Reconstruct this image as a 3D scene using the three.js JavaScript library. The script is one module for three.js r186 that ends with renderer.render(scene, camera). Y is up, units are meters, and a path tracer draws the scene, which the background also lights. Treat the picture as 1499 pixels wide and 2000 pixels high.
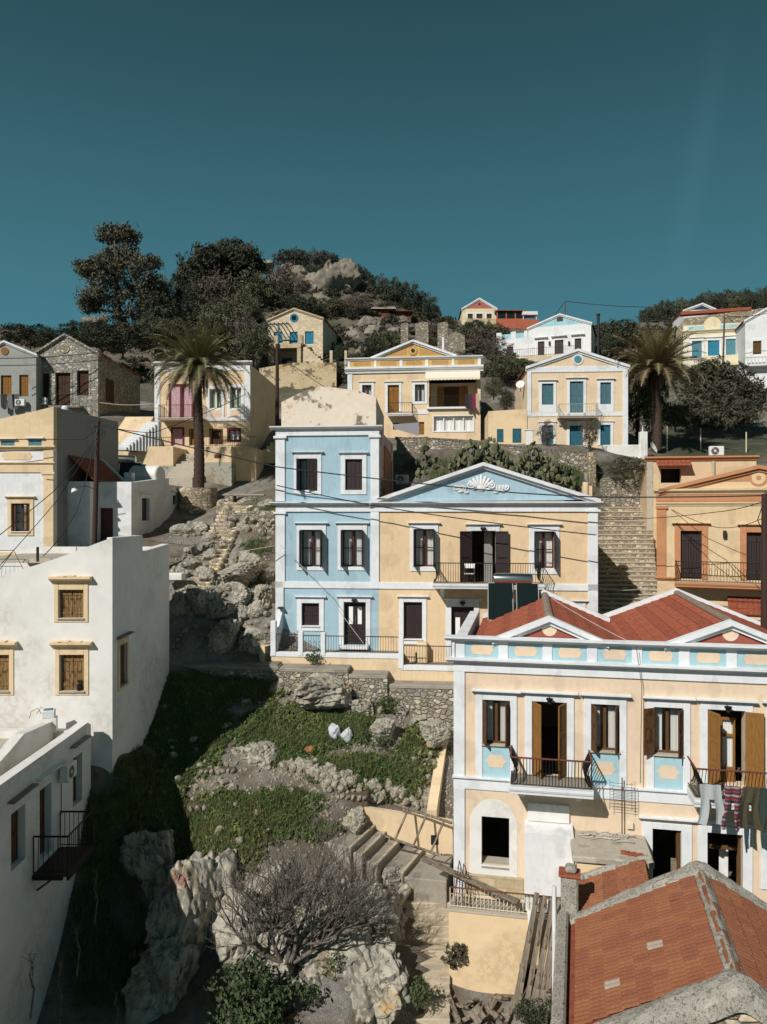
import * as THREE from 'three';
import { mergeGeometries } from 'three/addons/utils/BufferGeometryUtils.js';

// ---------- camera, sky, sun, exposure ----------
const FPX = 1440, CX = 749.5, CY = 1000;                 // focal length in photo pixels, optical centre
const scene = new THREE.Scene();
const camera = new THREE.PerspectiveCamera(2 * Math.atan(1000 / FPX) * 180 / Math.PI, 767 / 1024, 0.1, 3000);
camera.position.set(0, 0, 0); camera.lookAt(0, 0, -1);
const renderer = new THREE.WebGLRenderer({ antialias: true });
renderer.setSize(767, 1024);
renderer.toneMapping = THREE.LinearToneMapping; renderer.toneMappingExposure = 1.0;
renderer.outputColorSpace = THREE.SRGBColorSpace;
renderer.shadowMap.enabled = true;
const lin = c => { c /= 255; return c <= .04045 ? c / 12.92 : Math.pow((c + .055) / 1.055, 2.4); };
{ // clear winter sky: one smooth gradient over elevation
  const W = 1024, H = 512, d = new Float32Array(W * H * 4);
  const stops = [[-90, 60, 66, 66], [-3, 76, 110, 120], [0, 82, 136, 150], [14, 70, 122, 136], [22, 60, 105, 118], [29, 49, 88, 99], [35, 43, 76, 86], [60, 35, 63, 73], [90, 31, 57, 67]];
  for (let j = 0; j < H; j++) {
    const e = ((j + .5) / H - .5) * 180; let k = 0; while (k < stops.length - 2 && e > stops[k + 1][0]) k++;
    const a = stops[k], b = stops[k + 1], t = Math.min(1, Math.max(0, (e - a[0]) / (b[0] - a[0])));
    for (let i = 0; i < W; i++) { const q = (j * W + i) * 4; const az = ((i + .5) / W - .5) * 360 + 90, tr = e > 15 && e < 33 ? 4.5 * Math.exp(-(((az - (21.2 + (e - 15) * .22)) / .9) ** 2)) * Math.sin((e - 15) / 18 * Math.PI) : 0; /* faint old vapour trail */ for (let c = 0; c < 3; c++) d[q + c] = lin(a[c + 1] + (b[c + 1] - a[c + 1]) * t + tr); d[q + 3] = 1; }
  }
  const t = new THREE.DataTexture(d, W, H, THREE.RGBAFormat, THREE.FloatType);
  t.mapping = THREE.EquirectangularReflectionMapping; t.magFilter = t.minFilter = THREE.LinearFilter; t.needsUpdate = true;
  scene.background = t; scene.environment = t;
}
const SUN = new THREE.Vector3(-.73, .97, 1).normalize();
const sun = new THREE.DirectionalLight(new THREE.Color().setRGB(1, .962, .915), 4.5);
sun.position.copy(SUN).multiplyScalar(200).add(new THREE.Vector3(0, 0, -50)); sun.target.position.set(0, 0, -50);
sun.castShadow = true; sun.shadow.mapSize.set(4096, 4096);
Object.assign(sun.shadow.camera, { left: -90, right: 90, top: 70, bottom: -60, near: 1, far: 500 });
scene.add(sun, sun.target);
// ---------- random numbers, noise ----------
function rng(s) { s = (s * 2654435761) >>> 0 || 1; return () => { s |= 0; s = s + 0x6D2B79F5 | 0; let t = Math.imul(s ^ s >>> 15, 1 | s); t = t + Math.imul(t ^ t >>> 7, 61 | t) ^ t; return ((t ^ t >>> 14) >>> 0) / 4294967296; }; }
const hsh = (x, y, z) => { let h = Math.imul(x, 374761393) ^ Math.imul(y, 668265263) ^ Math.imul(z, 1274126177); h = Math.imul(h ^ h >>> 13, 1274126177); return ((h ^ h >>> 16) >>> 0) / 4294967296; };
const sm = t => t * t * (3 - 2 * t), mix = (a, b, t) => a + (b - a) * t, clamp = (x, a = 0, b = 1) => Math.min(b, Math.max(a, x));
const step = (a, b, x) => sm(clamp((x - a) / (b - a)));
const _perm = new Float32Array(65536), _lat = (() => { for (let i = 0; i < 65536; i++) _perm[i] = hsh(i, i * 7 + 3, 11); return 0; })();
const lat = (x, y, z) => _perm[(Math.imul(x, 73856093) ^ Math.imul(y, 19349663) ^ Math.imul(z, 83492791)) >>> 3 & 65535];
function vn(x, y, z = 0, per = 0) {
  const X = Math.floor(x), Y = Math.floor(y), Z = Math.floor(z); let u = x - X, v = y - Y, w = z - Z; u = u * u * (3 - 2 * u); v = v * v * (3 - 2 * v); w = w * w * (3 - 2 * w);
  let x0 = X, x1 = X + 1, y0 = Y, y1 = Y + 1; if (per) { x0 = (x0 % per + per) % per; x1 = (x1 % per + per) % per; y0 = (y0 % per + per) % per; y1 = (y1 % per + per) % per; }
  const a = lat(x0, y0, Z), b = lat(x0, y1, Z), p = a + (lat(x1, y0, Z) - a) * u, q = b + (lat(x1, y1, Z) - b) * u, lo = p + (q - p) * v; if (w === 0) return lo;
  const c = lat(x0, y0, Z + 1), d = lat(x0, y1, Z + 1), r = c + (lat(x1, y0, Z + 1) - c) * u, t = d + (lat(x1, y1, Z + 1) - d) * u; return lo + (r + (t - r) * v - lo) * w;
}
function fbm(x, y, z = 0, o = 4, per = 0) { let s = 0, a = .5, n = 0; for (let i = 0; i < o; i++) { s += a * vn(x, y, z + i * 17, per); n += a; a *= .5; x *= 2; y *= 2; per *= 2; } return s / n; }

// ---------- pixel of the photograph + distance -> point in the place ----------
const V = (x, y, z) => new THREE.Vector3(x, y, z);
const P = (px, py, D) => V((px - CX) * D / FPX, (CY - py) * D / FPX, -D);

// ---------- geometry helpers: everything non-indexed, uv in metres ----------
function uvBox(g) {
  if (g.index) g = g.toNonIndexed();
  if (!g.attributes.normal) g.computeVertexNormals();
  const p = g.attributes.position, n = g.attributes.normal, uv = new Float32Array(p.count * 2);
  for (let i = 0; i < p.count; i += 3) {
    let nx = 0, ny = 0, nz = 0; for (let k = i; k < i + 3; k++) { nx += n.getX(k); ny += n.getY(k); nz += n.getZ(k); }
    nx = Math.abs(nx); ny = Math.abs(ny); nz = Math.abs(nz);
    for (let k = i; k < i + 3; k++) {
      const x = p.getX(k), y = p.getY(k), z = p.getZ(k);
      if (nz >= nx && nz >= ny) { uv[k * 2] = x; uv[k * 2 + 1] = y; } else if (nx >= ny) { uv[k * 2] = z; uv[k * 2 + 1] = y; } else { uv[k * 2] = x; uv[k * 2 + 1] = z; }
    }
  }
  g.setAttribute('uv', new THREE.BufferAttribute(uv, 2)); if (g.attributes.uv1) g.deleteAttribute('uv1'); g.clearGroups && g.clearGroups();
  return g;
}
function tris(arr) { const g = new THREE.BufferGeometry(); g.setAttribute('position', new THREE.BufferAttribute(new Float32Array(arr), 3)); g.computeVertexNormals(); return uvBox(g); }
// box with small chamfers (44 triangles), c = 0: plain
function box(x0, x1, y0, y1, z0, z1, c = .012) {
  if (x0 > x1) [x0, x1] = [x1, x0]; if (y0 > y1) [y0, y1] = [y1, y0]; if (z0 > z1) [z0, z1] = [z1, z0];
  const X = [x0, x1], Y = [y0, y1], Z = [z0, z1], cx = (x0 + x1) / 2, cy = (y0 + y1) / 2, cz = (z0 + z1) / 2, out = [];
  c = Math.min(c, (x1 - x0) * .3, (y1 - y0) * .3, (z1 - z0) * .3);
  const pt = (a, s) => [X[s[0]] + (a === 0 ? 0 : (s[0] ? -c : c)), Y[s[1]] + (a === 1 ? 0 : (s[1] ? -c : c)), Z[s[2]] + (a === 2 ? 0 : (s[2] ? -c : c))];
  const tri = (a, b, d) => {
    const ux = b[0] - a[0], uy = b[1] - a[1], uz = b[2] - a[2], vx = d[0] - a[0], vy = d[1] - a[1], vz = d[2] - a[2];
    const n = [uy * vz - uz * vy, uz * vx - ux * vz, ux * vy - uy * vx], s = n[0] * (a[0] + b[0] + d[0] - 3 * cx) + n[1] * (a[1] + b[1] + d[1] - 3 * cy) + n[2] * (a[2] + b[2] + d[2] - 3 * cz);
    if (s >= 0) out.push(...a, ...b, ...d); else out.push(...a, ...d, ...b);
  };
  const quad = (a, b, d, e) => { tri(a, b, d); tri(a, d, e); };
  for (let a = 0; a < 3; a++) for (let s = 0; s < 2; s++) {
    const o = [0, 1, 2].filter(i => i !== a), m = (p, q) => { const r = [0, 0, 0]; r[a] = s; r[o[0]] = p; r[o[1]] = q; return pt(a, r); };
    quad(m(0, 0), m(1, 0), m(1, 1), m(0, 1));
  }
  if (c > 0) {
    for (let a = 0; a < 3; a++) { const [b, d] = [0, 1, 2].filter(i => i !== a); for (let p = 0; p < 2; p++) for (let q = 0; q < 2; q++) { const r0 = [0, 0, 0], r1 = [0, 0, 0]; r1[a] = 1; r0[b] = r1[b] = p; r0[d] = r1[d] = q; quad(pt(b, r0), pt(b, r1), pt(d, r1), pt(d, r0)); } }
    for (let i = 0; i < 8; i++) { const s = [i & 1, i >> 1 & 1, i >> 2 & 1]; tri(pt(0, s), pt(1, s), pt(2, s)); }
  }
  return tris(out);
}
function shapeOf(pts, holes = []) { const s = new THREE.Shape(pts.map(p => new THREE.Vector2(p[0], p[1]))); for (const h of holes) s.holes.push(new THREE.Path((Array.isArray(h) ? h : [[h.x0, h.y0], [h.x0, h.y1], [h.x1, h.y1], [h.x1, h.y0]]).map(p => new THREE.Vector2(p[0], p[1])))); return s; }
function prism(pts, z0, z1, holes = []) { const g = new THREE.ExtrudeGeometry(shapeOf(pts, holes), { depth: Math.abs(z1 - z0), bevelEnabled: false, curveSegments: 10 }); g.translate(0, 0, Math.min(z0, z1)); return uvBox(g); }
// polygon given in (z, y) extruded along x
function prismX(zy, x0, x1) { const g = prism(zy.map(([z, y]) => [-z, y]), Math.min(x0, x1), Math.max(x0, x1)); g.rotateY(Math.PI / 2); return uvBox(g); }
const cornice = (x0, x1, y0, y1, p, z = 0) => { const h = y1 - y0; return prismX([[z - .02, y0], [z + p * .35, y0], [z + p * .42, y0 + h * .3], [z + p * .75, y0 + h * .45], [z + p * .85, y0 + h * .62], [z + p, y0 + h * .66], [z + p, y1], [z - .02, y1 + h * .12]], x0, x1); };
function tube(pts, r, n = 5, caps = true) { // pts: Vector3 list, r: number or list
  const out = [], L = pts.length, R = i => Array.isArray(r) ? r[i] : r, ring = []; let up = V(.31, .9, .27).normalize();
  for (let i = 0; i < L; i++) {
    const t = pts[Math.min(i + 1, L - 1)].clone().sub(pts[Math.max(i - 1, 0)]).normalize(); if (Math.abs(t.dot(up)) > .96) up = V(.9, .1, .4).normalize();
    const a = up.clone().cross(t).normalize(), b = t.clone().cross(a); up = b.clone(); const q = [];
    for (let k = 0; k < n; k++) { const w = k / n * 2 * Math.PI; q.push(pts[i].clone().addScaledVector(a, Math.cos(w) * R(i)).addScaledVector(b, Math.sin(w) * R(i))); } ring.push(q);
  }
  const nor = [], nv = (i, k) => { const d = ring[i][k].clone().sub(pts[i]); return d.lengthSq() < 1e-12 ? V(0, 1, 0) : d.normalize(); };
  for (let i = 0; i < L - 1; i++) for (let k = 0; k < n; k++) { const l = (k + 1) % n; for (const [a, b] of [[i, k], [i, l], [i + 1, l], [i, k], [i + 1, l], [i + 1, k]]) { out.push(...ring[a][b].toArray()); nor.push(...nv(a, b).toArray()); } }
  if (caps) for (const e of [0, L - 1]) { const d = pts[e].clone().sub(pts[e ? e - 1 : 1]).normalize(); for (let k = 1; k < n - 1; k++) for (const m of e ? [0, k, k + 1] : [0, k + 1, k]) { out.push(...ring[e][m].toArray()); nor.push(...d.toArray()); } }
  const g = new THREE.BufferGeometry(); g.setAttribute('position', new THREE.BufferAttribute(new Float32Array(out), 3)); g.setAttribute('normal', new THREE.BufferAttribute(new Float32Array(nor), 3));
  return uvBox(g);
}
const bar = (a, b, r, n = 5) => tube([a, b], r, n);
const B3 = (x0, y0, z0, x1, y1, z1, r, n = 4) => tube([V(x0, y0, z0), V(x1, y1, z1)], r, n);
const merge = gs => gs.length === 1 ? gs[0] : mergeGeometries(gs.map(g => { g = g.index ? g.toNonIndexed() : g; for (const k of Object.keys(g.attributes)) if (!['position', 'normal', 'uv', 'color'].includes(k)) g.deleteAttribute(k); return g; }));
const lathe = (pts, n = 16) => uvBox(new THREE.LatheGeometry(pts.map(p => new THREE.Vector2(p[0], p[1])), n));
function cyl(r0, r1, h, n = 14) { return uvBox(new THREE.CylinderGeometry(r1, r0, h, n).translate(0, h / 2, 0)); }

// ---------- scene graph helpers ----------
const taken = {};
function numbered(n) { const k = taken[n] = (taken[n] || 0) + 1; return k === 1 ? n : n + '_' + String(k - 1).padStart(3, '0'); }
function tag(o, label, category, group, kind) { if (label) o.userData.label = label; if (category) o.userData.category = category; if (group) o.userData.group = group; if (kind) o.userData.kind = kind; return o; }
function part(parent, name, geo, mat, label) { if (Array.isArray(geo)) geo = merge(geo); const m = new THREE.Mesh(geo, mat); m.name = name; m.castShadow = m.receiveShadow = true; if (label) m.userData.label = label; parent.add(m); return m; }
function stuffPart(parent, name, geo, mat) { const m = part(parent, name, geo, mat); m.userData.kind = 'stuff'; return m; }
function thing(name, label, category, pos = [0, 0, 0], turn = 0, group) { const o = new THREE.Group(); o.name = numbered(name); scene.add(o); if (pos.isVector3) o.position.copy(pos); else o.position.set(...pos); o.rotation.y = turn; return tag(o, label, category, group); }
function single(name, geo, mat, label, category, group, pos) { const m = part(scene, numbered(name), geo, mat); if (pos) m.position.copy(pos); return tag(m, label, category, group); }
function structure(name, geo, mat) { const m = part(scene, numbered(name), geo, mat); m.userData.kind = 'structure'; return m; }
function copy(o, label) { const c = o.clone(); c.name = numbered(o.name.replace(/_\d\d\d$/, '')); c.userData = { ...o.userData }; if (label) c.userData.label = label; scene.add(c); return c; }
// ---------- procedural textures and materials ----------
function tex(size, fn, srgb = true) {
  const d = new Uint8Array(size * size * 4);
  for (let j = 0; j < size; j++) for (let i = 0; i < size; i++) { let c = fn(i / size, j / size); if (typeof c === 'number') c = [c, c, c]; const q = (j * size + i) * 4; for (let k = 0; k < 3; k++) d[q + k] = clamp(c[k]) * 255; d[q + 3] = 255; }
  const t = new THREE.DataTexture(d, size, size, THREE.RGBAFormat); t.wrapS = t.wrapT = THREE.RepeatWrapping; t.magFilter = THREE.LinearFilter; t.minFilter = THREE.LinearMipmapLinearFilter; t.generateMipmaps = true; if (srgb) t.colorSpace = THREE.SRGBColorSpace; t.needsUpdate = true; return t;
}
const rep = (t, m) => { const c = t.clone(); c.repeat.set(1 / m, 1 / m); c.needsUpdate = true; return c; };
const F2 = (u, v, s, o, z = 0) => fbm(u * s, v * s, z, o, s);
// cell pattern: distance to nearest / second nearest seed and the cell's own number, periodic
function cells(u, v, nx, ny, seed, jit = .8) {
  const x = u * nx, y = v * ny, X = Math.floor(x), Y = Math.floor(y); let d1 = 9, d2 = 9, id = 0;
  for (let j = -1; j <= 1; j++) for (let i = -1; i <= 1; i++) { const a = ((X + i) % nx + nx) % nx, b = ((Y + j) % ny + ny) % ny, dx = X + i + .5 + (hsh(a, b, seed) - .5) * jit - x, dy = Y + j + .5 + (hsh(a, b, seed + 7) - .5) * jit - y, d = Math.hypot(dx, dy); if (d < d1) { d2 = d1; d1 = d; id = hsh(a, b, seed + 13); } else if (d < d2) d2 = d; }
  return [d1, d2, id];
}
const T = {};
T.plaster = tex(512, (u, v) => { const a = F2(u, v, 4, 5), b = F2(u, v, 32, 3, 5), s = F2(u * 4 % 1, v, 12, 3, 9); return .90 + .10 * (a * .6 + b * .4) - .06 * step(.58, .72, a) - .025 * step(.5, .8, s) - .05 * step(.6, .7, F2(u, v, 7, 5, 44)); });
T.plasterB = tex(512, (u, v) => F2(u, v, 8, 6, 3), false);
T.old = tex(512, (u, v) => { // weathered lime plaster: grey lichen blotches with ragged outlines, rust specks
  const a = F2(u, v, 5, 6, 2), b = F2(u, v, 24, 4, 8), st = F2(u, v, 3, 6, 12); let k = .93 + .07 * b; const g = step(.55, .66, a * .7 + b * .3), w = step(.6, .7, st * .75 + F2(u, v, 40, 2, 4) * .25);
  return [k * mix(1, .56, g) * mix(1, .9, w), k * mix(1, .55, g) * mix(1, .84, w), k * mix(1, .53, g) * mix(1, .74, w)];
});
T.stain = tex(512, (u, v) => { const a = F2(u, v, 3, 6, 21), b = F2(u, v, 20, 4, 22), c = F2(u, v, 48, 3, 23); const g = step(.52, .72, a) * (.35 + .65 * step(.4, .65, c)); const k = .93 + .07 * b; return [k * mix(1, .91, g), k * mix(1, .90, g), k * mix(1, .88, g)]; });
// rubble masonry with mixed block sizes
const masonry = (u, v) => { const w = .035 * (F2(u, v, 10, 3, 4) - .5), a = cells(u + w, v + w, 11, 17, 3, .9); if (a[2] > .42) return a; const b = cells(u + w, v + w, 24, 36, 5, .9); return [b[0], Math.min(b[1], b[0] + (a[1] - a[0]) * 1.6), b[2] * .42]; };
T.rubble = tex(512, (u, v) => { const [d1, d2, id] = masonry(u, v), e = d2 - d1, f = F2(u, v, 48, 3, 6), j = step(.03, .13, e), wm = hsh(id * 4096 | 0, 3, 1), tn = hsh(id * 8192 | 0, 5, 2); const k = mix(.58, .68 + .32 * tn, j) * (.76 + .42 * f); return [k, k * mix(.95, .99, wm), k * mix(.87, .97, wm)]; });
T.rubbleB = tex(512, (u, v) => { const [d1, d2, id] = masonry(u, v), tn = hsh(id * 8192 | 0, 9, 2); return step(.0, .3, d2 - d1) * (.45 + .45 * tn) + .2 * F2(u, v, 40, 4, 6); }, false);
T.ashlar = tex(512, (u, v) => { const ny = 16, r = Math.floor(v * ny), nx = 8, uu = u * nx + (r % 2) * .5 + .3 * hsh(r, 1, 1), c = Math.floor(uu), fx = uu - c, fy = v * ny - r, id = hsh(((c % nx) + nx) % nx, r, 9), e = Math.min(Math.min(fx, 1 - fx) * 2, Math.min(fy, 1 - fy)), j = step(.03, .12, e); const k = mix(.84, .86 + .14 * id, j) * (.9 + .15 * F2(u, v, 40, 3)); return [k, k * .98, k * mix(.9, .97, id)]; });
T.rock = tex(512, (u, v) => { const a = F2(u, v, 6, 6, 2), b = F2(u, v, 30, 4, 5), cr = Math.abs(F2(u, v, 7, 5, 9) - .5), o = step(.62, .74, F2(u, v, 4, 4, 31)), dk = step(.56, .72, F2(u, v, 9, 5, 41)); let k = .70 + .30 * a + .16 * (b - .5); k *= mix(.72, 1, step(0, .018, cr)); k *= mix(1, .72, dk); k *= mix(.8, 1, step(.36, .5, fbm(u * 24, v * 5, 61, 4, 0))); return [k * mix(1, 1, o), k * mix(.985, .86, o), k * mix(.95, .66, o)]; });
T.rockB = tex(512, (u, v) => .55 * F2(u, v, 6, 6, 2) + .2 * F2(u, v, 30, 4, 5) + .25 * step(0, .05, Math.abs(F2(u, v, 7, 5, 9) - .5)), false);
T.earth = tex(512, (u, v) => { const a = F2(u, v, 8, 5, 2), b = F2(u, v, 60, 2, 3), [d1, d2, id] = cells(u, v, 40, 40, 4); const p = d1 < .25 * id ? 1.25 : 1; return (.62 + .3 * a + .2 * (b - .5)) * p * .92; });
T.earthB = tex(512, (u, v) => { const [d1, , id] = cells(u, v, 40, 40, 4); return .5 * F2(u, v, 12, 5, 2) + .5 * clamp(1 - d1 * 2.5) * id; }, false);
T.lichen = tex(512, (u, v) => { const a = F2(u, v, 40, 4, 2), b = F2(u, v, 6, 5, 4), c = F2(u, v, 90, 2, 6); return (.74 + .26 * b) * mix(1, .66, step(.56, .68, a * .7 + c * .3)) * (.9 + .2 * c); });
T.conc = tex(512, (u, v) => { const a = F2(u, v, 5, 6, 2), b = F2(u, v, 40, 3, 5); return .80 + .2 * a - .16 * step(.55, .7, a) + .1 * (b - .5); });
T.clay = tex(512, (u, v) => { const a = F2(u, v, 10, 5, 2), b = F2(u, v, 60, 2, 5), l = step(.64, .74, F2(u, v, 14, 4, 8)); const k = .78 + .22 * a + .1 * (b - .5); return [k * mix(1, .82, l), k * mix(1, .86, l), k * mix(1, .92, l)]; });
T.wood = tex(512, (u, v) => { const g = fbm(u * 48, v * 4, 2, 4, 0), f = fbm(u * 160, v * 6, 7, 2, 0); return .68 + .3 * g + .12 * (f - .5); });
T.woodOld = tex(512, (u, v) => { const g = fbm(u * 40, v * 3, 2, 5, 0), f = fbm(u * 150, v * 5, 7, 2, 0), p = step(.55, .7, fbm(u * 9, v * 4, 12, 5)); const k = .5 + .5 * g + .14 * (f - .5); return [k * mix(1, .62, p), k * mix(1, .58, p), k * mix(1, .55, p)]; });
const C = h => new THREE.Color(h);
function mat(color, o = {}) {
  const { map, bump, size = 4, bs = .004, ...r } = o; const m = new THREE.MeshStandardMaterial({ color: typeof color === 'number' || typeof color === 'string' ? C(color) : color, roughness: .9, ...r });
  if (map) m.map = rep(map, size); if (bump) { m.bumpMap = rep(bump, size); m.bumpScale = bs; } m.side = THREE.DoubleSide; return m;
}
const repCache = new Map();
// one repeat clone per (texture, size)
function shared(t, m) { const k = t.uuid + m; if (!repCache.has(k)) repCache.set(k, rep(t, m)); return repCache.get(k); }
function M_(c, t, b, size, bs = .004, o = {}) { const m = mat(c, o); if (t) m.map = shared(t, size); if (b) { m.bumpMap = shared(b, size); m.bumpScale = bs; } return m; }
const PL = (c, s = 5) => M_(c, T.plaster, T.plasterB, s, .006);
const M = {
  white: PL(0xe9e9e8), white2: M_(0xe6e3dd, T.stain, T.plasterB, 7, .012), whiteTrim: PL(0xe8eaeb), blue: PL(0xa9c5d1), yellow: PL(0xe8cba3), peach: PL(0xe8d0b3), peach2: PL(0xe8cea8), skyb: PL(0xacd0d8), sand: PL(0xe8cea6), ochre: PL(0xd9b168), ochreD: PL(0xbd935a),
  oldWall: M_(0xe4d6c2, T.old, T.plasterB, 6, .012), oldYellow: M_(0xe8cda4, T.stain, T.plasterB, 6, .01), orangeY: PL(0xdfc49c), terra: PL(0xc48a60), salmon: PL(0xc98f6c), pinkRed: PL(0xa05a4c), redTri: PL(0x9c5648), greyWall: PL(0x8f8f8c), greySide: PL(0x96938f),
  lblue: PL(0xa9cdd6), tealPed: PL(0xa6d2da), pink: PL(0xb86e60), orangeWall: PL(0xb8654a), cream: PL(0xe8dcb8), navy: PL(0x2c3f55), greyBase: M_(0xa5a294, T.old, T.plasterB, 5, .01),
  stone: M_(0xc0b9ac, T.rubble, T.rubbleB, 3.4, .05), stoneG: M_(0xc6c6c0, T.rubble, T.rubbleB, 3.4, .045), stoneW: M_(0xcfc2ab, T.rubble, T.rubbleB, 3.6, .05), dry: M_(0xc6c0b4, T.rubble, T.rubbleB, 3.2, .08), ashlar: M_(0xe0d2ba, T.ashlar, T.plasterB, 4, .01), stoneBase: M_(0xc9b99c, T.ashlar, T.plasterB, 5, .01),
  rock: M_(0xc9c5bb, T.rock, T.rockB, 3.2, .10, { vertexColors: true }), rockFar: M_(0xa29b90, T.rock, T.rockB, 14, .5, { vertexColors: true }), stoneLoose: M_(0xd2cdc3, T.rock, T.rockB, 1.6, .03, { vertexColors: true }),
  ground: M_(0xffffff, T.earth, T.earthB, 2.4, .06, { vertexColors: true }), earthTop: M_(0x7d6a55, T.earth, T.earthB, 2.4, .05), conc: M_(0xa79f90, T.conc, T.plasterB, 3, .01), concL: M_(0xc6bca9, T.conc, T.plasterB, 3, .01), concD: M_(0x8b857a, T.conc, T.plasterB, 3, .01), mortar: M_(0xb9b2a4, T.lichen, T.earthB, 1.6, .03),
  stairS: M_(0xd2c6b0, T.rubble, T.rubbleB, 3.2, .03), stairY: M_(0xcfc0a6, T.conc, T.plasterB, 2.5, .012),
  clay: M_(0xa85a3e, T.clay, T.plasterB, 1.5, .004), clayFar: M_(0x9a5138, T.clay, T.plasterB, 1.5, .004),
  brownWood: M_(0x6b4a24, T.wood, null, .8), shutO: M_(0xa06f30, T.wood, null, .8), shutB: M_(0x7d5227, T.woodOld, null, .9), shutOld: M_(0xa98350, T.woodOld, null, .7), dark: M_(0x33211f, T.wood, null, .8, 0, { roughness: .6 }), maroon: M_(0x5a2220, T.wood, null, .8, 0, { roughness: .5 }),
  pergola: M_(0x51707c, T.wood, null, 1), teal: M_(0x2f7183, T.wood, null, 1), tealL2: M_(0x55808c, T.wood, null, 1), tealL: M_(0x5e9aa8, T.wood, null, 1), aqua: M_(0x2f8fae, T.wood, null, 1), pinkDoor: M_(0xe6bcc2, T.wood, null, 1), darkRed: M_(0x7b2f3d, T.wood, null, 1), plank: M_(0xa99a84, T.woodOld, null, 1.2), pole: M_(0x4a352b, T.wood, null, 1.3), poleG: M_(0x6b635a, T.wood, null, 1.3), woodD: M_(0x5d3d25, T.woodOld, null, 1),
  iron: mat(0x1d1a19, { roughness: .55, metalness: .4 }), ironB: mat(0x33241f, { roughness: .6, metalness: .3 }), rust: M_(0x7a4530, T.clay, null, .8), railRed: M_(0x7c4438, T.wood, null, 1), cream2: mat(0xd9cdb2, { roughness: .6 }), tin: mat(0xb4b4b0, { roughness: .35, metalness: .9 }), steel: mat(0xc9c9c6, { roughness: .22, metalness: 1 }), alu: mat(0xc8c8c4, { roughness: .4, metalness: .6 }),
  black: mat(0x151515, { roughness: .6 }), wire: mat(0x1b1b1c, { roughness: .7 }), wireL: mat(0xb9b4aa, { roughness: .7 }), plastic: mat(0xdad9d3, { roughness: .5 }), grille: mat(0x3b3d3d, { roughness: .6 }),
  panel: mat(0x1c2626, { roughness: .12, metalness: .2 }), curtain: mat(0xe8e8e4, { roughness: 1 }), awning: mat(0xded2bd, { roughness: 1 }),
  glass: new THREE.MeshPhysicalMaterial({ color: 0xffffff, roughness: .03, transmission: 1, thickness: 0, ior: 1.5 }),
  bark: M_(0x6a5646, T.woodOld, T.rockB, .8, .02), barkG: M_(0x8d8478, T.woodOld, T.rockB, .8, .02), palmBark: M_(0x5f4a3c, T.woodOld, T.rockB, .6, .02),
  leaf: mat(0xffffff, { roughness: .85, vertexColors: true }), frond: mat(0xffffff, { roughness: .7, vertexColors: true }), grass: mat(0xffffff, { roughness: 1, vertexColors: true }), bag: mat(0xb4babd, { roughness: .7 })
};
// ---------- the hillside ----------
const GC = []; // control points [x, z-depth, y]
for (const [px, py, D] of [[75, 2000, 22.4], [185, 1570, 26.4], [225, 1505, 27], [250, 1950, 23.6], [250, 1720, 26], [330, 1600, 28], [300, 1480, 30], [330, 1320, 34],
  [430, 1345, 34], [540, 1350, 34], [650, 1375, 33.8], [770, 1395, 33.4], [862, 1440, 33.4], [885, 1460, 33.4], [430, 1450, 31], [560, 1450, 31.5], [700, 1460, 31.5], [815, 1470, 32], [430, 1560, 28.8], [560, 1560, 29], [700, 1575, 29.3], [780, 1610, 29.9], [835, 1640, 29.6],
  [430, 1645, 27], [560, 1645, 27.3], [640, 1655, 27.6], [700, 1700, 27.6], [750, 1720, 27.8], [770, 1680, 28.9], [820, 1750, 28], [400, 1870, 24.5], [560, 1890, 24], [600, 2000, 22.5], [700, 1960, 23], [730, 1760, 26.3], [640, 1770, 26], [820, 2030, 23.3], [860, 1760, 27.6], [1000, 2010, 23.5], [480, 1990, 22.3],
  [345, 1245, 35.5], [360, 1205, 36.5], [400, 1155, 38], [450, 1105, 40], [470, 1050, 42], [470, 1000, 44.5], [450, 992, 47.5], [388, 950, 52.6], [385, 1003, 49.2], [420, 1003, 48.6], [340, 990, 50], [510, 970, 48.5], [520, 1150, 38.5], [520, 1050, 42], [530, 1240, 36],
  [0, 1130, 38], [100, 1110, 38], [200, 1075, 39], [300, 1040, 44], [300, 938, 53], [420, 938, 54], [520, 930, 55], [100, 830, 56], [200, 815, 58], [0, 830, 56], [300, 815, 66], [420, 830, 64], [520, 780, 80], [640, 775, 84], [560, 735, 92], [660, 700, 96],
  [800, 862, 53], [1000, 872, 53], [1160, 880, 53], [800, 955, 47.5], [900, 950, 47], [1100, 955, 47], [720, 860, 62], [900, 862, 62], [1130, 872, 60], [1230, 905, 52], [1300, 890, 56], [1400, 855, 66], [1499, 835, 70], [1400, 805, 76], [1280, 850, 66],
  [1230, 1020, 47.5], [1200, 1120, 43], [1220, 1230, 37.5], [1230, 945, 49.5], [960, 730, 80], [1080, 715, 95], [1180, 700, 98], [900, 645, 128], [930, 630, 135], [1000, 645, 130], [1250, 690, 100], [1400, 735, 92], [1499, 740, 90], [1380, 650, 150], [1260, 650, 150], [1499, 630, 150],
  [470, 575, 128], [560, 535, 136], [640, 540, 134], [720, 565, 131], [800, 600, 129], [860, 632, 127], [400, 600, 122], [300, 635, 114], [200, 655, 106], [100, 705, 98], [0, 730, 92], [600, 650, 108], [720, 650, 107], [800, 690, 98], [720, 730, 88], [860, 710, 86]]) { const p = P(px, py, D); GC.push([p.x, D, p.y]); }
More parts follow.
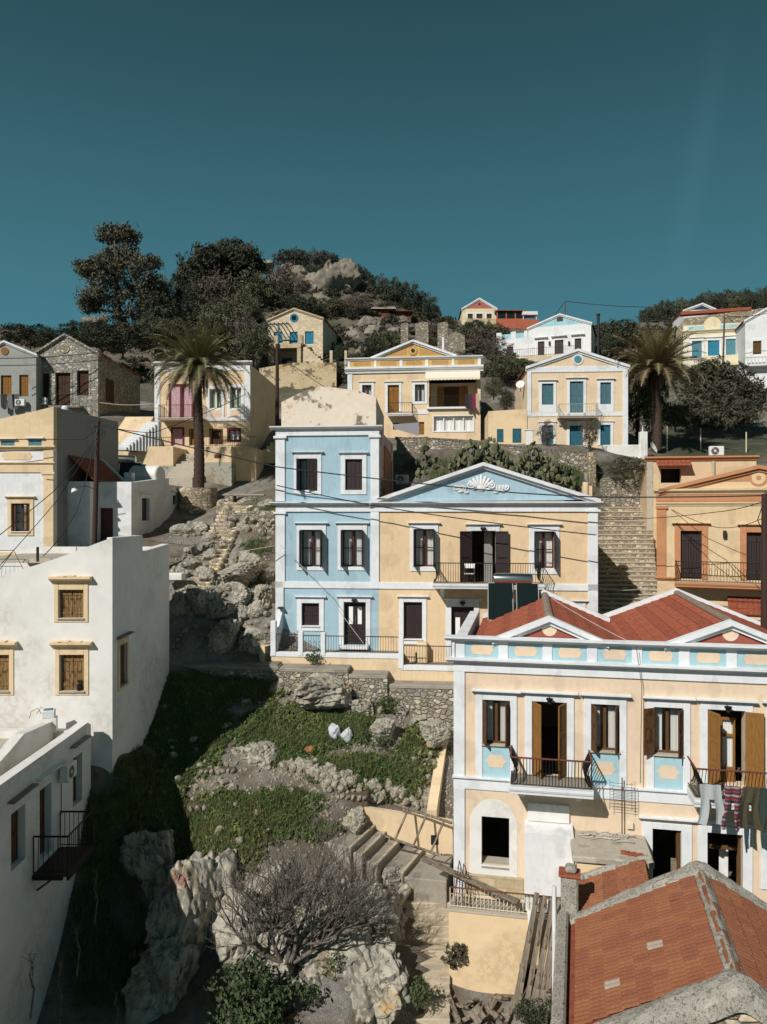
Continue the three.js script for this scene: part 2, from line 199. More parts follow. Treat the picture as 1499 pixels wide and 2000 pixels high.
GC.push([-10.5, 17, -17.2], [-5, 17, -17], [0, 17, -17], [4, 19, -17.3], [8, 19, -17.4], [14, 16, -17.6], [-14, 12, -18], [0, 8, -18.5], [14, 8, -18.5], [16, 24, -14], [17, 32, -9], [20, 38, -6.5], [8, 30, -13], [2, 38, -7.4], [8, 38, -7.4], [0, 43, -5.5], [9, 42, -5.5], [-14, 30, -8], [-20, 30, -6], [-22, 20, -10],
  [-40, 40, -3], [-60, 60, 8], [-75, 90, 18], [-90, 120, 20], [-60, 160, 20], [-20, 170, 26], [20, 165, 24], [60, 190, 34], [100, 160, 36], [80, 90, 24], [60, 60, 9], [45, 40, 0], [30, 26, -12], [-40, 20, -10], [-100, 260, 6], [0, 260, 6], [100, 260, 20], [-120, 60, 6], [130, 60, 12], [140, 200, 30], [-140, 180, 8]);
// thin-plate spline through the control points
const groundY = (() => {
  const n = GC.length, N = n + 3, A = [], U = r2 => r2 < 1e-9 ? 0 : r2 * Math.log(r2) * .5;
  const S = 1 / 30, pts = GC.map(([x, d, y]) => [x * S, d * S, y]);
  for (let i = 0; i < n; i++) { const r = new Float64Array(N + 1); for (let j = 0; j < n; j++) { const dx = pts[i][0] - pts[j][0], dy = pts[i][1] - pts[j][1]; r[j] = U(dx * dx + dy * dy); } r[i] += 2e-4; r[n] = 1; r[n + 1] = pts[i][0]; r[n + 2] = pts[i][1]; r[N] = pts[i][2]; A.push(r); }
  for (let k = 0; k < 3; k++) { const r = new Float64Array(N + 1); for (let j = 0; j < n; j++) r[j] = k === 0 ? 1 : pts[j][k - 1]; A.push(r); }
  for (let c = 0; c < N; c++) { let p = c; for (let i = c + 1; i < N; i++) if (Math.abs(A[i][c]) > Math.abs(A[p][c])) p = i; [A[c], A[p]] = [A[p], A[c]]; for (let i = c + 1; i < N; i++) { const f = A[i][c] / A[c][c]; if (f) for (let j = c; j <= N; j++) A[i][j] -= f * A[c][j]; } }
  const w = new Float64Array(N); for (let i = N - 1; i >= 0; i--) { let s = A[i][N]; for (let j = i + 1; j < N; j++) s -= A[i][j] * w[j]; w[i] = s / A[i][i]; }
  return (x, D) => { const X = clamp(x, -170, 170) * S, Y = clamp(D, 6, 300) * S; let s = w[n] + w[n + 1] * X + w[n + 2] * Y; for (let j = 0; j < n; j++) { const dx = X - pts[j][0], dy = Y - pts[j][1]; s += w[j] * U(dx * dx + dy * dy); } return s; };
})();
const gy = (x, D) => { const k = D > 70 ? 1.6 : .35; return groundY(x, D) + (fbm(x * .35, D * .35, 3, 4) - .5) * k + (fbm(x * 1.7, D * 1.7, 9, 3) - .5) * .16; };
// point on the hillside seen at a pixel: march along the ray
function onGround(px, py, d0 = 15, d1 = 320) { let prev = d0; for (let D = d0; D < d1; D += D < 70 ? .15 : .5) { const p = P(px, py, D); if (p.y < gy(p.x, D)) { let a = prev, b = D; for (let k = 0; k < 8; k++) { const m = (a + b) / 2, q = P(px, py, m); if (q.y < gy(q.x, m)) b = m; else a = m; } const q = P(px, py, b); q.y = gy(q.x, b); return q; } prev = D; } return null; }
const toPix = p => [CX + FPX * p.x / -p.z, CY - FPX * p.y / -p.z];
// where the grass grows, as blobs on the photograph carried to the ground [x, y, rx, ry, strength]
const GRASS = [[600, 1420, 120, 45, 1], [560, 1440, 90, 50, 1], [690, 1505, 80, 30, 1], [760, 1530, 60, 30, .9], [450, 1600, 110, 50, 1], [420, 1660, 80, 60, 1], [380, 1420, 70, 60, .9], [330, 1400, 60, 80, .9], [360, 1480, 60, 50, .8], [280, 1560, 70, 100, .9], [240, 1650, 80, 120, .9], [500, 1340, 80, 30, .9], [400, 1340, 90, 40, .9], [720, 1380, 50, 15, .5], [840, 1440, 50, 40, .5], [560, 1570, 70, 30, .8], [610, 1620, 50, 20, .5], [330, 1850, 60, 45, 1], [640, 1860, 40, 40, .4], [200, 1850, 110, 150, .7], [800, 1490, 50, 40, .6], [500, 985, 40, 16, .45], [505, 1075, 32, 20, .6], [500, 1130, 26, 20, .5], [1400, 860, 120, 45, .9], [1240, 915, 60, 30, .7], [1150, 930, 60, 30, .6], [850, 920, 60, 30, .4]];
const BLEACH = [[430, 1130, 110, 95, 1], [400, 1060, 70, 60, .7], [470, 1000, 70, 30, .6], [640, 1360, 110, 40, .8], [780, 1430, 100, 60, .7], [520, 1490, 120, 40, .5], [700, 1600, 90, 40, .7], [660, 1880, 140, 110, .8], [350, 1780, 110, 120, .6]];
const blobs = (L, px, py) => { let s = 0; for (const [x, y, a, b, k] of L) { const d = ((px - x) / a) ** 2 + ((py - y) / b) ** 2; if (d < 1.6) s = Math.max(s, k * step(1.6, .5, d)); } return s; };
const grassAt = (px, py) => { let s = 0; for (const [x, y, a, b, k] of GRASS) { const d = ((px - x) / a) ** 2 + ((py - y) / b) ** 2; if (d < 1.6) s = Math.max(s, k * step(1.6, .5, d)); } return s; };
{
  const xs = [], ds = []; for (let i = -130; i <= 130; i++) xs.push(26 * Math.sinh(i / 130 * 2.55) / Math.sinh(1) * .95 + 0); let d = 7; while (d < 320) { ds.push(d); d += d < 60 ? .32 : .32 + (d - 60) * .018; }
  const pos = [], col = [], uv = [], idx = [], Wd = xs.length;
  for (const D of ds) for (const x of xs) {
    const y = gy(x, D), [px, py] = toPix(V(x, y, -D)); pos.push(x, y, -D); uv.push(x, D + y * .6);
    const n = fbm(x * .6, D * .6, 20, 4), n2 = fbm(x * .12, D * .12, 33, 3); let g = D < 75 ? grassAt(px, py) * step(.3, .55, n + .2) : step(.45, .62, n2 * .6 + n * .4) * .75;
    const e = [.24 + .09 * n2, .20 + .07 * n2, .145 + .05 * n2], r = [.46, .435, .385], n3 = fbm(x * 2.3, D * 2.3, 61, 3), k = Math.max(step(.52, .62, n) * (D < 75 ? .7 : .4), D < 75 ? blobs(BLEACH, px, py) * step(.38, .52, n3) : 0);
    for (let c = 0; c < 3; c++) col.push(mix(mix(e[c], r[c], k), [.075, .092, .036][c] * (.8 + .5 * n), g));
  }
  for (let j = 0; j < ds.length - 1; j++) for (let i = 0; i < Wd - 1; i++) { const a = j * Wd + i; idx.push(a, a + 1, a + Wd + 1, a, a + Wd + 1, a + Wd); }
  const g = new THREE.BufferGeometry(); g.setAttribute('position', new THREE.Float32BufferAttribute(pos, 3)); g.setAttribute('color', new THREE.Float32BufferAttribute(col, 3)); g.setAttribute('uv', new THREE.Float32BufferAttribute(uv, 2)); g.setIndex(idx); g.computeVertexNormals();
  structure('ground', g, M.ground);
}
{ // plain reaching the horizon behind the hills and the far scrub hill at the left
  const g = new THREE.PlaneGeometry(5000, 5000); g.rotateX(-Math.PI / 2); g.translate(0, -26, 0); structure('plain', uvBox(g), M_(0x6f6654, T.earth, null, 40));
  const pos = [], col = [], idx = [], nx = 90, nz = 30;
  for (let j = 0; j <= nz; j++) for (let i = 0; i <= nx; i++) { const x = mix(-420, -120, i / nx), D = mix(330, 520, j / nz), px = CX + FPX * x / 420, top = (CY - (px < 0 ? 622 - (px / 300) * 25 : 622 + 33 * Math.pow(px / 110, 1.35))) * 420 / FPX; const s = Math.sin(Math.PI * j / nz * .5 + 0) ** .8 * (j > nz * .6 ? 1 - (j / nz - .6) * .5 : 1), y = -26 + (top + 26) * Math.min(1, j / nz / .55) ** .7 + (fbm(i * .4, j * .4, 3, 4) - .5) * 4 * Math.min(1, j / 8); pos.push(x, Math.min(y, top + 1), -D); const n = fbm(i * .9, j * .9, 4, 3); col.push(mix(.15, .21, n), mix(.125, .165, n), mix(.09, .115, n)); }
  for (let j = 0; j < nz; j++) for (let i = 0; i < nx; i++) { const a = j * (nx + 1) + i; idx.push(a, a + 1, a + nx + 2, a, a + nx + 2, a + nx + 1); }
  const h = new THREE.BufferGeometry(); h.setAttribute('position', new THREE.Float32BufferAttribute(pos, 3)); h.setAttribute('color', new THREE.Float32BufferAttribute(col, 3)); h.setAttribute('uv', new THREE.Float32BufferAttribute(pos.filter((_, i) => i % 3 !== 1), 2)); h.setIndex(idx); h.computeVertexNormals(); structure('hill', h, M_(0xffffff, T.earth, T.earthB, 30, 1, { vertexColors: true }));
}
// ---------- house kit ----------
class House {
  constructor(name, label, px0, D0, deg, baseY, cat = 'house', group) {
    const th = this.th = deg * Math.PI / 180, O = P(px0, CY, D0); this.b = baseY; this.O = O;
    this.t = V(Math.cos(th), 0, -Math.sin(th)); this.n = V(Math.sin(th), 0, Math.cos(th)); this.g = thing(name, label, cat, [O.x, baseY, O.z], th, group);
  }
  at(px, py, z = 0) { const r = V((px - CX) / FPX, (CY - py) / FPX, -1), s = (this.n.dot(this.O) + z) / this.n.dot(r), p = r.multiplyScalar(s); return [p.clone().sub(this.O).dot(this.t), p.y - this.b]; }
  r(px0, py0, px1, py1, z = 0) { const my = (py0 + py1) / 2, mx = (px0 + px1) / 2; return { x0: this.at(px0, my, z)[0], x1: this.at(px1, my, z)[0], y0: this.at(mx, py1, z)[1], y1: this.at(mx, py0, z)[1] }; }
  x(px, py, z = 0) { return this.at(px, py, z)[0]; } y(px, py, z = 0) { return this.at(px, py, z)[1]; }
  p(list, z = 0) { return list.map(([a, b]) => this.at(a, b, z)); }
  world(x, y, z) { return this.O.clone().setY(this.b + y).addScaledVector(this.t, x).addScaledVector(this.n, z); }
  box(name, m, r, z0, z1, parent = this.g, c) { return part(parent, name, box(r.x0, r.x1, r.y0, r.y1, z0, z1, c), m); }
  wall(name, m, pts, holes = [], z0 = -.4, z1 = 0) { return part(this.g, name, prism(pts, z0, z1, holes), m); }
  cor(name, m, r, p, z = 0, parent = this.g) { return part(parent, name, cornice(r.x0, r.x1, r.y0, r.y1, p, z), m); }
  // closed body behind the front wall: side walls, back wall, flat roof
  shell(x0, x1, y0, y1, depth, mSide, mRoof = M.conc, { left = true, right = true, roof = true, zf = -.4, holesR = [] } = {}) {
    if (left) part(this.g, 'side_wall', box(x0, x0 + .35, y0, y1, -depth, zf, 0), mSide);
    if (right) { const w = part(this.g, 'side_wall', holesR.length ? (() => { const g = prism([[zf, y0], [-depth, y0], [-depth, y1], [zf, y1]].map(([z, y]) => [-z, y]), 0, .35, holesR.map(h => ({ x0: h.z0, x1: h.z1, y0: h.y0, y1: h.y1 }))); g.rotateY(Math.PI / 2); g.translate(x1 - .35, 0, 0); return uvBox(g); })() : box(x1 - .35, x1, y0, y1, -depth, zf, 0), mSide); w.name = 'side_wall'; }
    part(this.g, 'back_wall', box(x0 + .35, x1 - .35, y0, y1, -depth, -depth + .3, 0), mSide);
    if (roof) part(this.g, 'roof', box(x0 + .36, x1 - .36, y1 - .25, y1 - .05, -depth + .31, zf - .01, 0), mRoof);
  }
  win(kind, r, o = {}) { const w = new THREE.Group(); w.name = kind; this.g.add(w); return winInto(w, r, o); }
}
function leafGeo(w, h, style, left) { // shutter or door leaf: x 0..w (left hinged) or -w..0
  const t = .045, s = Math.min(.09, w * .2), q = [], a = left ? 0 : -w, e = left ? w : 0;
  if (style === 'plank') { const n = Math.max(3, Math.round(w / .13)); for (let i = 0; i < n; i++) q.push(box(a + (w * i) / n + .004, a + w * (i + 1) / n - .004, 0, h, -t / 2, t / 2 - (i % 2) * .006, .006)); q.push(box(a + .02, e - .02, h * .12, h * .2, t / 2, t / 2 + .02, .004), box(a + .02, e - .02, h * .8, h * .88, t / 2, t / 2 + .02, .004)); return merge(q); }
  q.push(box(a, a + s, 0, h, -t / 2, t / 2, .006), box(e - s, e, 0, h, -t / 2, t / 2, .006)); const R = style === 'louver' ? [0, .5, 1] : h > 1.9 ? [0, .3, .62, 1] : [0, .48, 1];
  for (let k = 0; k < R.length; k++) { const y = k === 0 ? s * .6 : k === R.length - 1 ? h - s * .6 : h * R[k]; q.push(box(a + s, e - s, y - s * .6, y + s * .6, -t / 2, t / 2 - .002, .005)); }
  if (style === 'louver') { const n = Math.max(6, Math.round(h / .075)); for (let i = 1; i < n; i++) { const g = box(a + s * .8, e - s * .8, -.03, .03, -.006, .006, 0); g.rotateX(-.7); g.translate(0, h * i / n, 0); q.push(uvBox(g)); } q.push(box(a + s, e - s, 0.01, h - .01, -t / 2, -t / 2 + .008, 0)); }
  else { q.push(box(a + s * .9, e - s * .9, .01, h - .01, -t / 2 + .004, t / 2 - .022, 0)); for (let k = 0; k < R.length - 1; k++) { const y0 = h * R[k] + s * 1.5, y1 = h * R[k + 1] - s * 1.5; if (y1 - y0 > .1 && w > .25) q.push(box(a + s * 1.7, e - s * 1.7, y0, y1, t / 2 - .022, t / 2 - .006, .008)); } }
  return merge(q);
}
function winInto(w, r, o) {
  const { x0, x1, y0, y1 } = r, W = x1 - x0, H = y1 - y0, { sur, sw = .18, st = sw, sb = sw, sp = .05, cor = 0, corM, ch = .1, coff = 0, sill, type = 'closed', leaf = M.dark, style = 'panel', rec = .16, frame, fm = leaf, nx = 2, ny = 1, curtain = 0, ang = 95, ang2 = ang, glass = true, half = 0, z = 0, curtainM = M.curtain } = o;
  const R3 = (n, g, m) => part(w, n, g, m);
  if (sur) {
    const g = [box(x0 - sw, x0, y0 - sb, y1 + st, z - .02, z + sp), box(x1, x1 + sw, y0 - sb, y1 + st, z - .02, z + sp), box(x0, x1, y1, y1 + st, z - .02, z + sp - .003)]; if (sb > 0) g.push(box(x0, x1, y0 - sb, y0, z - .02, z + sp - .003)); R3('surround', g, sur);
    if (cor) R3('cornice', cornice(x0 - sw - cor, x1 + sw + cor, y1 + st + coff, y1 + st + coff + ch, cor * 1.3 + sp, z), corM || sur);
  }
  if (sill) R3('sill', box(x0 - .04, x1 + .04, y0 - .05, y0 + .002, z - .3, z + (sur ? sp : 0) + .06), sill);
  const zl = z - rec;
  if (type === 'closed') { for (const L of [1, 0]) { const m = R3('shutter', leafGeo(W / 2 - .006, H - .01, style, L), leaf); m.position.set(L ? x0 + .003 : x1 - .003, y0 + .006, zl); } }
  if (type === 'door1') { const m = R3('door_leaf', leafGeo(W - .01, H - .01, style, 1), leaf); m.position.set(x0 + .005, y0 + .006, zl); }
  if (type === 'open' || type === 'glass') {
    const zf = zl - .1, f = .07, g = [box(x0, x0 + f, y0, y1, zf - .04, zf + .04, .008), box(x1 - f, x1, y0, y1, zf - .04, zf + .04, .008), box(x0 + f, x1 - f, y1 - f, y1, zf - .04, zf + .038, .008), box(x0 + f, x1 - f, y0, y0 + f, zf - .04, zf + .038, .008)];
    for (let i = 1; i < nx; i++) { const c = mix(x0, x1, i / nx); g.push(box(c - .05, c + .05, y0 + f, y1 - f, zf - .035, zf + .036, .008)); } for (let j = 1; j < ny; j++) { const c = mix(y0, y1, j / ny); g.push(box(x0 + f, x1 - f, c - .025, c + .025, zf - .03, zf + .03, .006)); }
    R3('frame', g, fm);
    if (glass) for (let i = 0; i < nx; i++) { R3('pane', box(mix(x0 + .02, x1 - .02, i / nx) + .03, mix(x0 + .02, x1 - .02, (i + 1) / nx) - .03, y0 + .03, y1 - .03, zf - .006, zf + .006, 0), M.glass); }
    if (curtain) { const n = 26, q = [], cl = (a, b) => { for (let i = 0; i < n; i++) { const u0 = mix(a, b, i / n), u1 = mix(a, b, (i + 1) / n), z0 = zf - .16 + .03 * Math.sin(i * 1.9), z1 = zf - .16 + .03 * Math.sin((i + 1) * 1.9); q.push(u0, y0 + .02, z0, u1, y0 + .02, z1, u1, y1 - .04, z1, u0, y0 + .02, z0, u1, y1 - .04, z1, u0, y1 - .04, z0); } }; if (curtain === 1) cl(x0 + .03, x1 - .03); else { cl(x0 + .03, mix(x0, x1, curtain)); cl(mix(x1, x0, curtain), x1 - .03); } R3('curtain', tris(q), curtainM); }
  }
  if (type === 'open' || type === 'openVoid') { const zo = o.in ? zl : z + (sur ? sp : 0) + .03, hw = W / 2 - .01; for (const L of [1, 0]) { if (o.only !== undefined && o.only !== L) continue; const m = R3('shutter', leafGeo(o.lw || hw, H - .02, style, L), leaf); m.position.set(L ? x0 + .01 : x1 - .01, y0 + .01, zo); m.rotation.y = (L ? -ang : ang2) * Math.PI / 180; } }
  return w;
}
// pediment: triangle wall, two stepped raking cornices, base cornice is separate
function pediment(H, a, l, r, mTri, mTrim, { th = .3, z = 0, p = .22, over = .25, depth = .4 } = {}) { // a, l, r: local [x,y] apex and outer base corners
  const slope = (s, e, t) => { const dx = e[0] - s[0], dy = e[1] - s[1], L = Math.hypot(dx, dy); return [dx / L, dy / L]; };
  part(H.g, 'pediment', prism([[l[0] + .05, l[1]], [r[0] - .05, r[1]], [a[0], a[1] - .06]], z - depth, z), mTri);
  const band = (t0, t1) => { const f = t => { const s = (a[1] - l[1]) / (a[0] - l[0]), k = Math.hypot(1, s), s2 = (a[1] - r[1]) / (r[0] - a[0]), k2 = Math.hypot(1, s2); return { L: [l[0], l[1] - t * k], A: [a[0], a[1] - t * (k + k2) / 2], R: [r[0], r[1] - t * k2] }; }; const A = f(t0), B = f(t1); return { l: [A.L, A.A, B.A, B.L], r: [A.A, A.R, B.R, B.A] }; };
  const u = band(-.02, th * .55), v = band(th * .55, th);
  for (const s of ['l', 'r']) { const g = part(H.g, 'raking_cornice', [prism(u[s], z - .1, z + p), prism(v[s], z - .1, z + p * .5)], mTrim); }
}
// iron railing along points (local), with plain, turned or bellied bars
function railing(parent, pts, h, { m = M.iron, mTop = m, sp = .12, belly = 0, r = .011, top = .022, flat = false, low = .08, scroll = false, nrm = null } = {}) {
  const g = [], tops = [], lo = [];
  for (let i = 0; i < pts.length - 1; i++) {
    const a = pts[i], b = pts[i + 1], L = a.distanceTo(b), n = Math.max(1, Math.round(L / sp)), d = b.clone().sub(a).normalize(), out = V(d.z, 0, -d.x).multiplyScalar(nrm || 1).negate();
    for (let k = 0; k <= n; k++) {
      const c = a.clone().lerp(b, k / n); if (i && k === 0) continue; const thick = (k === 0 || k === n) ? 1.7 : 1;
      if (belly) g.push(tube([0, .12, .28, .45, .62, .8, 1].map(t => c.clone().add(V(0, low + t * (h - low), 0)).addScaledVector(out, belly * Math.sin(Math.PI * Math.pow(t, .62)) * (t < .9 ? 1 : .3))), r * thick, 4, false));
      else g.push(tube([c.clone().add(V(0, low * .4, 0)), c.clone().add(V(0, h, 0))], r * thick, 4, false));
      if (scroll && k < n && k % 2 === 0) { const c2 = a.clone().lerp(b, (k + .5) / n), e = []; for (let q = 0; q <= 10; q++) { const w = q / 10 * 6.28; e.push(c2.clone().addScaledVector(d, Math.cos(w) * sp * .42).add(V(0, h * .5 + Math.sin(w) * h * .2, 0))); } g.push(tube(e, r * .8, 4, false)); }
    }
    tops.push(tube([a.clone().add(V(0, h, 0)), b.clone().add(V(0, h, 0))], top, flat ? 4 : 6)); lo.push(tube([a.clone().add(V(0, low, 0)), b.clone().add(V(0, low, 0))], r * 1.2, 4));
  }
  const t = part(parent, 'top_rail', tops, mTop); part(parent, 'bottom_rail', lo, m); stuffPart(parent, 'balusters', merge(g), m); return t;
}
function balcony(H, x0, x1, yTop, depth, o = {}) {
  const { th = .22, slab = M.whiteTrim, rail = .95, brackets = [], bw = .2, floor } = o; const b = new THREE.Group(); b.name = 'balcony'; H.g.add(b);
  part(b, 'slab', [cornice(x0, x1, yTop - th, yTop - .01, .1, depth - .1), box(x0, x1, yTop - th, yTop - .012, -.02, depth - .1, .01)], slab); if (floor) part(b, 'floor', box(x0 + .03, x1 - .03, yTop - .012, yTop + .008, 0, depth - .04, .004), floor);
  for (const bx of brackets) part(b, 'bracket', prismX([[0, yTop - th - .55], [.12, yTop - th - .5], [.2, yTop - th - .25], [depth * .55, yTop - th - .12], [depth * .6, yTop - th + .005], [0, yTop - th + .005]], bx - bw / 2, bx + bw / 2), slab);
  if (rail) railing(b, [V(x0 + .05, yTop, .03), V(x0 + .05, yTop, depth - .06), V(x1 - .05, yTop, depth - .06), V(x1 - .05, yTop, .03)], rail, { nrm: -1, ...o.ro });
  return b;
}
// octagonal painted field
const octa = (r, k = .22) => { const w = r.x1 - r.x0, h = r.y1 - r.y0, c = h * k; return [[r.x0 + c, r.y0], [r.x1 - c, r.y0], [r.x1 - c * .6, r.y0 + c], [r.x1, r.y0 + h * .5], [r.x1 - c * .6, r.y1 - c], [r.x1 - c, r.y1], [r.x0 + c, r.y1], [r.x0 + c * .6, r.y1 - c], [r.x0, r.y0 + h * .5], [r.x0 + c * .6, r.y0 + c]]; };
const disc = (x, y, r, n = 28) => Array.from({ length: n }, (_, i) => [x + r * Math.cos(i / n * 6.2832), y + r * Math.sin(i / n * 6.2832)]);
// roof slope with tile courses; A ridge start, B ridge end, C eave under B, D eave under A (local vectors)
function slopeTiles(parent, A, B, Cc, Dd, m, { tw = .24, tl = .36, ribs = 1, name = 'tile_course', amp = .03 } = {}) {
  const u = B.clone().sub(A), Lu = u.length(); u.normalize(); const v = Dd.clone().sub(A), Lv = v.length(); v.normalize(); const n = u.clone().cross(v).normalize(); if (n.y < 0) n.negate();
  const nc = Math.max(1, Math.round(Lv / tl)), nt = Math.max(1, Math.round(Lu / tw)), sub = 6;
  for (let c = 0; c < nc; c++) {
    const q = [], v0 = Lv * c / nc, v1 = Lv * (c + 1) / nc + .05, P3 = (s, vv, h) => A.clone().addScaledVector(u, s).addScaledVector(v, vv).addScaledVector(n, h);
    for (let i = 0; i < nt * sub; i++) { const s0 = Lu * i / (nt * sub), s1 = Lu * (i + 1) / (nt * sub), f = k => amp * Math.abs(Math.sin(Math.PI * (k % sub) / sub * ribs)), h0 = f(i), h1 = i + 1 === nt * sub || (i + 1) % sub === 0 ? 0 : f(i + 1); const a = P3(s0, v0, .02 + h0), b = P3(s1, v0, .02 + h1), d = P3(s1, v1, .055 + h1), e = P3(s0, v1, .055 + h0), d2 = P3(s1, v1, .01), e2 = P3(s0, v1, .01); for (const t of [a, b, d, a, d, e, e, d, d2, e, d2, e2]) q.push(t.x, t.y, t.z); }
    part(parent, name, tris(q), Array.isArray(m) ? m[c % m.length] : m);
  }
}
// ---------- blue and yellow house in the middle ----------
const rects = (H, l) => l.map(q => H.r(...q));
{
  const H = new House('town_house', 'light blue and yellow house with white pilasters, blue pediment and long iron balcony', 541, 36.5, -5.5, -9.4), g = H.g;
  const X = px => H.x(px, 1000), Y = (py, px = 745) => H.y(px, py), W = M.whiteTrim;
  const xL = X(541), xT = X(740), xR = X(1166), yTop = H.y(640, 836), yMid = H.y(640, 983), yB0 = H.y(740, 1137), yB1 = H.y(740, 1150);
  const tw = rects(H, [[583.4, 896, 620, 957], [675, 897, 708, 957], [588, 1035, 629.7, 1107], [668, 1035, 710, 1107], [590, 1178, 624, 1222], [672, 1176, 715, 1260]]);
  const yw = rects(H, [[809.4, 1033.4, 849, 1107], [921.8, 1037, 968.5, 1142], [1044, 1038, 1083.5, 1110], [789, 1176, 825, 1248], [882, 1185, 926, 1290], [1106, 1184, 1136, 1250]]);
  H.wall('blue_wall', M.blue, [[xL, 0], [xT, 0], [xT, yTop - .05], [xL, yTop - .05]], tw);
  H.wall('yellow_wall', M.yellow, [[xT + .001, 0], [xR, 0], [xR, yMid], [xT + .001, yMid]], yw);
  // white trim
  const trim = (n, a, b, y0, y1, z = .05) => part(g, n, box(a, b, y0, y1, -.02, z), W);
  const xa = X(557.5), xb = X(724.5), xc = X(1148.5), yc = H.y(640, 999.6);
  for (const [a, b] of [[xL - .05, xa], [xb, xT + .03]]) { trim('pilaster', a, b, yMid + .1, H.y(640, 853), .07); trim('capital', a - .09, b + .09, H.y(640, 856), H.y(640, 851), .15); }
  trim('pilaster', xL - .05, xa, yB1 + .01, yc, .07); trim('pilaster', xL - .05, X(555), .9, yB0, .07); trim('pilaster', xb, xT + .03, yB1 + .01, yc, .07); trim('pilaster', xc, xR + .05, yB1 + .01, yc, .07); trim('pilaster', xc, xR + .05, .2, yB0, .07);
  trim('capital', xL - .14, xa + .07, H.y(640, 1004), H.y(640, 999.7), .15); trim('capital', xc - .09, xR + .16, H.y(1156, 1000), H.y(1156, 995), .15);
  trim('frieze', xL - .04, xT + .04, H.y(640, 851), H.y(640, 839), .09); H.cor('cornice', W, { x0: xL - .3, x1: xT + .22, y0: H.y(640, 839.5), y1: H.y(640, 832.5) }, .32);
  trim('frieze', xL - .04, xR + .04, yc, H.y(640, 986), .085); H.cor('cornice', W, { x0: xL - .32, x1: xR + .25, y0: H.y(640, 986), y1: H.y(640, 980.5) }, .34);
  trim('string_course', xL - .06, xR + .06, yB0 - .005 < yB1 ? yB0 : yB1, yB0 < yB1 ? yB1 : yB0, .06);
  // pediment and its relief
  const ap = H.at(944, 904), lf = H.at(722, 980), rt = H.at(1172, 976);
  pediment(H, [ap[0], ap[1]], [lf[0], lf[1]], [rt[0], rt[1] - .0], M.blue, W, { th: .26, p: .3 });
  { // palmette with scrolls in relief
    const q = [], c = H.at(940.5, 948), s = H.y(940, 924) - H.y(940, 962), e = new THREE.SphereGeometry(1, 8, 6), add = (x, y, rx, ry, a = 0) => { const k = e.clone(); k.scale(rx * s, ry * s, .07); k.rotateZ(a); k.translate(c[0] + x * s, c[1] + y * s, .02); q.push(uvBox(k)); };
    for (let i = -3; i <= 3; i++) add(i * .14, .28 - Math.abs(i) * .07, .085, .3, -i * .3); add(0, -.12, .26, .2); add(0, .1, .16, .22);
    for (const d of [-1, 1]) for (const [x, y, r, tn] of [[.55, .02, .2, 1.4], [.95, -.14, .19, 1.5], [1.28, -.1, .16, 1.4]]) { const p = []; for (let k = 0; k <= 22; k++) { const w = k / 22 * 6.28 * tn, rr = r * s * (1 - k / 30); p.push(V(c[0] + d * (x * s + Math.cos(w + 2.4) * rr), c[1] + y * s + Math.sin(w + 2.4) * rr, .03)); } q.push(tube(p, .045, 5)); add(d * x, y, .07, .07); add(d * (x - .2), y - .22, .14, .06); }
    part(g, 'relief_ornament', q, M.white);
  }
  // windows and doors
  const su = (l, t, b = l) => ({ sur: W, sw: l, st: t, sb: b, cor: .1, ch: .09 });
  H.win('window', tw[0], { ...su(.22, .26, .22), type: 'open', leaf: M.dark, fm: M.dark, ang: 88, ang2: 12, curtain: .3, rec: .2 }); H.win('window', tw[1], { ...su(.22, .26, .22), leaf: M.dark, rec: .1 });
  for (const i of [2, 3]) H.win('window', tw[i], { ...su(.2, .28, .18), type: 'open', leaf: M.dark, fm: M.maroon, ang: 86, ang2: 92, curtain: .42, ny: 2, rec: .24, lw: .42 });
  H.win('window', tw[4], { ...su(.24, .26, .26), leaf: M.dark, sill: W });
  { const d = H.win('door', tw[5], { ...su(.24, .22, 0), leaf: M.dark, rec: .24 }), r = tw[5], w = r.x1 - r.x0; for (const s of [.3, .7]) part(d, 'pane', box(r.x0 + w * s - .1, r.x0 + w * s + .1, r.y0 + 1.0, r.y1 - .25, -.215, -.205, .003), M.curtain); part(d, 'handle', B3((r.x0 + r.x1) / 2, r.y0 + .95, -.19, (r.x0 + r.x1) / 2, r.y0 + 1.45, -.19, .015, 6), M.steel); part(d, 'step', box(r.x0 - .15, r.x1 + .15, r.y0 - .16, r.y0 - .002, -.2, .42), M.white); }
  H.win('window', yw[0], { ...su(.19, .24, .22), type: 'open', leaf: M.dark, fm: M.maroon, ang: 90, ang2: 88, curtain: .42, ny: 2, rec: .24, lw: .4 });
  H.win('balcony_door', yw[1], { ...su(.2, .26, 0), type: 'openVoid', leaf: M.dark, style: 'louver', ang: 158, ang2: 172, rec: .2, lw: .62 });
  H.win('window', yw[2], { ...su(.24, .28, .28), type: 'open', leaf: M.dark, fm: M.maroon, ang: 92, ang2: 88, curtain: .44, ny: 2, rec: .24, lw: .42 });
  H.win('window', yw[3], { ...su(.22, .22, .26), leaf: M.dark, sill: W }); { const d = H.win('door', yw[4], { ...su(.26, .3, 0), leaf: M.dark, rec: .24 }); const r = yw[4]; part(d, 'pane', box(r.x0 + .2, r.x0 + .42, r.y0 + 1.2, r.y1 - .55, -.215, -.205), M.curtain); }
  H.win('window', yw[5], { ...su(.2, .2), leaf: M.dark });
  part(H.g, 'door_curtain', box(yw[1].x0 + .62, yw[1].x1 - .12, yw[1].y0, yw[1].y1 - .05, -.7, -.68, 0), M.greyWall);
  // body
  const yE = H.y(745, 978);
  H.shell(xL, xT, 0, yTop - .06, 8.5, M.oldWall, M.conc); H.shell(xT + .02, xR, 0, yMid, 8.6, M.yellow, M.conc, { left: false });
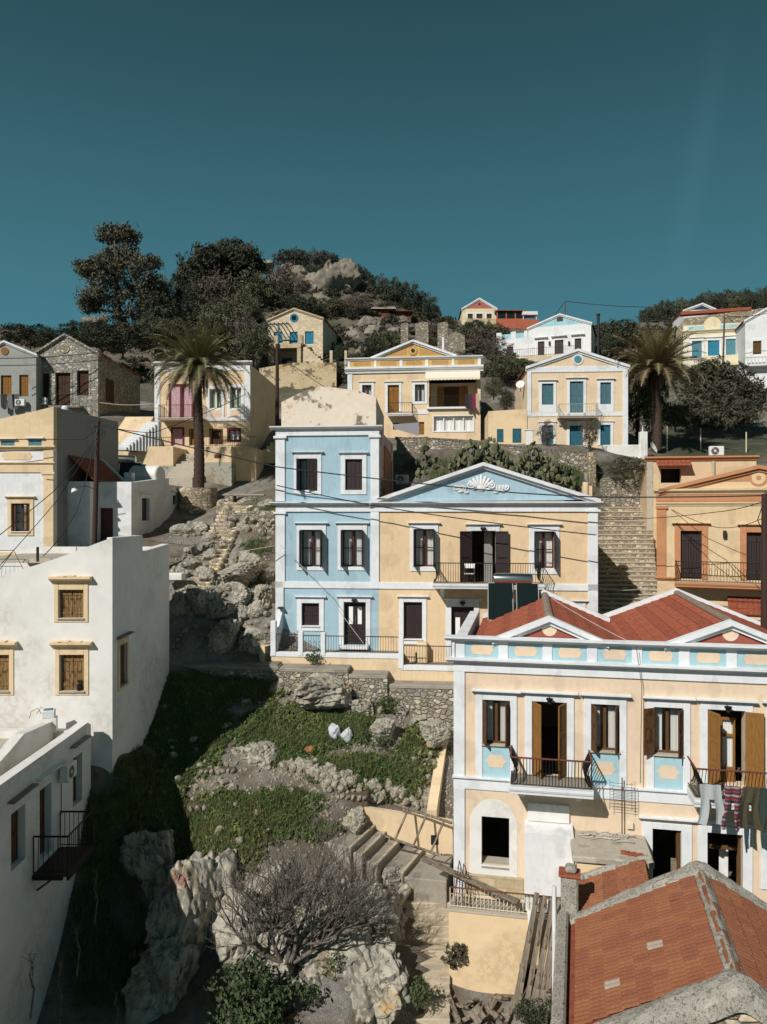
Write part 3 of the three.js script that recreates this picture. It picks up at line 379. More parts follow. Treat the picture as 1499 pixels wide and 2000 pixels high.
  slopeTiles(g, V(ap[0], ap[1] - .12, -8.4), V(ap[0], ap[1] - .12, -.35), V(rt[0], rt[1] - .1, -.35), V(rt[0], rt[1] - .1, -8.4), M.clayFar, { tl: 1.2 }); slopeTiles(g, V(ap[0], ap[1] - .12, -8.4), V(ap[0], ap[1] - .12, -.35), V(xT + .1, yMid + .3, -.35), V(xT + .1, yMid + .3, -8.4), M.clayFar, { tl: 1.4 });
  part(g, 'flue', cyl(.16, .16, .8, 10).translate(xR - .25, H.y(1152, 972), -1.5), M.peach2); part(g, 'chimney', box(xR - .2, xR + .25, H.y(1158, 972) - .3, H.y(1158, 945), -3, -2.5), M.peach2);
  for (const [px, py, z] of [[693, 1172, .2], [944, 1032, .25], [904, 1177, .25]]) { const c = H.at(px, py), l = part(g, 'wall_lamp', [box(c[0] - .13, c[0] + .13, c[1] - .04, c[1] + .06, 0.04, .26, .02), cyl(.05, .1, .12, 8).translate(c[0], c[1] - .13, .2)], M.black); }
  { const c = H.at(549, 1186); part(g, 'wall_lamp', [box(c[0] - .1, c[0] + .16, c[1] - .04, c[1] + .04, .06, .34, .02)], M.black); }
  // balcony over the yellow part
  { const z = 1.25, a = H.at(845, 1143, z), b = H.at(1064, 1147, z), yt = H.y(900, 1141, z); balcony(H, a[0], b[0], yt, z, { th: .22, rail: .98, brackets: [a[0] + .45, b[0] - .45], slab: M.whiteTrim, floor: M.concL, ro: { belly: .16, sp: .115, r: .012 } }); }
  // raised porch, fence and base wall
  const zf = 1.45, A = (px, py) => H.at(px, py, zf), yP = A(640, 1278)[1], x0 = A(529, 1270)[0], x1 = A(783, 1280)[0], x2 = A(893, 1300)[0], yP2 = A(840, 1303)[1];
  part(g, 'porch_floor', box(x0, x1, yP - .3, yP - .04, 0.001, zf - .3, .01), M.conc); part(g, 'porch_floor', box(x1 + .01, x2 + 2, yP2 - .3, yP2 - .04, .001, zf - .3, .01), M.conc);
  part(g, 'base_wall', box(x0 + .02, x1, -2, yP - .16, zf - .3, zf - .04, .01), M.peach2); part(g, 'base_wall', box(x1 + .001, x2 + 2, -2, yP2 - .17, zf - .3, zf - .045, .01), M.peach2);
  part(g, 'curb', box(x0 - .02, x1, yP - .16, yP + .06, zf - .3, zf, .015), W); part(g, 'curb', box(x1 - .02, x2 + 2, yP2 - .17, yP2 + .06, zf - .31, zf - .002, .015), W);
  for (const [p0, p1, t, b2] of [[529, 539, 1213, 1281], [583, 592, 1233, 1281], [627, 635.6, 1236, 1281], [779, 788.5, 1240, 1306]]) { const q = A(p0, t), s = A(p1, b2); part(g, 'fence_post', box(q[0], s[0], s[1], q[1], zf - .28, zf + .03, .015), W); }
  for (const [p0, p1, py, gate] of [[539, 583, 1241, 0], [592, 627, 1243, 1], [636, 779, 1243, 0]]) { const f = new THREE.Group(); f.name = gate ? 'gate' : 'fence'; g.add(f); const a = A(p0, py), b = A(p1, py), y0 = yP + .06; railing(f, [V(a[0], y0, zf - .15), V(b[0], y0, zf - .15)], A(640, py)[1] - y0, { sp: .125, r: .01, low: .07, scroll: gate }); }
  { const f = new THREE.Group(); f.name = 'fence'; g.add(f); const a = A(789, 1264), b = A(893, 1264), y0 = yP2 + .06; railing(f, [V(a[0], y0, zf - .15), V(b[0] + 2, y0, zf - .15)], A(840, 1263)[1] - y0, { sp: .125, r: .01, low: .07 }); }
  part(g, 'stair_wall', prismX([[.001, yP - .1], [zf - .3, yP - .1], [zf - .3, yP + .9], [.001, yP + 1.9]], x0 + .05, x0 + .25), W);
  part(g, 'masonry_block', box(A(863, 1290)[0] - 1.2, A(863, 1290)[0] - .7, yP2 - .04, yP2 + .95, .02, .5, .05), M.peach2);
  { const k = uvBox(new THREE.CylinderGeometry(.55, .6, 1.1, 14, 1, false, Math.PI * .9, Math.PI).translate(x0 - .05, yP - .2, zf - .3)); part(g, 'rounded_wall_end', k, M.peach2); }
  // things on it
  { const c = H.at(917, 1128, .7), k = thing('folding_chair', 'small wooden folding chair with white canvas back on the yellow house balcony', 'chair', H.world(c[0], H.y(900, 1141, 1.25) + .012, .72), -.1 + H.th); const w = M.brownWood;
    for (const s of [-.24, .24]) { part(k, 'leg', B3(s, 0, -.22, s, .45, .22, .016), w); part(k, 'leg', B3(s, 0, .22, s, .45, -.22, .016), w); part(k, 'armrest', box(s - .03, s + .03, .62, .65, -.24, .24, .006), w); part(k, 'back_post', B3(s, .43, .2, s, .92, .27, .016), w); part(k, 'arm_post', B3(s, .43, -.2, s, .63, -.2, .014), w); }
    part(k, 'seat', box(-.24, .24, .43, .45, -.22, .22, .006), M.curtain); part(k, 'backrest', box(-.25, .25, .68, .92, .245, .265, .006), M.curtain); part(k, 'cross_brace', [B3(-.24, .04, .23, .24, .4, .23, .013), B3(.24, .04, .235, -.24, .4, .235, .013)], w); k.rotation.y += Math.PI; }
  { // salmon annex and air conditioner behind the tower
    const a = new House('annex', 'small salmon plastered annex behind the blue tower', 738, 38.6, -5.5, 0, 'house'); const x1b = .4, yb = a.y(740, 872); part(a.g, 'side_wall', prismX([[0, -3], [-3.6, -3], [-3.6, yb - .35], [0, yb]], x1b - .3, x1b), M.salmon); part(a.g, 'roof_edge', prismX([[.05, yb + .02], [-3.65, yb - .33], [-3.65, yb - .22], [.05, yb + .13]], x1b - .4, x1b + .06), M.white); part(a.g, 'front_wall', box(-2, x1b - .31, -3, yb - .1, -.3, 0), M.salmon); part(a.g, 'back_wall', box(-2, x1b - .31, -3, yb - .4, -3.6, -3.3), M.salmon); part(a.g, 'roof', prismX([[0, yb - .2], [-3.6, yb - .55], [-3.6, yb - .36], [0, yb - .01]], -2, x1b - .31), M.conc); part(a.g, 'window', box(x1b - .02, x1b + .012, yb - 2.1, yb - 1.0, -2.1, -1.6), M.greyWall); part(a.g, 'drain_pipe', B3(x1b + .06, -2, -3.5, x1b + .06, yb - .5, -3.5, .05, 8), M.peach2);
  }
  { // old weathered gable house behind
    const a = new House('old_house', 'weathered cream plaster gable house rising behind the blue tower', 552, 45.2, -5.5, -2); const l = a.at(550, 776), r = a.at(735, 776), t = a.at(632, 755), e = a.at(735, 800);
    a.wall('gable_wall', M.oldWall, [[l[0], 0], [r[0], 0], [r[0], r[1]], a.at(700, 763), [t[0] + .5, t[1] - .05], [t[0] - .2, t[1]], a.at(595, 763), [l[0], l[1] - .3]]); const ys = r[1];
    part(a.g, 'side_wall', prismX([[-.4, 0], [-5, 0], [-5, ys - .5], [-.4, ys - .05]], r[0] - .35, r[0]), M.oldWall); part(a.g, 'side_wall', box(l[0], l[0] + .35, 0, l[1] - .4, -5, -.4, 0), M.oldWall); part(a.g, 'back_wall', box(l[0] + .36, r[0] - .36, 0, ys - .6, -5, -4.7, 0), M.oldWall); part(a.g, 'roof', box(l[0] + .36, r[0] - .36, ys - .9, ys - .7, -4.69, -.41, 0), M.conc);
  }
}
// ---------- peach house at the lower right ----------
{
  const H = new House('neoclassical_house', 'peach house with white trim, pale blue panels, twin red tiled roofs and two iron balconies', 889, 26, -11.1, -13.4), g = H.g, W = M.whiteTrim, XE = 13.2;
  const Y = py => H.y(889, py); const x0 = 0;
  const up = rects(H, [[943, 1367.5, 996.6, 1453.6], [1039.7, 1371, 1107.6, 1519], [1155, 1376, 1210, 1467], [1277.8, 1382, 1333.7, 1473.6], [1382.5, 1387, 1455.4, 1532], [1512, 1392, 1570, 1484]]);
  const lo = rects(H, [[941, 1596, 995, 1690], [1275, 1620, 1331, 1735], [1382, 1628, 1451, 1745], [1505, 1640, 1560, 1740]]);
  const yCap = Y(1252);
  H.wall('front_wall', M.peach, [[x0, -1], [XE, -1], [XE, Y(1284)], [x0, Y(1284)]], [...up, ...lo]);
  H.wall('parapet', M.lblue, [[x0, Y(1284)], [XE, Y(1284)], [XE, yCap], [x0, yCap]], [], -.4, .002);
  const trim = (n, a, b, y0, y1, z = .05) => part(g, n, box(a, b, Math.min(y0, y1), Math.max(y0, y1), -.02, z), W);
  const xp = H.x(908.6, 1400); trim('pilaster', -.04, xp, Y(1514), Y(1310), .06); trim('pilaster', -.04, xp, 0, Y(1537), .06);
  trim('frieze', -.04, XE, Y(1310.5), Y(1291.5), .07); H.cor('cornice', W, { x0: -.28, x1: XE, y0: Y(1291.6), y1: Y(1283) }, .32); H.cor('cornice', W, { x0: -.34, x1: XE, y0: Y(1250.5), y1: Y(1241) }, .3);
  part(g, 'cornice_return', prismX([[-.4, Y(1291)], [.1, Y(1291)], [.1, Y(1250)], [-.4, Y(1250)]], -.1, -.002), W);
  trim('string_course', -.05, XE, Y(1538.5), Y(1521), .05); H.cor('ledge', W, { x0: -.08, x1: XE, y0: Y(1521.5), y1: Y(1513.5) }, .14);
  // parapet panels
  const pu = [[92, 248], [293, 453], [498, 660], [708, 868], [917, 1087], [1138, 1308], [1358, 1535], [1590, 1770]].map(a => a.map(u => H.x(870 + u * .4197, 1268))); let last = -.04;
  for (const [a, b] of pu) { trim('parapet_pier', last, a, Y(1283), Y(1251), .035); last = b; const q = { x0: mix(a, b, .17), x1: mix(a, b, .85), y0: mix(Y(1283), Y(1251), .2), y1: mix(Y(1283), Y(1251), .82) }; part(g, 'parapet_field', prism(octa(q), .003, .014), M.peach); }
  trim('parapet_pier', last, XE, Y(1283), Y(1251), .035);
  // windows
  const sur = (r, b, k = .24) => ({ sur: W, sw: k, st: .26, sb: b, cor: .13, ch: .1 });
  const ys = Y(1513.5);
  [0, 2, 3, 5].forEach((i, n) => {
    const r = up[i]; H.win('window', r, { ...sur(r, 0), type: 'open', leaf: M.shutB, fm: M.brownWood, ang: [72, 72, 150, 60][n], ang2: [72, 70, 62, 60][n], in: n !== 2, rec: n === 2 ? .1 : .06, curtain: .36, lw: .42, sill: M.concL, style: 'panel' });
    part(g, 'window_apron', box(r.x0, r.x1, ys, r.y0 - .055, -.02, .02), M.skyb); for (const s of [[r.x0 - .24, r.x0], [r.x1, r.x1 + .24]]) trim('apron_pier', s[0], s[1], ys + .001, r.y0 - .002, .05);
    const c = (r.x0 + r.x1) / 2, m = (ys + r.y0) / 2; part(g, 'apron_field', prism(octa({ x0: c - .38, x1: c + .38, y0: m - .22, y1: m + .22 }, .35), .021, .03), M.peach);
  });
  H.win('balcony_door', up[1], { ...sur(up[1], 0), type: 'openVoid', leaf: M.shutO, ang: 62, ang2: 62, in: true, rec: .06, lw: .6 });
  H.win('balcony_door', up[4], { ...sur(up[4], 0), type: 'openVoid', leaf: M.shutO, ang: 64, ang2: 168, rec: .05, lw: .55 });
  { const r = up[4], q = new THREE.Group(); q.name = 'glazed_door'; g.add(q); const a = mix(r.x0, r.x1, .38), b = mix(r.x0, r.x1, .8); part(q, 'frame', [box(a, a + .08, r.y0, r.y1 - .3, -.3, -.24), box(b - .08, b, r.y0, r.y1 - .3, -.3, -.24), box(a + .08, b - .08, r.y0, r.y0 + .5, -.3, -.24), box(a + .08, b - .08, r.y0 + 1.5, r.y0 + 1.6, -.3, -.24), box(a + .08, b - .08, r.y1 - .4, r.y1 - .3, -.3, -.24)], M.shutO); part(q, 'pane', box(a + .07, b - .07, r.y0 + .48, r.y1 - .38, -.275, -.265, 0), M.glass); const n = 22, k = []; for (const [c0, c1, zz] of [[r.x0 + .1, a - .02, -.35], [a + .05, b - .05, -.36]]) for (let i = 0; i < n; i++) { const u0 = mix(c0, c1, i / n), u1 = mix(c0, c1, (i + 1) / n), z0 = zz + .03 * Math.sin(i * 2.1), z1 = zz + .03 * Math.sin(i * 2.1 + 2.1), t = r.y1 - .35; k.push(u0, r.y0, z0, u1, r.y0, z1, u1, t, z1, u0, r.y0, z0, u1, t, z1, u0, t, z0); } part(q, 'curtain', tris(k), M.curtain); }
  for (const i of [1, 4]) { const r = up[i], c = (r.x0 + r.x1) / 2; part(g, 'wall_lamp', [cyl(.04, .13, .16, 8).translate(c, r.y1 + .02, .26), B3(c, r.y1 + .2, .03, c, r.y1 + .16, .26, .015), uvBox(new THREE.SphereGeometry(.06, 8, 6).translate(c, r.y1 + .02, .26))], M.black); }
  // ground floor
  { const r = lo[0], q = []; const a = H.r(917, 1560, 1011, 1712); q.push([a.x0, a.y0], [a.x1, a.y0], [a.x1, a.y1 - .9]); for (let k = 0; k <= 10; k++) { const w = k / 10 * Math.PI; q.push([mix(a.x0, a.x1, .5) + Math.cos(w) * (a.x1 - a.x0) * (.5 - .012 * (k % 3)), a.y1 - .9 + Math.sin(w) * .9 * (1 - .03 * (k % 2))]); } part(g, 'plaster_patch', prism(q, .001, .012, [r]), M.white2); part(g, 'window_sill', prismX([[-.4, r.y0 + .12], [.03, r.y0 - .06], [.03, r.y0 - .12], [-.4, r.y0 - .1]], r.x0, r.x1), M.conc); }
  H.win('doorway', lo[1], { sur: W, sw: .34, st: .22, sb: 0, cor: .12, ch: .1, coff: .1, type: 'void' }); H.win('doorway', lo[2], { sur: W, sw: .3, st: .22, sb: 0, cor: .12, ch: .1, coff: .1, type: 'void' }); H.win('doorway', lo[3], { sur: W, sw: .3, st: .22, sb: 0, type: 'void' });
  { const r = lo[1]; part(g, 'door_jamb', box(r.x1 - .12, r.x1 - .02, r.y0, r.y1 - .03, -.32, -.12), M.brownWood); part(g, 'leaning_board', box(r.x1 - .3, r.x1 - .12, r.y0, r.y0 + .95, -.2, -.12), M.plank); const s = lo[2]; part(g, 'door_frame', [box(s.x0 + .02, s.x1 - .02, s.y1 - .62, s.y1 - .5, -.3, -.2), box(s.x1 - .12, s.x1 - .02, s.y0, s.y1 - .03, -.31, -.19)], M.brownWood); part(g, 'white_panel', box(mix(s.x0, s.x1, .5), s.x1 - .25, s.y0, s.y1 - .75, -.8, -.76), M.white); }
  { const a = H.r(908.7, 1709, 1023, 1770); part(g, 'stone_plinth', box(a.x0, a.x1, 0, a.y1, -.01, .04), M.stoneBase); }
  { const z = .75, a = H.r(1025, 1630, 1121, 1700, z); part(g, 'white_masonry_block', prismX([[.001, 0], [z, 0], [z, a.y1], [.001, a.y1 + .12]], a.x0, a.x1), M.white); const s = H.r(1032, 1600, 1120, 1629, .1); part(g, 'niche', box(a.x0 + .1, a.x1 - .1, a.y1 + .14, a.y1 + .75, -.01, .1), M.white2); }
  { const z = 1.9, f = H.r(1128, 1672, 1274, 1692, z), yt = H.y(1200, 1676, z); part(g, 'lean_to_roof', box(f.x0 - .15, f.x1 + .06, yt - .2, yt, .003, z + .1, .03), M.concL); part(g, 'lean_to_wall', prism([[f.x0, 0], [f.x1, 0], [f.x1, yt - .2], [f.x0, yt - .2]], z - .25, z - .02, [{ x0: mix(f.x0, f.x1, .33), x1: mix(f.x0, f.x1, .6), y0: yt - 1.2, y1: yt - .42 }]), M.oldYellow); part(g, 'lean_to_wall', box(f.x1 - .25, f.x1, 0, yt - .2, .003, z - .26), M.peach2); part(g, 'lean_to_wall', box(f.x0, f.x0 + .25, 0, yt - .2, .76, z - .26), M.peach2);
    for (let i = 0; i < 3; i++) { const b = box(-.14, .14, 0, .09, -.07, .07, .01); b.rotateY(.3 * i - .2); b.translate(f.x1 - .75 + i * .2, yt + .002, z - .35 + .06 * i); single('brick', b, M.clay, ['broken red brick on the concrete lean to roof, nearest the wire bundle', 'broken red brick in the middle of three on the lean to roof', 'broken red brick nearest the edge of the lean to roof'][i], 'brick', 'bricks left on the lean to roof', V(0, 0, 0)).applyMatrix4(g.matrix.compose(g.position, g.quaternion, g.scale)); }
    const wp = [], rr = rng(5); let p = V(f.x0 + .2, yt + .03, .6); for (let i = 0; i < 46; i++) { p = V(f.x0 + .2 + (f.x1 - f.x0 - .5) * i / 46 + .25 * Math.sin(i * 1.7), yt + .03 + .12 * Math.abs(Math.sin(i * .9)) * rr(), .45 + .4 * Math.sin(i * .55) * rr()); wp.push(p); } const cw = single('cable_bundle', tube(new THREE.CatmullRomCurve3(wp).getPoints(200), .014, 4), M.wireL, 'tangle of pale loose cables lying on the lean to roof', 'cable'); cw.position.copy(g.position); cw.quaternion.copy(g.quaternion); }
  // balconies
  { const z = 1.3, a = H.at(995, 1537, z), b = H.at(1160, 1547, z), yt = H.y(1070, 1541, z); balcony(H, a[0], b[0], yt, z, { th: .26, rail: .95, brackets: [a[0] + .4, b[0] - .4], floor: M.conc, ro: { belly: .2, sp: .105, r: .013, mTop: M.railRed, top: .035, flat: true } });
    const a2 = H.at(1357, 1562, z), yt2 = yt; balcony(H, a2[0], a2[0] + 3.05, yt2, z, { th: .26, rail: .95, brackets: [a2[0] + .4, a2[0] + 2.6], floor: M.conc, ro: { belly: .2, sp: .105, r: .013, mTop: M.railRed, top: .035, flat: true } });
    // washing hung on the second balcony: each piece is a thing
    const cloth = (name, label, mm, x, w, h, legs, curl = 0) => { const zc = z + .16, y1 = yt2 + .55, q = [], n = 10, m = 14, f = (i, j) => { const u = i / n, v = j / m, lx = legs ? (v > .3 ? (u < .5 ? -1 : 1) * (v - .3) * .22 * (.4 + .6 * Math.sin(x * 9) ** 2) : 0) : 0; return V(x + u * w + lx * w + .03 * Math.sin(v * 5 + x * 3) - (legs && v > .35 ? 0 : 0), y1 - v * h, zc + (.02 + .05 * v) * Math.sin(u * 11 + x * 5 + v * 2.2) + .05 * v * Math.sin(x * 7 + u * 4 + v * 3)); }; for (let j = 0; j < m; j++) for (let i = 0; i < n; i++) { if (legs && j > m * .3 && (i === 4 || i === 5 || (j > m * .55 && (i === 3 && x % .3 > .1)))) continue; const A = f(i, j), B = f(i + 1, j), Cc = f(i + 1, j + 1), D = f(i, j + 1); const bk = V(0, 0, -.025); for (const t of [A, B, Cc, A, Cc, D]) q.push(t.x, t.y, t.z); for (const t of [A, Cc, B, A, D, Cc]) { const s = t.clone().add(bk); q.push(s.x, s.y, s.z); } } const o = single(name, tris(q), mm, label, 'clothing', 'washing hung over the balcony rail'); o.position.copy(g.position); o.quaternion.copy(g.quaternion); return o; };
    const cM = (c) => mat(c, { roughness: 1 }); const stripe = (() => { const t = tex(64, (u, v) => { const k = Math.floor(v * 8); return [[.36, .13, .17], [.55, .53, .53], [.2, .17, .19], [.5, .2, .25]][k % 4]; }); return M_(0xffffff, t, null, .5); })();
    const xs = a2[0] + .1; cloth('trousers', 'pale grey trousers hanging at the left end of the washing', cM(0xa3a8a8), xs + .05, .62, 1.25, 1); cloth('leggings', 'maroon and grey striped leggings hung beside pale grey trousers', stripe, xs + .74, .44, 1.35, 1); cloth('trousers', 'olive brown trousers hung between striped leggings and dark green trousers', cM(0x47422f), xs + 1.24, .5, 1.3, 1); cloth('trousers', 'dark green trousers hung from a hanger on the balcony', cM(0x2d3833), xs + 1.8, .56, 1.22, 1); cloth('trousers', 'black trousers at the right edge of the washing', cM(0x15191b), xs + 2.42, .45, 1.3, 1); }
  // pediments and tiled roofs
  const mk = (apx, apy, lpx, lpy, half, L, xl, xr) => {
    const a = H.at(apx, apy, -.1), l = H.at(lpx, lpy, -.1), k = half || a[0] - l[0]; const yb = l[1]; pediment(H, a, l, [a[0] + k, yb], M.peach, W, { th: .27, z: -.1, p: .24, depth: .25 });
    const s = (a[1] - yb) / k; const t0 = .62; part(g, 'pediment_field', prism([[a[0] - k * t0, yb + .08], [a[0] + k * t0, yb + .08], [a[0], yb + .08 + s * k * t0]], -.098, -.085), M.redTri); part(g, 'pediment_disc', prism(disc(a[0], yb + .08 + s * k * t0 * .62, .25), -.084, -.07), M.peach);
    const e = x => a[1] - .1 - s * Math.abs(x - a[0]); const zb = -L; // two slopes
    slopeTiles(g, V(a[0], e(a[0]), zb), V(a[0], e(a[0]), -.36), V(xl, e(xl), -.36), V(xl, e(xl), zb), [M.clay, M.clay2, M.clay], { tw: .22, tl: .38 }); slopeTiles(g, V(a[0], e(a[0]), zb), V(a[0], e(a[0]), -.36), V(xr, e(xr), -.36), V(xr, e(xr), zb), [M.clay2, M.clay], { tw: .22, tl: .38 });
    const rt = []; const n = Math.round((L - .4) / .3); for (let i = 0; i < n; i++) { const z0 = -.4 - (L - .4) * i / n; part(g, 'ridge_tile', prism(Array.from({ length: 7 }, (_, j) => [a[0] + .15 * Math.cos(j / 6 * Math.PI), e(a[0]) + .03 + .13 * Math.sin(j / 6 * Math.PI)]), z0 - .3, z0 - .03 + 0), M.clayG); }
    part(g, 'back_gable', prism([[xl, yb - 1.2], [xr, yb - 1.2], [xr, e(xr) - .05], [a[0], e(a[0]) - .02], [xl, e(xl) - .05]], zb - .3, zb), W); for (const x of [xl, xr]) part(g, 'verge', prism(x < a[0] ? [[x - .1, e(x) + .02], [a[0], e(a[0]) + .05], [a[0], e(a[0]) + .24], [x - .1, e(x) + .2]] : [[a[0], e(a[0]) + .05], [x + .1, e(x) + .02], [x + .1, e(x) + .2], [a[0], e(a[0]) + .24]], zb - .3, zb + .02), W);
    return { a, e };
  };
  M.clay2 = M_(0x9c5139, T.clay, T.plasterB, 1.7, .004); M.clayG = M_(0x9d8a78, T.clay, T.plasterB, 1.2, .004);
  const xv = H.x(1230, 1252, -.3); const r1 = mk(1073.6, 1203.4, 962, 1247, 0, 7.4, H.x(925, 1243, -.3), xv); const r2 = mk(1427, 1211, 1296, 1257, 0, 9, xv + .02, XE - .05);
  part(g, 'side_wall', box(0, .4, 0, Y(1284), -7.6, -.4, 0), M.white); part(g, 'back_wall', box(.41, XE - .41, 0, Y(1300), -7.9, -7.5, 0), M.peach); part(g, 'side_wall', box(XE - .4, XE, 0, Y(1284), -8, -.4, 0), M.white);
  part(g, 'roof_deck', box(.41, XE - .41, Y(1300), Y(1292), -7.49, -.41, 0), M.conc); part(g, 'side_parapet', box(-.02, .38, Y(1284) + .002, Y(1246), -7.2, -.41), W); part(g, 'inner_floor', box(.41, XE - .41, Y(1532), Y(1526), -7.49, -.41, 0), M.conc);
  // TV aerial on the wall
  { const a = H.at(1215, 1605, .2), o = thing('tv_aerial', 'rusty grid television aerial on a short mast against the peach wall', 'aerial', H.world(a[0], a[1], .25), H.th); part(o, 'mast', B3(0, -.6, 0, 0, 1.5, 0, .02, 6), M.poleG); for (let i = 0; i < 9; i++) part(o, 'element', B3(-.38, .55 + i * .1, .12, .38, .52 + i * .1, .12, .008), M.ironB); part(o, 'reflector', [B3(-.4, .45, .12, -.4, 1.45, .12, .009), B3(.4, .42, .12, .4, 1.4, .12, .009), B3(.3, .45, .12, .3, 1.4, .12, .009), B3(0, 1.3, 0, 0, 1.3, .14, .012)], M.ironB); }
  { const c = H.r(1224, 1604, 1237, 1617); const o = single('junction_box', box(c.x0, c.x1, c.y0, c.y1, .002, .12, .015), M.cream2, 'small cream junction box on the peach wall beside the aerial', 'box'); o.position.copy(g.position); o.quaternion.copy(g.quaternion); }
  // solar water heater on the roof behind
  solarHeater('solar_water_heater', 'solar water heater with steel tank standing behind the red tiled roof', H.world(H.x(1003, 1200, -6), H.y(1003, 1212, -6) - .05, -6.1), H.th + .05, 1, [[-.66, -.02], [.1, .66]]);
  // terrace in front, its wall, railing and cellar door
  { const z = 1.05, a = H.at(877, 1786, z), b = H.at(1093, 1800, z); const yt = H.y(980, 1790, z), xl = a[0], xr = b[0] + .4, dr = H.r(1016, 1885, 1062, 1998, z);
    part(g, 'terrace_wall', prism([[xl, -4.6], [xr, -4.6], [xr, yt], [xl, yt]], z - .3, z, [{ x0: dr.x0, x1: dr.x1, y0: -4.4, y1: dr.y1 }]), M.oldYellow); part(g, 'terrace_floor', box(xl, xr, yt - .15, yt - .01, .001, z - .3), M.conc); part(g, 'terrace_coping', box(xl - .03, xr, yt, yt + .06, z - .32, z + .03), M.concL); part(g, 'terrace_wall', box(xl, xl + .3, -4.6, yt - .16, -1, z - .31), M.peach2); part(g, 'cellar_back_wall', box(xl, xr, -4.6, -.2, -.9, -.7, 0), M.greyWall); part(g, 'door_frame', [box(dr.x0 - .02, dr.x0 + .1, -4.4, dr.y1, z - .28, z + .02), box(dr.x0 + .1, dr.x1, dr.y1 - .1, dr.y1 + .02, z - .28, z + .02)], M.plank);
    const f = new THREE.Group(); f.name = 'terrace_railing'; g.add(f); railing(f, [V(xl + .03, yt + .06, z - .15), V(xr - .03, yt + .06, z - .15)], .68, { m: M.cream2, mTop: M.rust, sp: .13, r: .012, top: .025, low: .06, scroll: true });
    const o = single('plank', box(-.16, .16, -.03, .03, -1.9, 1.9, .01), M.plank, 'long grey plank lying from the stairs onto the terrace railing', 'plank'); o.position.copy(H.world(xl + .6, yt + .82, .4)); o.rotation.set(.12, H.th + 1.15, 0, 'YXZ');
    const gr = thing('iron_grille', 'loose lattice iron grille leaning on the corner of the peach house', 'grille', H.world(xl + .45, yt, .3), H.th - .2); const gg = []; for (let i = 0; i < 7; i++) { gg.push(B3(-.3 + i * .1, 0, .3, -.3 + i * .1, 1.3 - Math.abs(i - 2) * .12, .05, .012)); } for (let i = 0; i < 6; i++) gg.push(B3(-.3, .15 + i * .2, .26 - i * .035, .3, .05 + i * .2, .28 - i * .035, .01)); part(gr, 'lattice', gg, M.ironB); part(gr, 'frame', [B3(-.3, 0, .3, -.15, 1.4, .05, .018), B3(.34, 0, .3, -.15, 1.4, .05, .018)], M.rust);
    // boards leaning beside the cellar door
    const rr = rng(8); for (let i = 0; i < 9; i++) { const x = dr.x1 - .85 + i * .12 - .2 * rr(), L = 3.5 + rr() * .6; const p = single('board', box(-.075 - .03 * rr(), .075, 0, L, -.022, .022, .006), M.plank, i < 4 ? 'grey board leaning in front of the cellar door' : 'grey board leaning against the wall right of the cellar door', 'board', 'old boards leaning by the cellar door'); { const q = H.world(x, 0, z + .75 + .05 * i); q.y = gy(q.x, -q.z) - .05; p.position.copy(q); } p.rotation.set(-.18 - .02 * i * .3, H.th, -.26 + rr() * .1, 'YXZ'); }
    const cl = single('cloth', prism([[0, 0], [.1, .03], [.2, 0], [.3, .04], [.34, -.5], [.3, -.82], [.2, -.86], [.14, -.7], [.08, -.72], [.04, -.5]], z + .02, z + .05), M.curtain, 'white rag hanging from the right end of the terrace railing', 'cloth'); const cp = H.world(H.x(1030, 1782, z), yt + .3, 0); cl.position.copy(cp); cl.rotation.y = H.th;
    { // hanging plant on the wall
      const c = H.at(889, 1862, z), w = H.world(c[0], c[1], z + .2), o = thing('wall_plant', 'dry bushy weed growing out of the yellow terrace wall', 'plant', w, 0); part(o, 'leaves', crownGeo(77, { n: 26, per: 26, rx: .34, ry: .5, rz: .26, leaf: .045, spread: .1, col: [[.06, .062, .03], [.10, .085, .045]] }), M.leaf); part(o, 'stem', tube([V(0, .1, -.22), V(0, .25, -.05), V(0, 0, .05)], .02, 5), M.bark); }
    // rubbish heap
    const hp = onGround(945, 1985).add(V(0, .05, 0)); const rb = rng(31); for (let i = 0; i < 12; i++) { const L = .5 + rb() * 1.1, o = single('scrap_wood', box(-L / 2, L / 2, -.03, .03, -.05 - .08 * rb(), .06, .008), M.plank, 'broken piece of wood in the scrap heap at the foot of the terrace wall', 'scrap wood', 'scrap wood heaped below the terrace'); o.position.copy(hp).add(V((rb() - .5) * 1.9, rb() * .35 + .05, (rb() - .5) * 1.0)); o.rotation.set(rb() - .5, rb() * 3, (rb() - .5) * .9); }
    { const o = thing('broken_chair', 'broken grey wooden chair lying on the scrap heap', 'chair', hp.clone().add(V(-.1, .25, .2)), .6); o.rotation.set(.9, .6, .5); part(o, 'seat', box(-.22, .22, .42, .46, -.22, .22), M.plank); for (const [a, b] of [[-1, -1], [1, -1], [-1, 1], [1, 1]]) part(o, 'leg', box(a * .2 - .025, a * .2 + .025, 0, .42, b * .2 - .025, b * .2 + .025), M.plank); part(o, 'backrest', [box(-.22, -.17, .46, .95, .18, .22), box(.17, .22, .46, .95, .18, .22), box(-.17, .17, .8, .9, .18, .22)], M.plank); }
  }
}
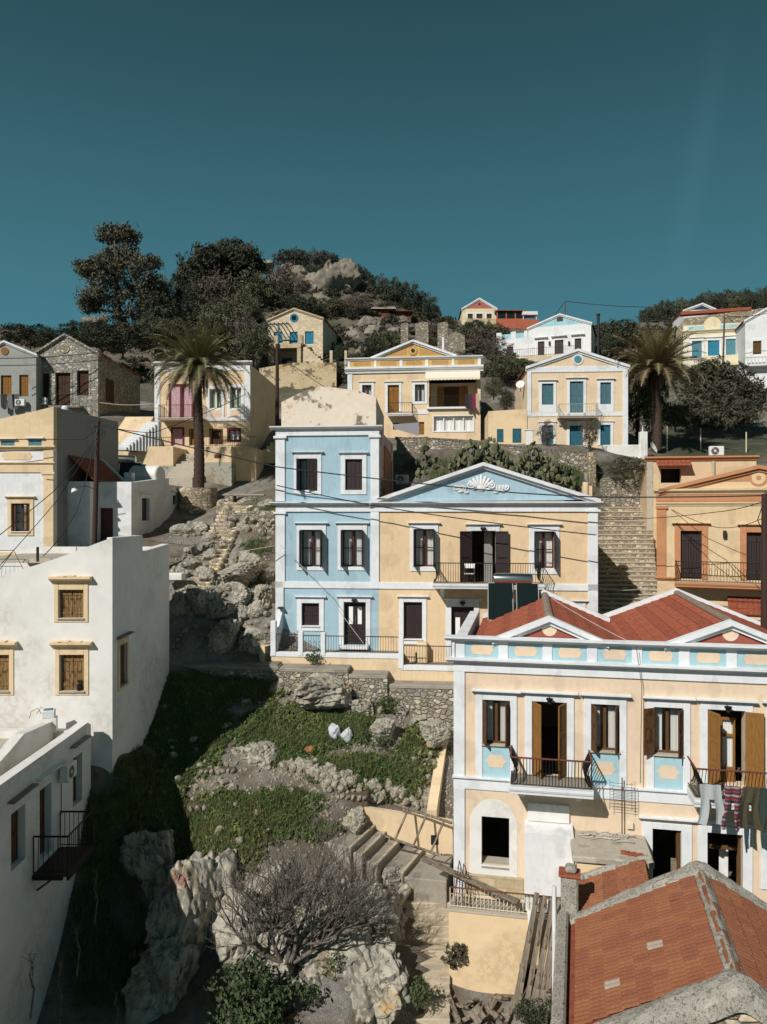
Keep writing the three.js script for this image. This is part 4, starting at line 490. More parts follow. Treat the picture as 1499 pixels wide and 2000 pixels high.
function solarHeater(name, label, pos, turn, s, panels) {
  const o = thing(name, label, 'water heater', pos, turn); for (const [a, b] of panels) { const p = part(o, 'collector_panel', box(a * s * 1.6, b * s * 1.6, -.03, .03, 0, 1.75 * s, .01), M.panel); p.rotation.x = -2.15; p.position.set(0, .1, .5); const f = part(p, 'panel_frame', [box(a * s * 1.6 - .03, a * s * 1.6, -.05, .045, -.03, 1.75 * s + .03), box(b * s * 1.6, b * s * 1.6 + .03, -.05, .045, -.03, 1.75 * s + .03), box(a * s * 1.6, b * s * 1.6, -.05, .044, -.03, 0), box(a * s * 1.6, b * s * 1.6, -.05, .044, 1.75 * s, 1.75 * s + .03)], M.alu); }
  const t = part(o, 'tank', lathe([[.001, -.85], [.2, -.84], [.27, -.78], [.28, 0], [.27, .78], [.2, .84], [.001, .85]].map(([r, y]) => [r * s, y * s]), 24).rotateZ(Math.PI / 2).translate(0, 1.75 * s, -.62 * s), M.steel);
  part(o, 'stand', [B3(-.6, 0, -.6, -.6, 1.5 * s, -.62, .02), B3(.6, 0, -.6, .6, 1.5 * s, -.62, .02), B3(-.6, .05, .5, -.6, 1.45 * s, -.6, .02), B3(.6, .05, .5, .6, 1.45 * s, -.6, .02)], M.alu); part(o, 'pipe', [tube([V(.02, 1.5 * s, -.4), V(.05, 1.2, -.1), V(.12, .9, 0), V(.0, .5, .3)], .02, 5), tube([V(-.05, 1.5 * s, -.4), V(-.02, 1.1, -.05), V(-.08, .7, .1)], .015, 5)], M.black); return o;
}
// ---------- foliage kit ----------
// many small leaf faces gathered in uneven clumps through an ellipsoid
function crownGeo(seed, { n = 60, per = 30, rx = 1, ry = 1, rz = 1, leaf = .12, spread = .3, col = [[.04, .055, .025], [.09, .10, .045]], shell = .35, long = 1.6, flat = 0 }) {
  const r = rng(seed), pos = [], c = [];
  for (let i = 0; i < n; i++) {
    let x, y, z, l; do { x = r() * 2 - 1; y = r() * 2 - 1; z = r() * 2 - 1; l = Math.hypot(x, y, z); } while (l > 1 || l < shell * r()); const k = .82 + .36 * r(), cs = spread * (.55 + .9 * r()), tone = r();
    for (let j = 0; j < per; j++) {
      let a = r() * 2 - 1, b = r() * 2 - 1, d = r() * 2 - 1; const m = Math.hypot(a, b, d) || 1, q = Math.pow(r(), .45) / m; a *= q; b *= q; d *= q;
      const cx = x * rx * k + a * cs, cy = y * ry * k + b * cs * .8, cz = z * rz * k + d * cs, s = leaf * (.6 + .8 * r());
      const t = V(r() - .5, r() - .5 - flat, r() - .5).normalize(), u = V(r() - .5, r() - .5, r() - .5).cross(t).normalize(), A = V(cx, cy, cz), T1 = t.clone().multiplyScalar(s * long), U1 = u.clone().multiplyScalar(s * .5);
      const p = [A.clone().sub(T1), A.clone().add(U1), A.clone().add(T1), A.clone().sub(U1)]; const h = clamp(tone * .7 + r() * .5), cc = [0, 1, 2].map(e => mix(col[0][e], col[1][e], h));
      for (const e of [0, 1, 2, 0, 2, 3]) { pos.push(p[e].x, p[e].y, p[e].z); c.push(...cc); }
    }
  }
  const g = new THREE.BufferGeometry(); g.setAttribute('position', new THREE.Float32BufferAttribute(pos, 3)); g.setAttribute('color', new THREE.Float32BufferAttribute(c, 3)); g.computeVertexNormals(); return g;
}
// ---------- stone house with tiled roof in the right foreground ----------
{
  const H = new House('stone_house', 'old stone house with weathered clay tile roof and thick mortar verges, lower right corner', 1097, 20.8, -14.9, -17.2), g = H.g;
  const yR = -9.62 + 17.2, yE = -11.42 + 17.2, xr = 3.62, xe = .3, L = 5.05, s = (yR - yE) / (xr - xe), y = x => yR - s * Math.abs(x - xr), xE2 = 7.4;
  const clays = [0x965c3d, 0x9a6140, 0x91583b, 0x9c6542, 0x8f563c, 0x965d3f].map((c, i) => M_(c, T.clay, T.plasterB, .9 + .13 * i, .004)); clays.push(M_(0xa87243, T.clay, T.plasterB, .9, .004), M_(0xb0a091, T.clay, T.plasterB, .9, .004));
  // single tile: two rolls along the slope; local x = down slope, z = across
  const tl = .42, tw = .29, prof = []; for (let i = 0; i <= 10; i++) { const t = i / 10; prof.push([-tw / 2 + tw * t, .012 + .05 * Math.pow(Math.abs(Math.sin(Math.PI * 2 * t)), .8)]); }
  const tg = []; for (let v = 0; v < 4; v++) { const q = [], rr = rng(40 + v), k = .004 * v; for (let i = 0; i < 10; i++) { const [z0, h0] = prof[i], [z1, h1] = prof[i + 1]; const a = [0, h0, z0], b = [0, h1, z1], c = [tl, h1 + .03 + k, z1], d = [tl, h0 + .03 + k, z0], e = [tl, .0, z1], f = [tl, .0, z0]; q.push(...a, ...b, ...c, ...a, ...c, ...d, ...d, ...c, ...e, ...d, ...e, ...f); } tg.push(tris(q)); }
  const rr = rng(3), ang = Math.atan(s);
  const field = (dir, x0, x1, z0, z1, name) => { const Ls = (x1 - x0) * dir / Math.cos(ang), nc = Math.floor(Ls / .38), nr = Math.round((z1 - z0) / tw); const grp = new THREE.Group(); grp.name = name; g.add(grp); for (let c = 0; c < nc; c++) for (let r = 0; r < nr; r++) { const u = rr(), m = part(grp, 'roof_tile', tg[(rr() * 4) | 0], clays[u < .008 ? 7 : u < .018 ? 6 : (rr() * 6) | 0]); const d = (c * .38 + .18), x = xr + dir * (d * Math.cos(ang)), yy = y(xr + (x - xr)); m.position.set(x, yy + .04 + rr() * .008, z0 + tw * (r + .5) + (rr() - .5) * .012); m.rotation.set(0, dir > 0 ? 0 : Math.PI, -ang + (rr() - .5) * .03, 'YXZ'); m.rotation.y += (rr() - .5) * .03; } };
  field(-1, xr, xe + .05, .35, L - .35, 'left_slope'); field(1, xr, 6.4, .35, L - .35, 'right_slope');
  part(g, 'roof_deck', prism([[xe - .2, y(xe) - .25], [xr, yR - .22], [xE2, y(xE2) - .25], [xE2, y(xE2) - .02], [xr, yR + .01], [xe - .1, y(xe) - .02]], .31, L - .31), M.clayFar);
  // mortar verges: lumpy strips
  const lump = (pts, w, h, seed) => { const c = new THREE.CatmullRomCurve3(pts).getPoints(40), q = [], rg = c.map((p, i) => { const o = []; for (let k = 0; k <= 8; k++) { const a = k / 8 * Math.PI, n = .8 + .45 * fbm(i * .35, k * .7, seed, 3); o.push(V(p.x, p.y - .12 + (k % 8 === 0 ? -.2 : 0) + h * Math.sin(a) * n, p.z + w * Math.cos(a) * (.85 + .3 * n))); } return o; }); for (let i = 0; i < c.length - 1; i++) for (let k = 0; k < 8; k++) { const a = rg[i][k], b = rg[i][k + 1], d = rg[i + 1][k + 1], e = rg[i + 1][k]; for (const t of [a, d, b, a, e, d]) q.push(t.x, t.y, t.z); } return tris(q); };
  const arc = z => [V(xe - .35, y(xe - .35) - .05, z), V(xe + .5, y(xe + .5) - .05, z), V(2, y(2) + .02, z), V(3.1, y(3.1) + .05, z), V(xr, yR + .03, z), V(4.2, y(4.2) + .05, z), V(5.2, y(5.2) + .02, z), V(xE2, y(xE2), z)];
  part(g, 'verge', lump(arc(.1), .34, .3, 3), M.mortar); part(g, 'verge', lump(arc(L), .36, .3, 9), M.mortar);
  const capS = (x, seed, w) => { const q = []; const n = 40; for (let i = 0; i < n; i++) for (let k = 0; k < 6; k++) { const f = (a, b) => { const z = .2 + (L - .4) * a / n, t = b / 6, rag = .12 * (fbm(a * .8, b, seed, 3) - .5) * (b === 0 || b === 6 ? 2.2 : .3); const xx = x + (t - .5) * w + rag; return [xx, y(xx) + .05 + .1 * Math.sin(Math.PI * t) * (.7 + .5 * fbm(a * .5, b, seed + 4, 2)) - (b === 0 || b === 6 ? .05 : 0), z]; }; q.push(...f(i, k), ...f(i + 1, k), ...f(i + 1, k + 1), ...f(i, k), ...f(i + 1, k + 1), ...f(i, k + 1)); } return tris(q); };
  part(g, 'ridge_mortar', capS(xr, 5, .52), M.mortar); const nr = 11; for (let i = 0; i < nr; i++) { const z0 = .35 + (L - .6) * i / nr, t = part(g, 'ridge_tile', lathe([[.13, 0], [.12, .46], [.1, .47]], 12).rotateX(Math.PI / 2), clays[[3, 1, 4, 3, 0, 3, 1, 4, 3, 1, 0][i]]); t.scale.set(.85, .62, 1); t.position.set(xr + .02 * Math.sin(i * 2), yR + .045 + .004 * (i % 3), z0); }
  // walls
  part(g, 'gable_wall', prism([[xe, 0], [xE2, 0], [xE2, y(xE2) - .1], [xr, yR - .08], [xe, y(xe) - .1]], L - .3, L + .25), M.stoneW); part(g, 'gable_wall', prism([[xe, 0], [xE2, 0], [xE2, y(xE2) - .1], [xr, yR - .08], [xe, y(xe) - .1]], -.1, .3), M.stone);
  part(g, 'side_wall', box(-.12, .2, 0, yE + .22, -.5, L + .4, .06), M.mortar); part(g, 'side_wall', box(xE2 - .3, xE2, 0, y(xE2) - .1, .31, L - .31, 0), M.stone); part(g, 'side_wall', box(.21, .4, 0, yE - .3, .31, L - .31, 0), M.stone);
  part(g, 'drain_pipe', B3(-.19, 0, .3, -.19, yE + 1.0, .3, .06, 8), M.white);
  { // stub chimney
    const c = part(g, 'chimney', box(-.02, .46, yE, yE + 1.15, -.42, .05, .05), M.mortar); part(g, 'chimney_cap', [box(-.08, .52, yE + 1.15, yE + 1.22, -.46, .1, .02)], M.clay); part(g, 'cap_stone', box(.1, .42, yE + 1.22, yE + 1.42, -.34, 0, .07), M.mortar); }
  // lower tiled wing behind
  const z1 = -2.1, yw = yE + .5; slopeTiles(g, V(2.4, yw + .45, z1), V(2.4, yw + .45, -.15), V(.45, yw - .45, -.15), V(.45, yw - .45, z1), clays.slice(0, 4), { tw: .3, tl: .4, ribs: 2, amp: .035 }); part(g, 'wing_wall', box(.2, 2.5, 0, yw - .5, z1 - .2, z1 + .1, 0), M.stone); part(g, 'wing_verge', [lump([V(.3, yw - .45, z1 - .05), V(1.2, yw - .02, z1 - .05), V(2.5, yw + .5, z1 - .05)], .16, .2, 15)], M.mortar); part(g, 'wing_wall', box(.2, .45, 0, yw - .5, z1 + .1, -.5, 0), M.stone);
}
// ---------- tall white house at the left ----------
{
  const H = new House('white_house', 'tall white house with peach window frames and weathered brown shutters, shaded side wall', 220, 27, 0, -12), g = H.g;
  const w = rects(H, [[115, 1152, 164, 1207], [117, 1279, 165, 1349.5], [-30, 1279, 18.7, 1349.5]]), y0 = H.y(0, 1126), yc = H.y(220, 1050), x0 = H.x(-150, 1100);
  const top = [[0, yc], [H.x(200, 1056), H.y(200, 1057)], [H.x(110, 1090), H.y(110, 1091)], [H.x(0, 1126), y0], [x0, H.y(-150, 1150)]];
  H.wall('front_wall', M.white2, [[x0, 0], [0, 0], ...top], w);
  w.forEach((r, i) => { const q = H.win('window', r, { sur: M.sand, sw: .17, st: .28, sb: .15, sp: .035, type: 'closed', leaf: M.shutOld, style: 'plank', rec: .16, sill: M.concL }); part(q, 'cornice', [cornice(r.x0 - .28, r.x1 + .32, r.y1 + .28, r.y1 + .48, .26, 0), ...[0, 1, 2, 3].map(k => box(mix(r.x0, r.x1, k / 4) - .2, mix(r.x0, r.x1, k / 4) + .2, r.y1 + .475, r.y1 + .5 + .02 * ((k + i) % 3), 0.02, .24, .012))], M.sand); });
  // side wall with window, seen receding
  const D0 = 27, wz = px => -(-H.O.x * FPX / (CX - px) - D0), sy = (px, py) => (CY - py) * (D0 - wz(px)) / FPX + 12; const z1 = wz(279), z2 = wz(331), h = { z0: -wz(234), z1: -wz(248), y0: sy(240, 1337), y1: sy(240, 1258) };
  const pr = [[.4, 0], [-z2, 0], [-z2, sy(331, 1062)], [-z1, sy(300, 1074)], [-z1, yc - .02], [.4, yc - .01]]; const sg = prism(pr, 0, .35, [{ x0: h.z0, x1: h.z1, y0: h.y0, y1: h.y1 }]); sg.rotateY(Math.PI / 2); sg.translate(-.35, 0, 0); part(g, 'side_wall', uvBox(sg), M.white2);
  { const q = new THREE.Group(); q.name = 'window'; g.add(q); q.rotation.y = Math.PI / 2; winInto(q, { x0: h.z0, x1: h.z1, y0: h.y0, y1: h.y1 }, { sur: M.sand, sw: .2, st: .26, sb: .16, sp: .035, leaf: M.shutB, style: 'plank', rec: .12, sill: M.concL }); part(q, 'cornice', cornice(h.z0 - .3, h.z1 + .3, h.y1 + .26, h.y1 + .36, .22), M.concD); }
  part(g, 'back_wall', box(x0, -.36, 0, 10.4, z2, z2 + .3, 0), M.white2); part(g, 'side_wall', box(x0, x0 + .3, 0, 9.2, z2 + .31, -.41, 0), M.white2);
  const rp = [[0 - .36, yc - .3], [H.x(110, 1090), H.y(110, 1091) - .3], [x0 + .31, H.y(-150, 1150) - .3]]; part(g, 'roof', prism([...rp, ...rp.slice().reverse().map(([a, b]) => [a, b - .2])], z1, -.41), M.concL); part(g, 'roof', box(x0 + .31, -.36, 9.9, 10.1, z2 + .31, z1 - .01, 0), M.concL);
  const po = thing('flower_pot', 'small dark pot with a plant on the sill of the lower brown shutter', 'pot', [H.O.x + w[1].x1 - .2, -12 + w[1].y0 + .004, H.O.z - .04]); part(po, 'pot', lathe([[.001, 0], [.07, 0], [.1, .2], [.085, .2], [.08, .05], [.001, .05]], 14), M.black); part(po, 'leaves', crownGeo(5, { n: 10, per: 16, rx: .08, ry: .1, rz: .08, leaf: .03, spread: .05 }).translate(0, .28, 0), M.leaf);
}
// ---------- shaded house at the lower left ----------
{
  const H = new House('shaded_house', 'pale plastered house in shade at lower left with narrow iron balcony and tall openings', 178, 26.6, 90, -19), g = H.g; // local x runs away from the camera, z faces right
  const xw = px => H.x(px, 1500), yT = -7.51 + 19, xn = -12;
  const w = [H.r(21.7, 1565, 49.6, 1700), H.r(77.5, 1528, 100.7, 1674), H.r(143, 1468, 161, 1560)].map(r => r); w[0] = { x0: xw(22), x1: xw(50), y0: H.y(36, 1690), y1: H.y(36, 1580) }; w[1] = { x0: xw(78), x1: xw(101), y0: H.y(90, 1672), y1: H.y(90, 1535) }; w[2] = { x0: xw(143), x1: xw(161), y0: H.y(152, 1570), y1: H.y(152, 1475) };
  H.wall('long_wall', M.white2, [[xn, 0], [0, 0], [0, yT - .15], [-.3, yT], [-2, yT - .02], [xn, yT]], w, -.35, 0);
  H.win('window', w[0], { type: 'closed', leaf: M.shutB, rec: .24 }); H.win('door', w[1], { type: 'closed', leaf: M.shutB, rec: .24 }); H.win('window', w[2], { type: 'closed', leaf: M.shutB, rec: .24 });
  for (const [a, b, py, px, m] of [[15, 64, 1550, 40, M.concD], [70, 112, 1508, 92, M.white2], [137, 168, 1449, 152, M.concD]]) part(g, 'drip_ledge', box(xw(a), xw(b), H.y(px, py) - .03, H.y(px, py) + .03, -.02, .2, .01), m);
  part(g, 'end_wall', box(-.35, 0, 0, yT - .3, -6, -.36, 0), M.white2); part(g, 'end_wall', box(xn, xn + .35, 0, yT - .3, -6, -.36, 0), M.white2); part(g, 'roof', box(xn + .36, -.36, yT - .75, yT - .55, -6, -.36, 0), M.concL);
  const par = [[-6.5, yT - .6], [-.5, yT - .6], [-.5, yT + .1], [-1.6, yT + .2], [-2.6, yT + .28], [-3.4, yT + .05], [-4.4, yT - .2], [-5.6, yT - .42], [-6.5, yT - .45]]; part(g, 'inner_parapet', prism(par, -1.5, -1.15), M.white2);
  slopeTiles(g, V(-9, yT + .35, -2.6), V(-2.8, yT + .35, -2.6), V(-2.8, yT - .35, -1.52), V(-9, yT - .35, -1.52), M.clay, { tl: .4 });
  // balcony with sheet floor
  const bx0 = xw(62), bx1 = xw(117), yf = H.y(90, 1681), b = new THREE.Group(); b.name = 'balcony'; g.add(b); part(b, 'floor', box(bx0, bx1, yf - .05, yf, .01, 1.1, .01), M.ironB); part(b, 'floor_beam', [box(bx0, bx1, yf - .16, yf - .051, 1.04, 1.12, .01), box(bx0, bx0 + .07, yf - .16, yf - .051, .01, .93, .01), box(bx1 - .07, bx1, yf - .16, yf - .051, .01, .93, .01), B3(bx0 + .3, yf - .6, .02, bx0 + .3, yf - .1, .7, .03), B3(bx1 - .3, yf - .6, .02, bx1 - .3, yf - .1, .7, .03)], M.iron);
  railing(b, [V(bx0 + .04, yf, .04), V(bx0 + .04, yf, 1.07), V(bx1 - .04, yf, 1.07), V(bx1 - .04, yf, .04)], 1.15, { sp: .14, r: .012, top: .03, flat: true, m: M.iron });
  const ac = H.at(118, 1506, .2); acUnit('white air conditioner on the shaded wall above the small iron balcony', H.world(xw(120), H.y(120, 1520), .24), Math.PI / 2, .85);
  part(g, 'conduit', B3(xw(119), yf + 1, .02, xw(119), H.y(119, 1530), .02, .012), M.black);
  const bx = thing('roof_box', 'white box with black cables on the roof behind the shaded house', 'box', [-11.9, -7.3, -26.2], .3); part(bx, 'body', box(-.4, .4, 0, .5, -.3, .3, .04), M.white); part(bx, 'cable', [tube([V(-.4, .3, .2), V(-.6, .7, .2), V(-1, .5, .2), V(-1.1, .1, .2)], .02, 5), tube([V(-.2, .5, .1), V(-.4, .75, .1), V(-.7, .3, .2)], .018, 5)], M.black); part(bx, 'lid', box(-.25, .25, .5, .56, -.2, .2, .02), M.tealL); bx.scale.setScalar(.55); part(bx, 'plinth', box(-.5, .5, -.9, -.002, -.4, .4), M.white2);
}
function acUnit(label, pos, turn, s = .85, group) { const o = thing('air_conditioner', label, 'air conditioner', pos, turn, group); o.scale.setScalar(s); part(o, 'body', box(-.42, .42, 0, .58, -.16, .16, .03), M.plastic); const g = []; for (let i = 1; i <= 4; i++) { const p = []; for (let k = 0; k <= 18; k++) p.push(V(-.1 + .055 * i * Math.cos(k / 9 * Math.PI), .29 + .055 * i * Math.sin(k / 9 * Math.PI), .175)); g.push(tube(p, .007, 4, false)); } part(o, 'fan_grille', g, M.alu); part(o, 'fan', lathe([[.001, 0], [.235, 0], [.235, .006], [.001, .006]], 20).rotateX(Math.PI / 2).translate(-.1, .29, .161), M.grille); part(o, 'fan_hub', lathe([[.001, .02], [.06, .015], [.07, 0]], 12).rotateX(Math.PI / 2).translate(-.1, .29, .168), M.plastic); part(o, 'bracket', [box(-.36, -.3, -.05, -.001, -.3, .16), box(.3, .36, -.05, -.001, -.3, .16)], M.alu); return o; }
// ---------- white house with peach corner, left, and its neighbours ----------
{
  const H = new House('corner_house', 'white house with peach corner pilaster, teal attic shutters and yellow sloped gable', 105, 38, 0, -5), g = H.g, x0 = H.x(-120, 1000);
  const w = [H.r(23, 983.5, 59, 1038), H.r(2, 860, 29, 872), H.r(56, 858, 82, 872)], yb = H.y(50, 878), yt = H.y(105, 794);
  H.wall('front_wall', M.white, [[x0, 0], [0, 0], [0, yb], [x0, yb]], [w[0]]); H.wall('gable_wall', M.sand, [[x0, yb], [0, yb], [0, yt], [H.x(60, 806), H.y(60, 805)], [H.x(0, 818), H.y(0, 818)], [x0, H.y(-120, 840)]], w.slice(1));
  H.cor('cornice', M.sand, { x0, x1: .15, y0: H.y(50, 879), y1: H.y(50, 871) }, .2); H.cor('cornice', M.sand, { x0, x1: .12, y0: H.y(50, 908), y1: H.y(50, 903) }, .14); H.box('frieze', M.sand, { x0, x1: .02, y0: H.y(50, 923), y1: H.y(50, 908) }, -.02, .06); H.box('pilaster', M.sand, { x0: H.x(86, 1000), x1: .03, y0: H.y(95, 1094), y1: H.y(95, 925) }, -.02, .07); H.box('base_band', M.sand, { x0, x1: H.x(86, 1000) - .001, y0: H.y(50, 1094), y1: H.y(50, 1078) }, -.02, .05); H.box('capital', M.sand, { x0: H.x(82, 924), x1: .1, y0: H.y(95, 927), y1: H.y(95, 922) }, -.02, .12); H.box('pier', M.sand, { x0: H.x(86, 890), x1: .02, y0: H.y(95, 903), y1: H.y(95, 879) }, -.02, .05);
  { const a = H.r(3, 883, 64, 898); part(g, 'panel', prism(octa(a, .3), .001, .02), M.sand); }
  H.win('window', w[0], { sur: M.sand, sw: .2, st: .28, sb: .22, cor: .1, ch: .09, type: 'open', in: true, leaf: M.shutB, fm: M.woodD, ang: 25, ang2: 25, rec: .12, curtain: .35, ny: 3, sill: M.white, lw: .22 });
  for (const i of [1, 2]) { H.win('window', w[i], { leaf: M.tealL, rec: .05 }); part(g, 'drip_ledge', box(w[i].x0 - .12, w[i].x1 + .14, w[i].y1 + .03, w[i].y1 + .1, -.02, .14), M.white); }
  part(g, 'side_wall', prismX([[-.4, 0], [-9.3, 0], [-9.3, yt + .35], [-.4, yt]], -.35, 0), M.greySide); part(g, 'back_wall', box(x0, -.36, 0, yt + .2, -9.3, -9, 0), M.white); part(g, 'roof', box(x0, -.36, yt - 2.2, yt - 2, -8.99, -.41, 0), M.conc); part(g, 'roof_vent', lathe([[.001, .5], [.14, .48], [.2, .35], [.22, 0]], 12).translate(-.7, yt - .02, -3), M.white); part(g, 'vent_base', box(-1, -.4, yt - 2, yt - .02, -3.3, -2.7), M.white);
  // lean-to with red tiles and white verge
  const ys = H.y(150, 934) + 0; const xr = 1.2, y1 = 6.75, y2 = 8.05, za = -1.7, zb = -6.4; part(g, 'extension_wall', box(xr - .3, xr, 0, y1 - .1, zb, za, 0), M.white); part(g, 'extension_wall', box(0.001, xr - .31, 0, y1 - .1, za - .3, za, 0), M.white); slopeTiles(g, V(.02, y2, zb), V(.02, y2, za), V(xr + .1, y1, za), V(xr + .1, y1, zb), M.clay, { tw: .22, tl: .24 }); part(g, 'verge', prism([[.0, y2 + .02], [xr + .15, y1 + .02], [xr + .15, y1 + .2], [0, y2 + .2]], zb - .2, zb), M.white); part(g, 'extension_wall', prism([[0.001, 0], [xr, 0], [xr, y1 - .05], [0.001, y2 - .05]], zb - .19, zb - .001), M.white);
}
{
  const H = new House('white_cottage', 'small white flat roofed cottage in shade with narrow dark window, beside the utility pole', 257, 41, 0, -4.5), g = H.g, yt = H.y(257, 941), xl = H.x(186, 1000);
  const dr = { x0: xl + .25, x1: xl + 1.0, y0: H.y(198, 1060), y1: H.y(198, 992) }; H.wall('front_wall', M.white, [[xl, 0], [0, 0], [0, yt], [xl, yt]], [dr]); H.win('door', dr, { type: 'door1', leaf: M.maroon, rec: .2 }); part(g, 'vent_arch', prism([[dr.x0 - .1, dr.y1 + .15], [dr.x1 + .15, dr.y1 + .15], [dr.x1 + .1, dr.y1 + .45], [(dr.x0 + dr.x1) / 2, dr.y1 + .75], [dr.x0 - .05, dr.y1 + .45]], 0, .05), M.white);
  const z = px => -(-H.O.x * FPX / (CX - px) - 41), Yz = (px, py) => (CY - py) * (41 - z(px)) / FPX + 4.5; const h1 = [-z(277), -z(292), Yz(285, 1017), Yz(285, 973)], h2 = [-z(337), -z(347), Yz(342, 985), Yz(342, 968)];
  const zb = -10.5; const sg = prism([[.4, 0], [-zb, 0], [-zb, yt + .1], [-z(331), yt + .1], [-z(330), yt + .55], [.4, yt]], 0, .35, [[0, 1]].flatMap(() => [{ x0: h1[0], x1: h1[1], y0: h1[2], y1: h1[3] }, { x0: h2[0], x1: h2[1], y0: h2[2], y1: h2[3] }])); sg.rotateY(Math.PI / 2); sg.translate(-.35, 0, 0); part(g, 'side_wall', uvBox(sg), M.white);
  for (const [h, m] of [[h1, M.dark], [h2, M.greyWall]]) { const q = new THREE.Group(); q.name = 'window'; g.add(q); q.rotation.y = Math.PI / 2; winInto(q, { x0: h[0], x1: h[1], y0: h[2], y1: h[3] }, { sur: M.white, sw: .15, st: .22, sb: .1, sp: .03, leaf: m, rec: .2, cor: .12 }); }
  part(g, 'back_wall', box(xl, -.36, 0, yt, zb, zb + .3, 0), M.white); part(g, 'roof', box(xl, -.36, yt - .25, yt - .1, zb + .31, -.41, 0), M.white); part(g, 'side_wall', box(xl, xl + .3, 0, yt - .26, zb + .31, -.41, 0), M.white);
  const t = thing('water_tank', 'white barrel water tank lying on the cottage roof', 'water tank', [H.O.x - .9, -4.5 + yt - .09, -46.5]); part(t, 'barrel', lathe([[.001, -1.05], [.5, -1.0], [.62, -.85], [.62, .85], [.5, 1.0], [.001, 1.05]], 22).rotateZ(Math.PI / 2).translate(0, .72, 0), M.plastic); part(t, 'lid', cyl(.2, .2, .1, 12).translate(-.3, 1.32, 0), M.tealL); part(t, 'cradle', [box(-.7, -.5, 0, .35, -.5, .5), box(.5, .7, 0, .35, -.5, .5)], M.white); t.rotation.y = -.25;
  const b = single('roof_vent_box', box(-.25, .25, 0, .75, -.25, .25, .03), M.white, 'small white vent box on the cottage roof left of the tank', 'vent'); b.position.set(H.O.x - 1.0, -4.5 + yt - .098, -43.6);
  solarHeater('solar_water_heater', 'solar water heater with dark panels behind the cottage roof at left', V(P(232, 1000, 49).x, P(232, 950, 49).y - .2, -49), .12, 1.15, [[-.8, -.05], [.0, .75]]);
  single('roof_deck', box(-2.6, 2.2, -3, 0, -1.6, 1.6, .02), M.white, 'flat white roof deck under the left solar heater', 'roof').position.set(P(232, 1000, 49).x, P(232, 950, 49).y - .205, -49);
}
// ---------- houses up the slope ----------
function gableHouse(name, label, px0, D, deg, base, o) { // generic pedimented front; o in pixels
  const H = new House(name, label, px0, D, deg, base), g = H.g; const { l, r, eave, bot, apex, depth = 7, mw, ms = mw, mt = M.whiteTrim, mtri = mw, openings = [], trim = .25, roofM = M.clayFar, over = .15 } = o;
  const my = (eave + bot) / 2, x0 = H.x(l, my), x1 = H.x(r, my), ye = H.y(l, eave[0] || eave), ye2 = ye; const hs = openings.map(q => H.r(...q.r)); const yE = H.y(l, Array.isArray(eave) ? eave[0] : eave);
  const ap = apex ? [mix(x0, x1, .5) + (o.apx ? H.x(o.apx, apex) - mix(x0, x1, .5) : 0), H.y(o.apx || (l + r) / 2, apex)] : null;
  H.wall('front_wall', mw, [[x0, 0], [x1, 0], [x1, yE], [x0, yE]], hs); hs.forEach((h, i) => { const q = openings[i]; H.win(q.k || 'window', h, { leaf: M.dark, rec: .15, ...q }); });
  H.shell(x0, x1, 0, yE, depth, ms, M.conc, { zf: -.4, left: o.left !== false });
  if (ap) { pediment(H, ap, [x0 - over, yE], [x1 + over, yE], mtri, mt, { th: trim, p: .2, depth: .39 }); const z0 = -depth, z1 = -.1; slopeTiles(g, V(ap[0], ap[1] - .06, z0), V(ap[0], ap[1] - .06, z1), V(x0 - over, yE - .06, z1), V(x0 - over, yE - .06, z0), roofM, { tl: .8 }); slopeTiles(g, V(ap[0], ap[1] - .06, z0), V(ap[0], ap[1] - .06, z1), V(x1 + over, yE - .06, z1), V(x1 + over, yE - .06, z0), roofM, { tl: .8 }); part(g, 'back_gable', prism([[x0, yE], [x1, yE], [ap[0], ap[1] - .15]], -depth, -depth + .3), ms); }
  H.x0 = x0; H.x1 = x1; H.ye = yE; H.ap = ap; return H;
}
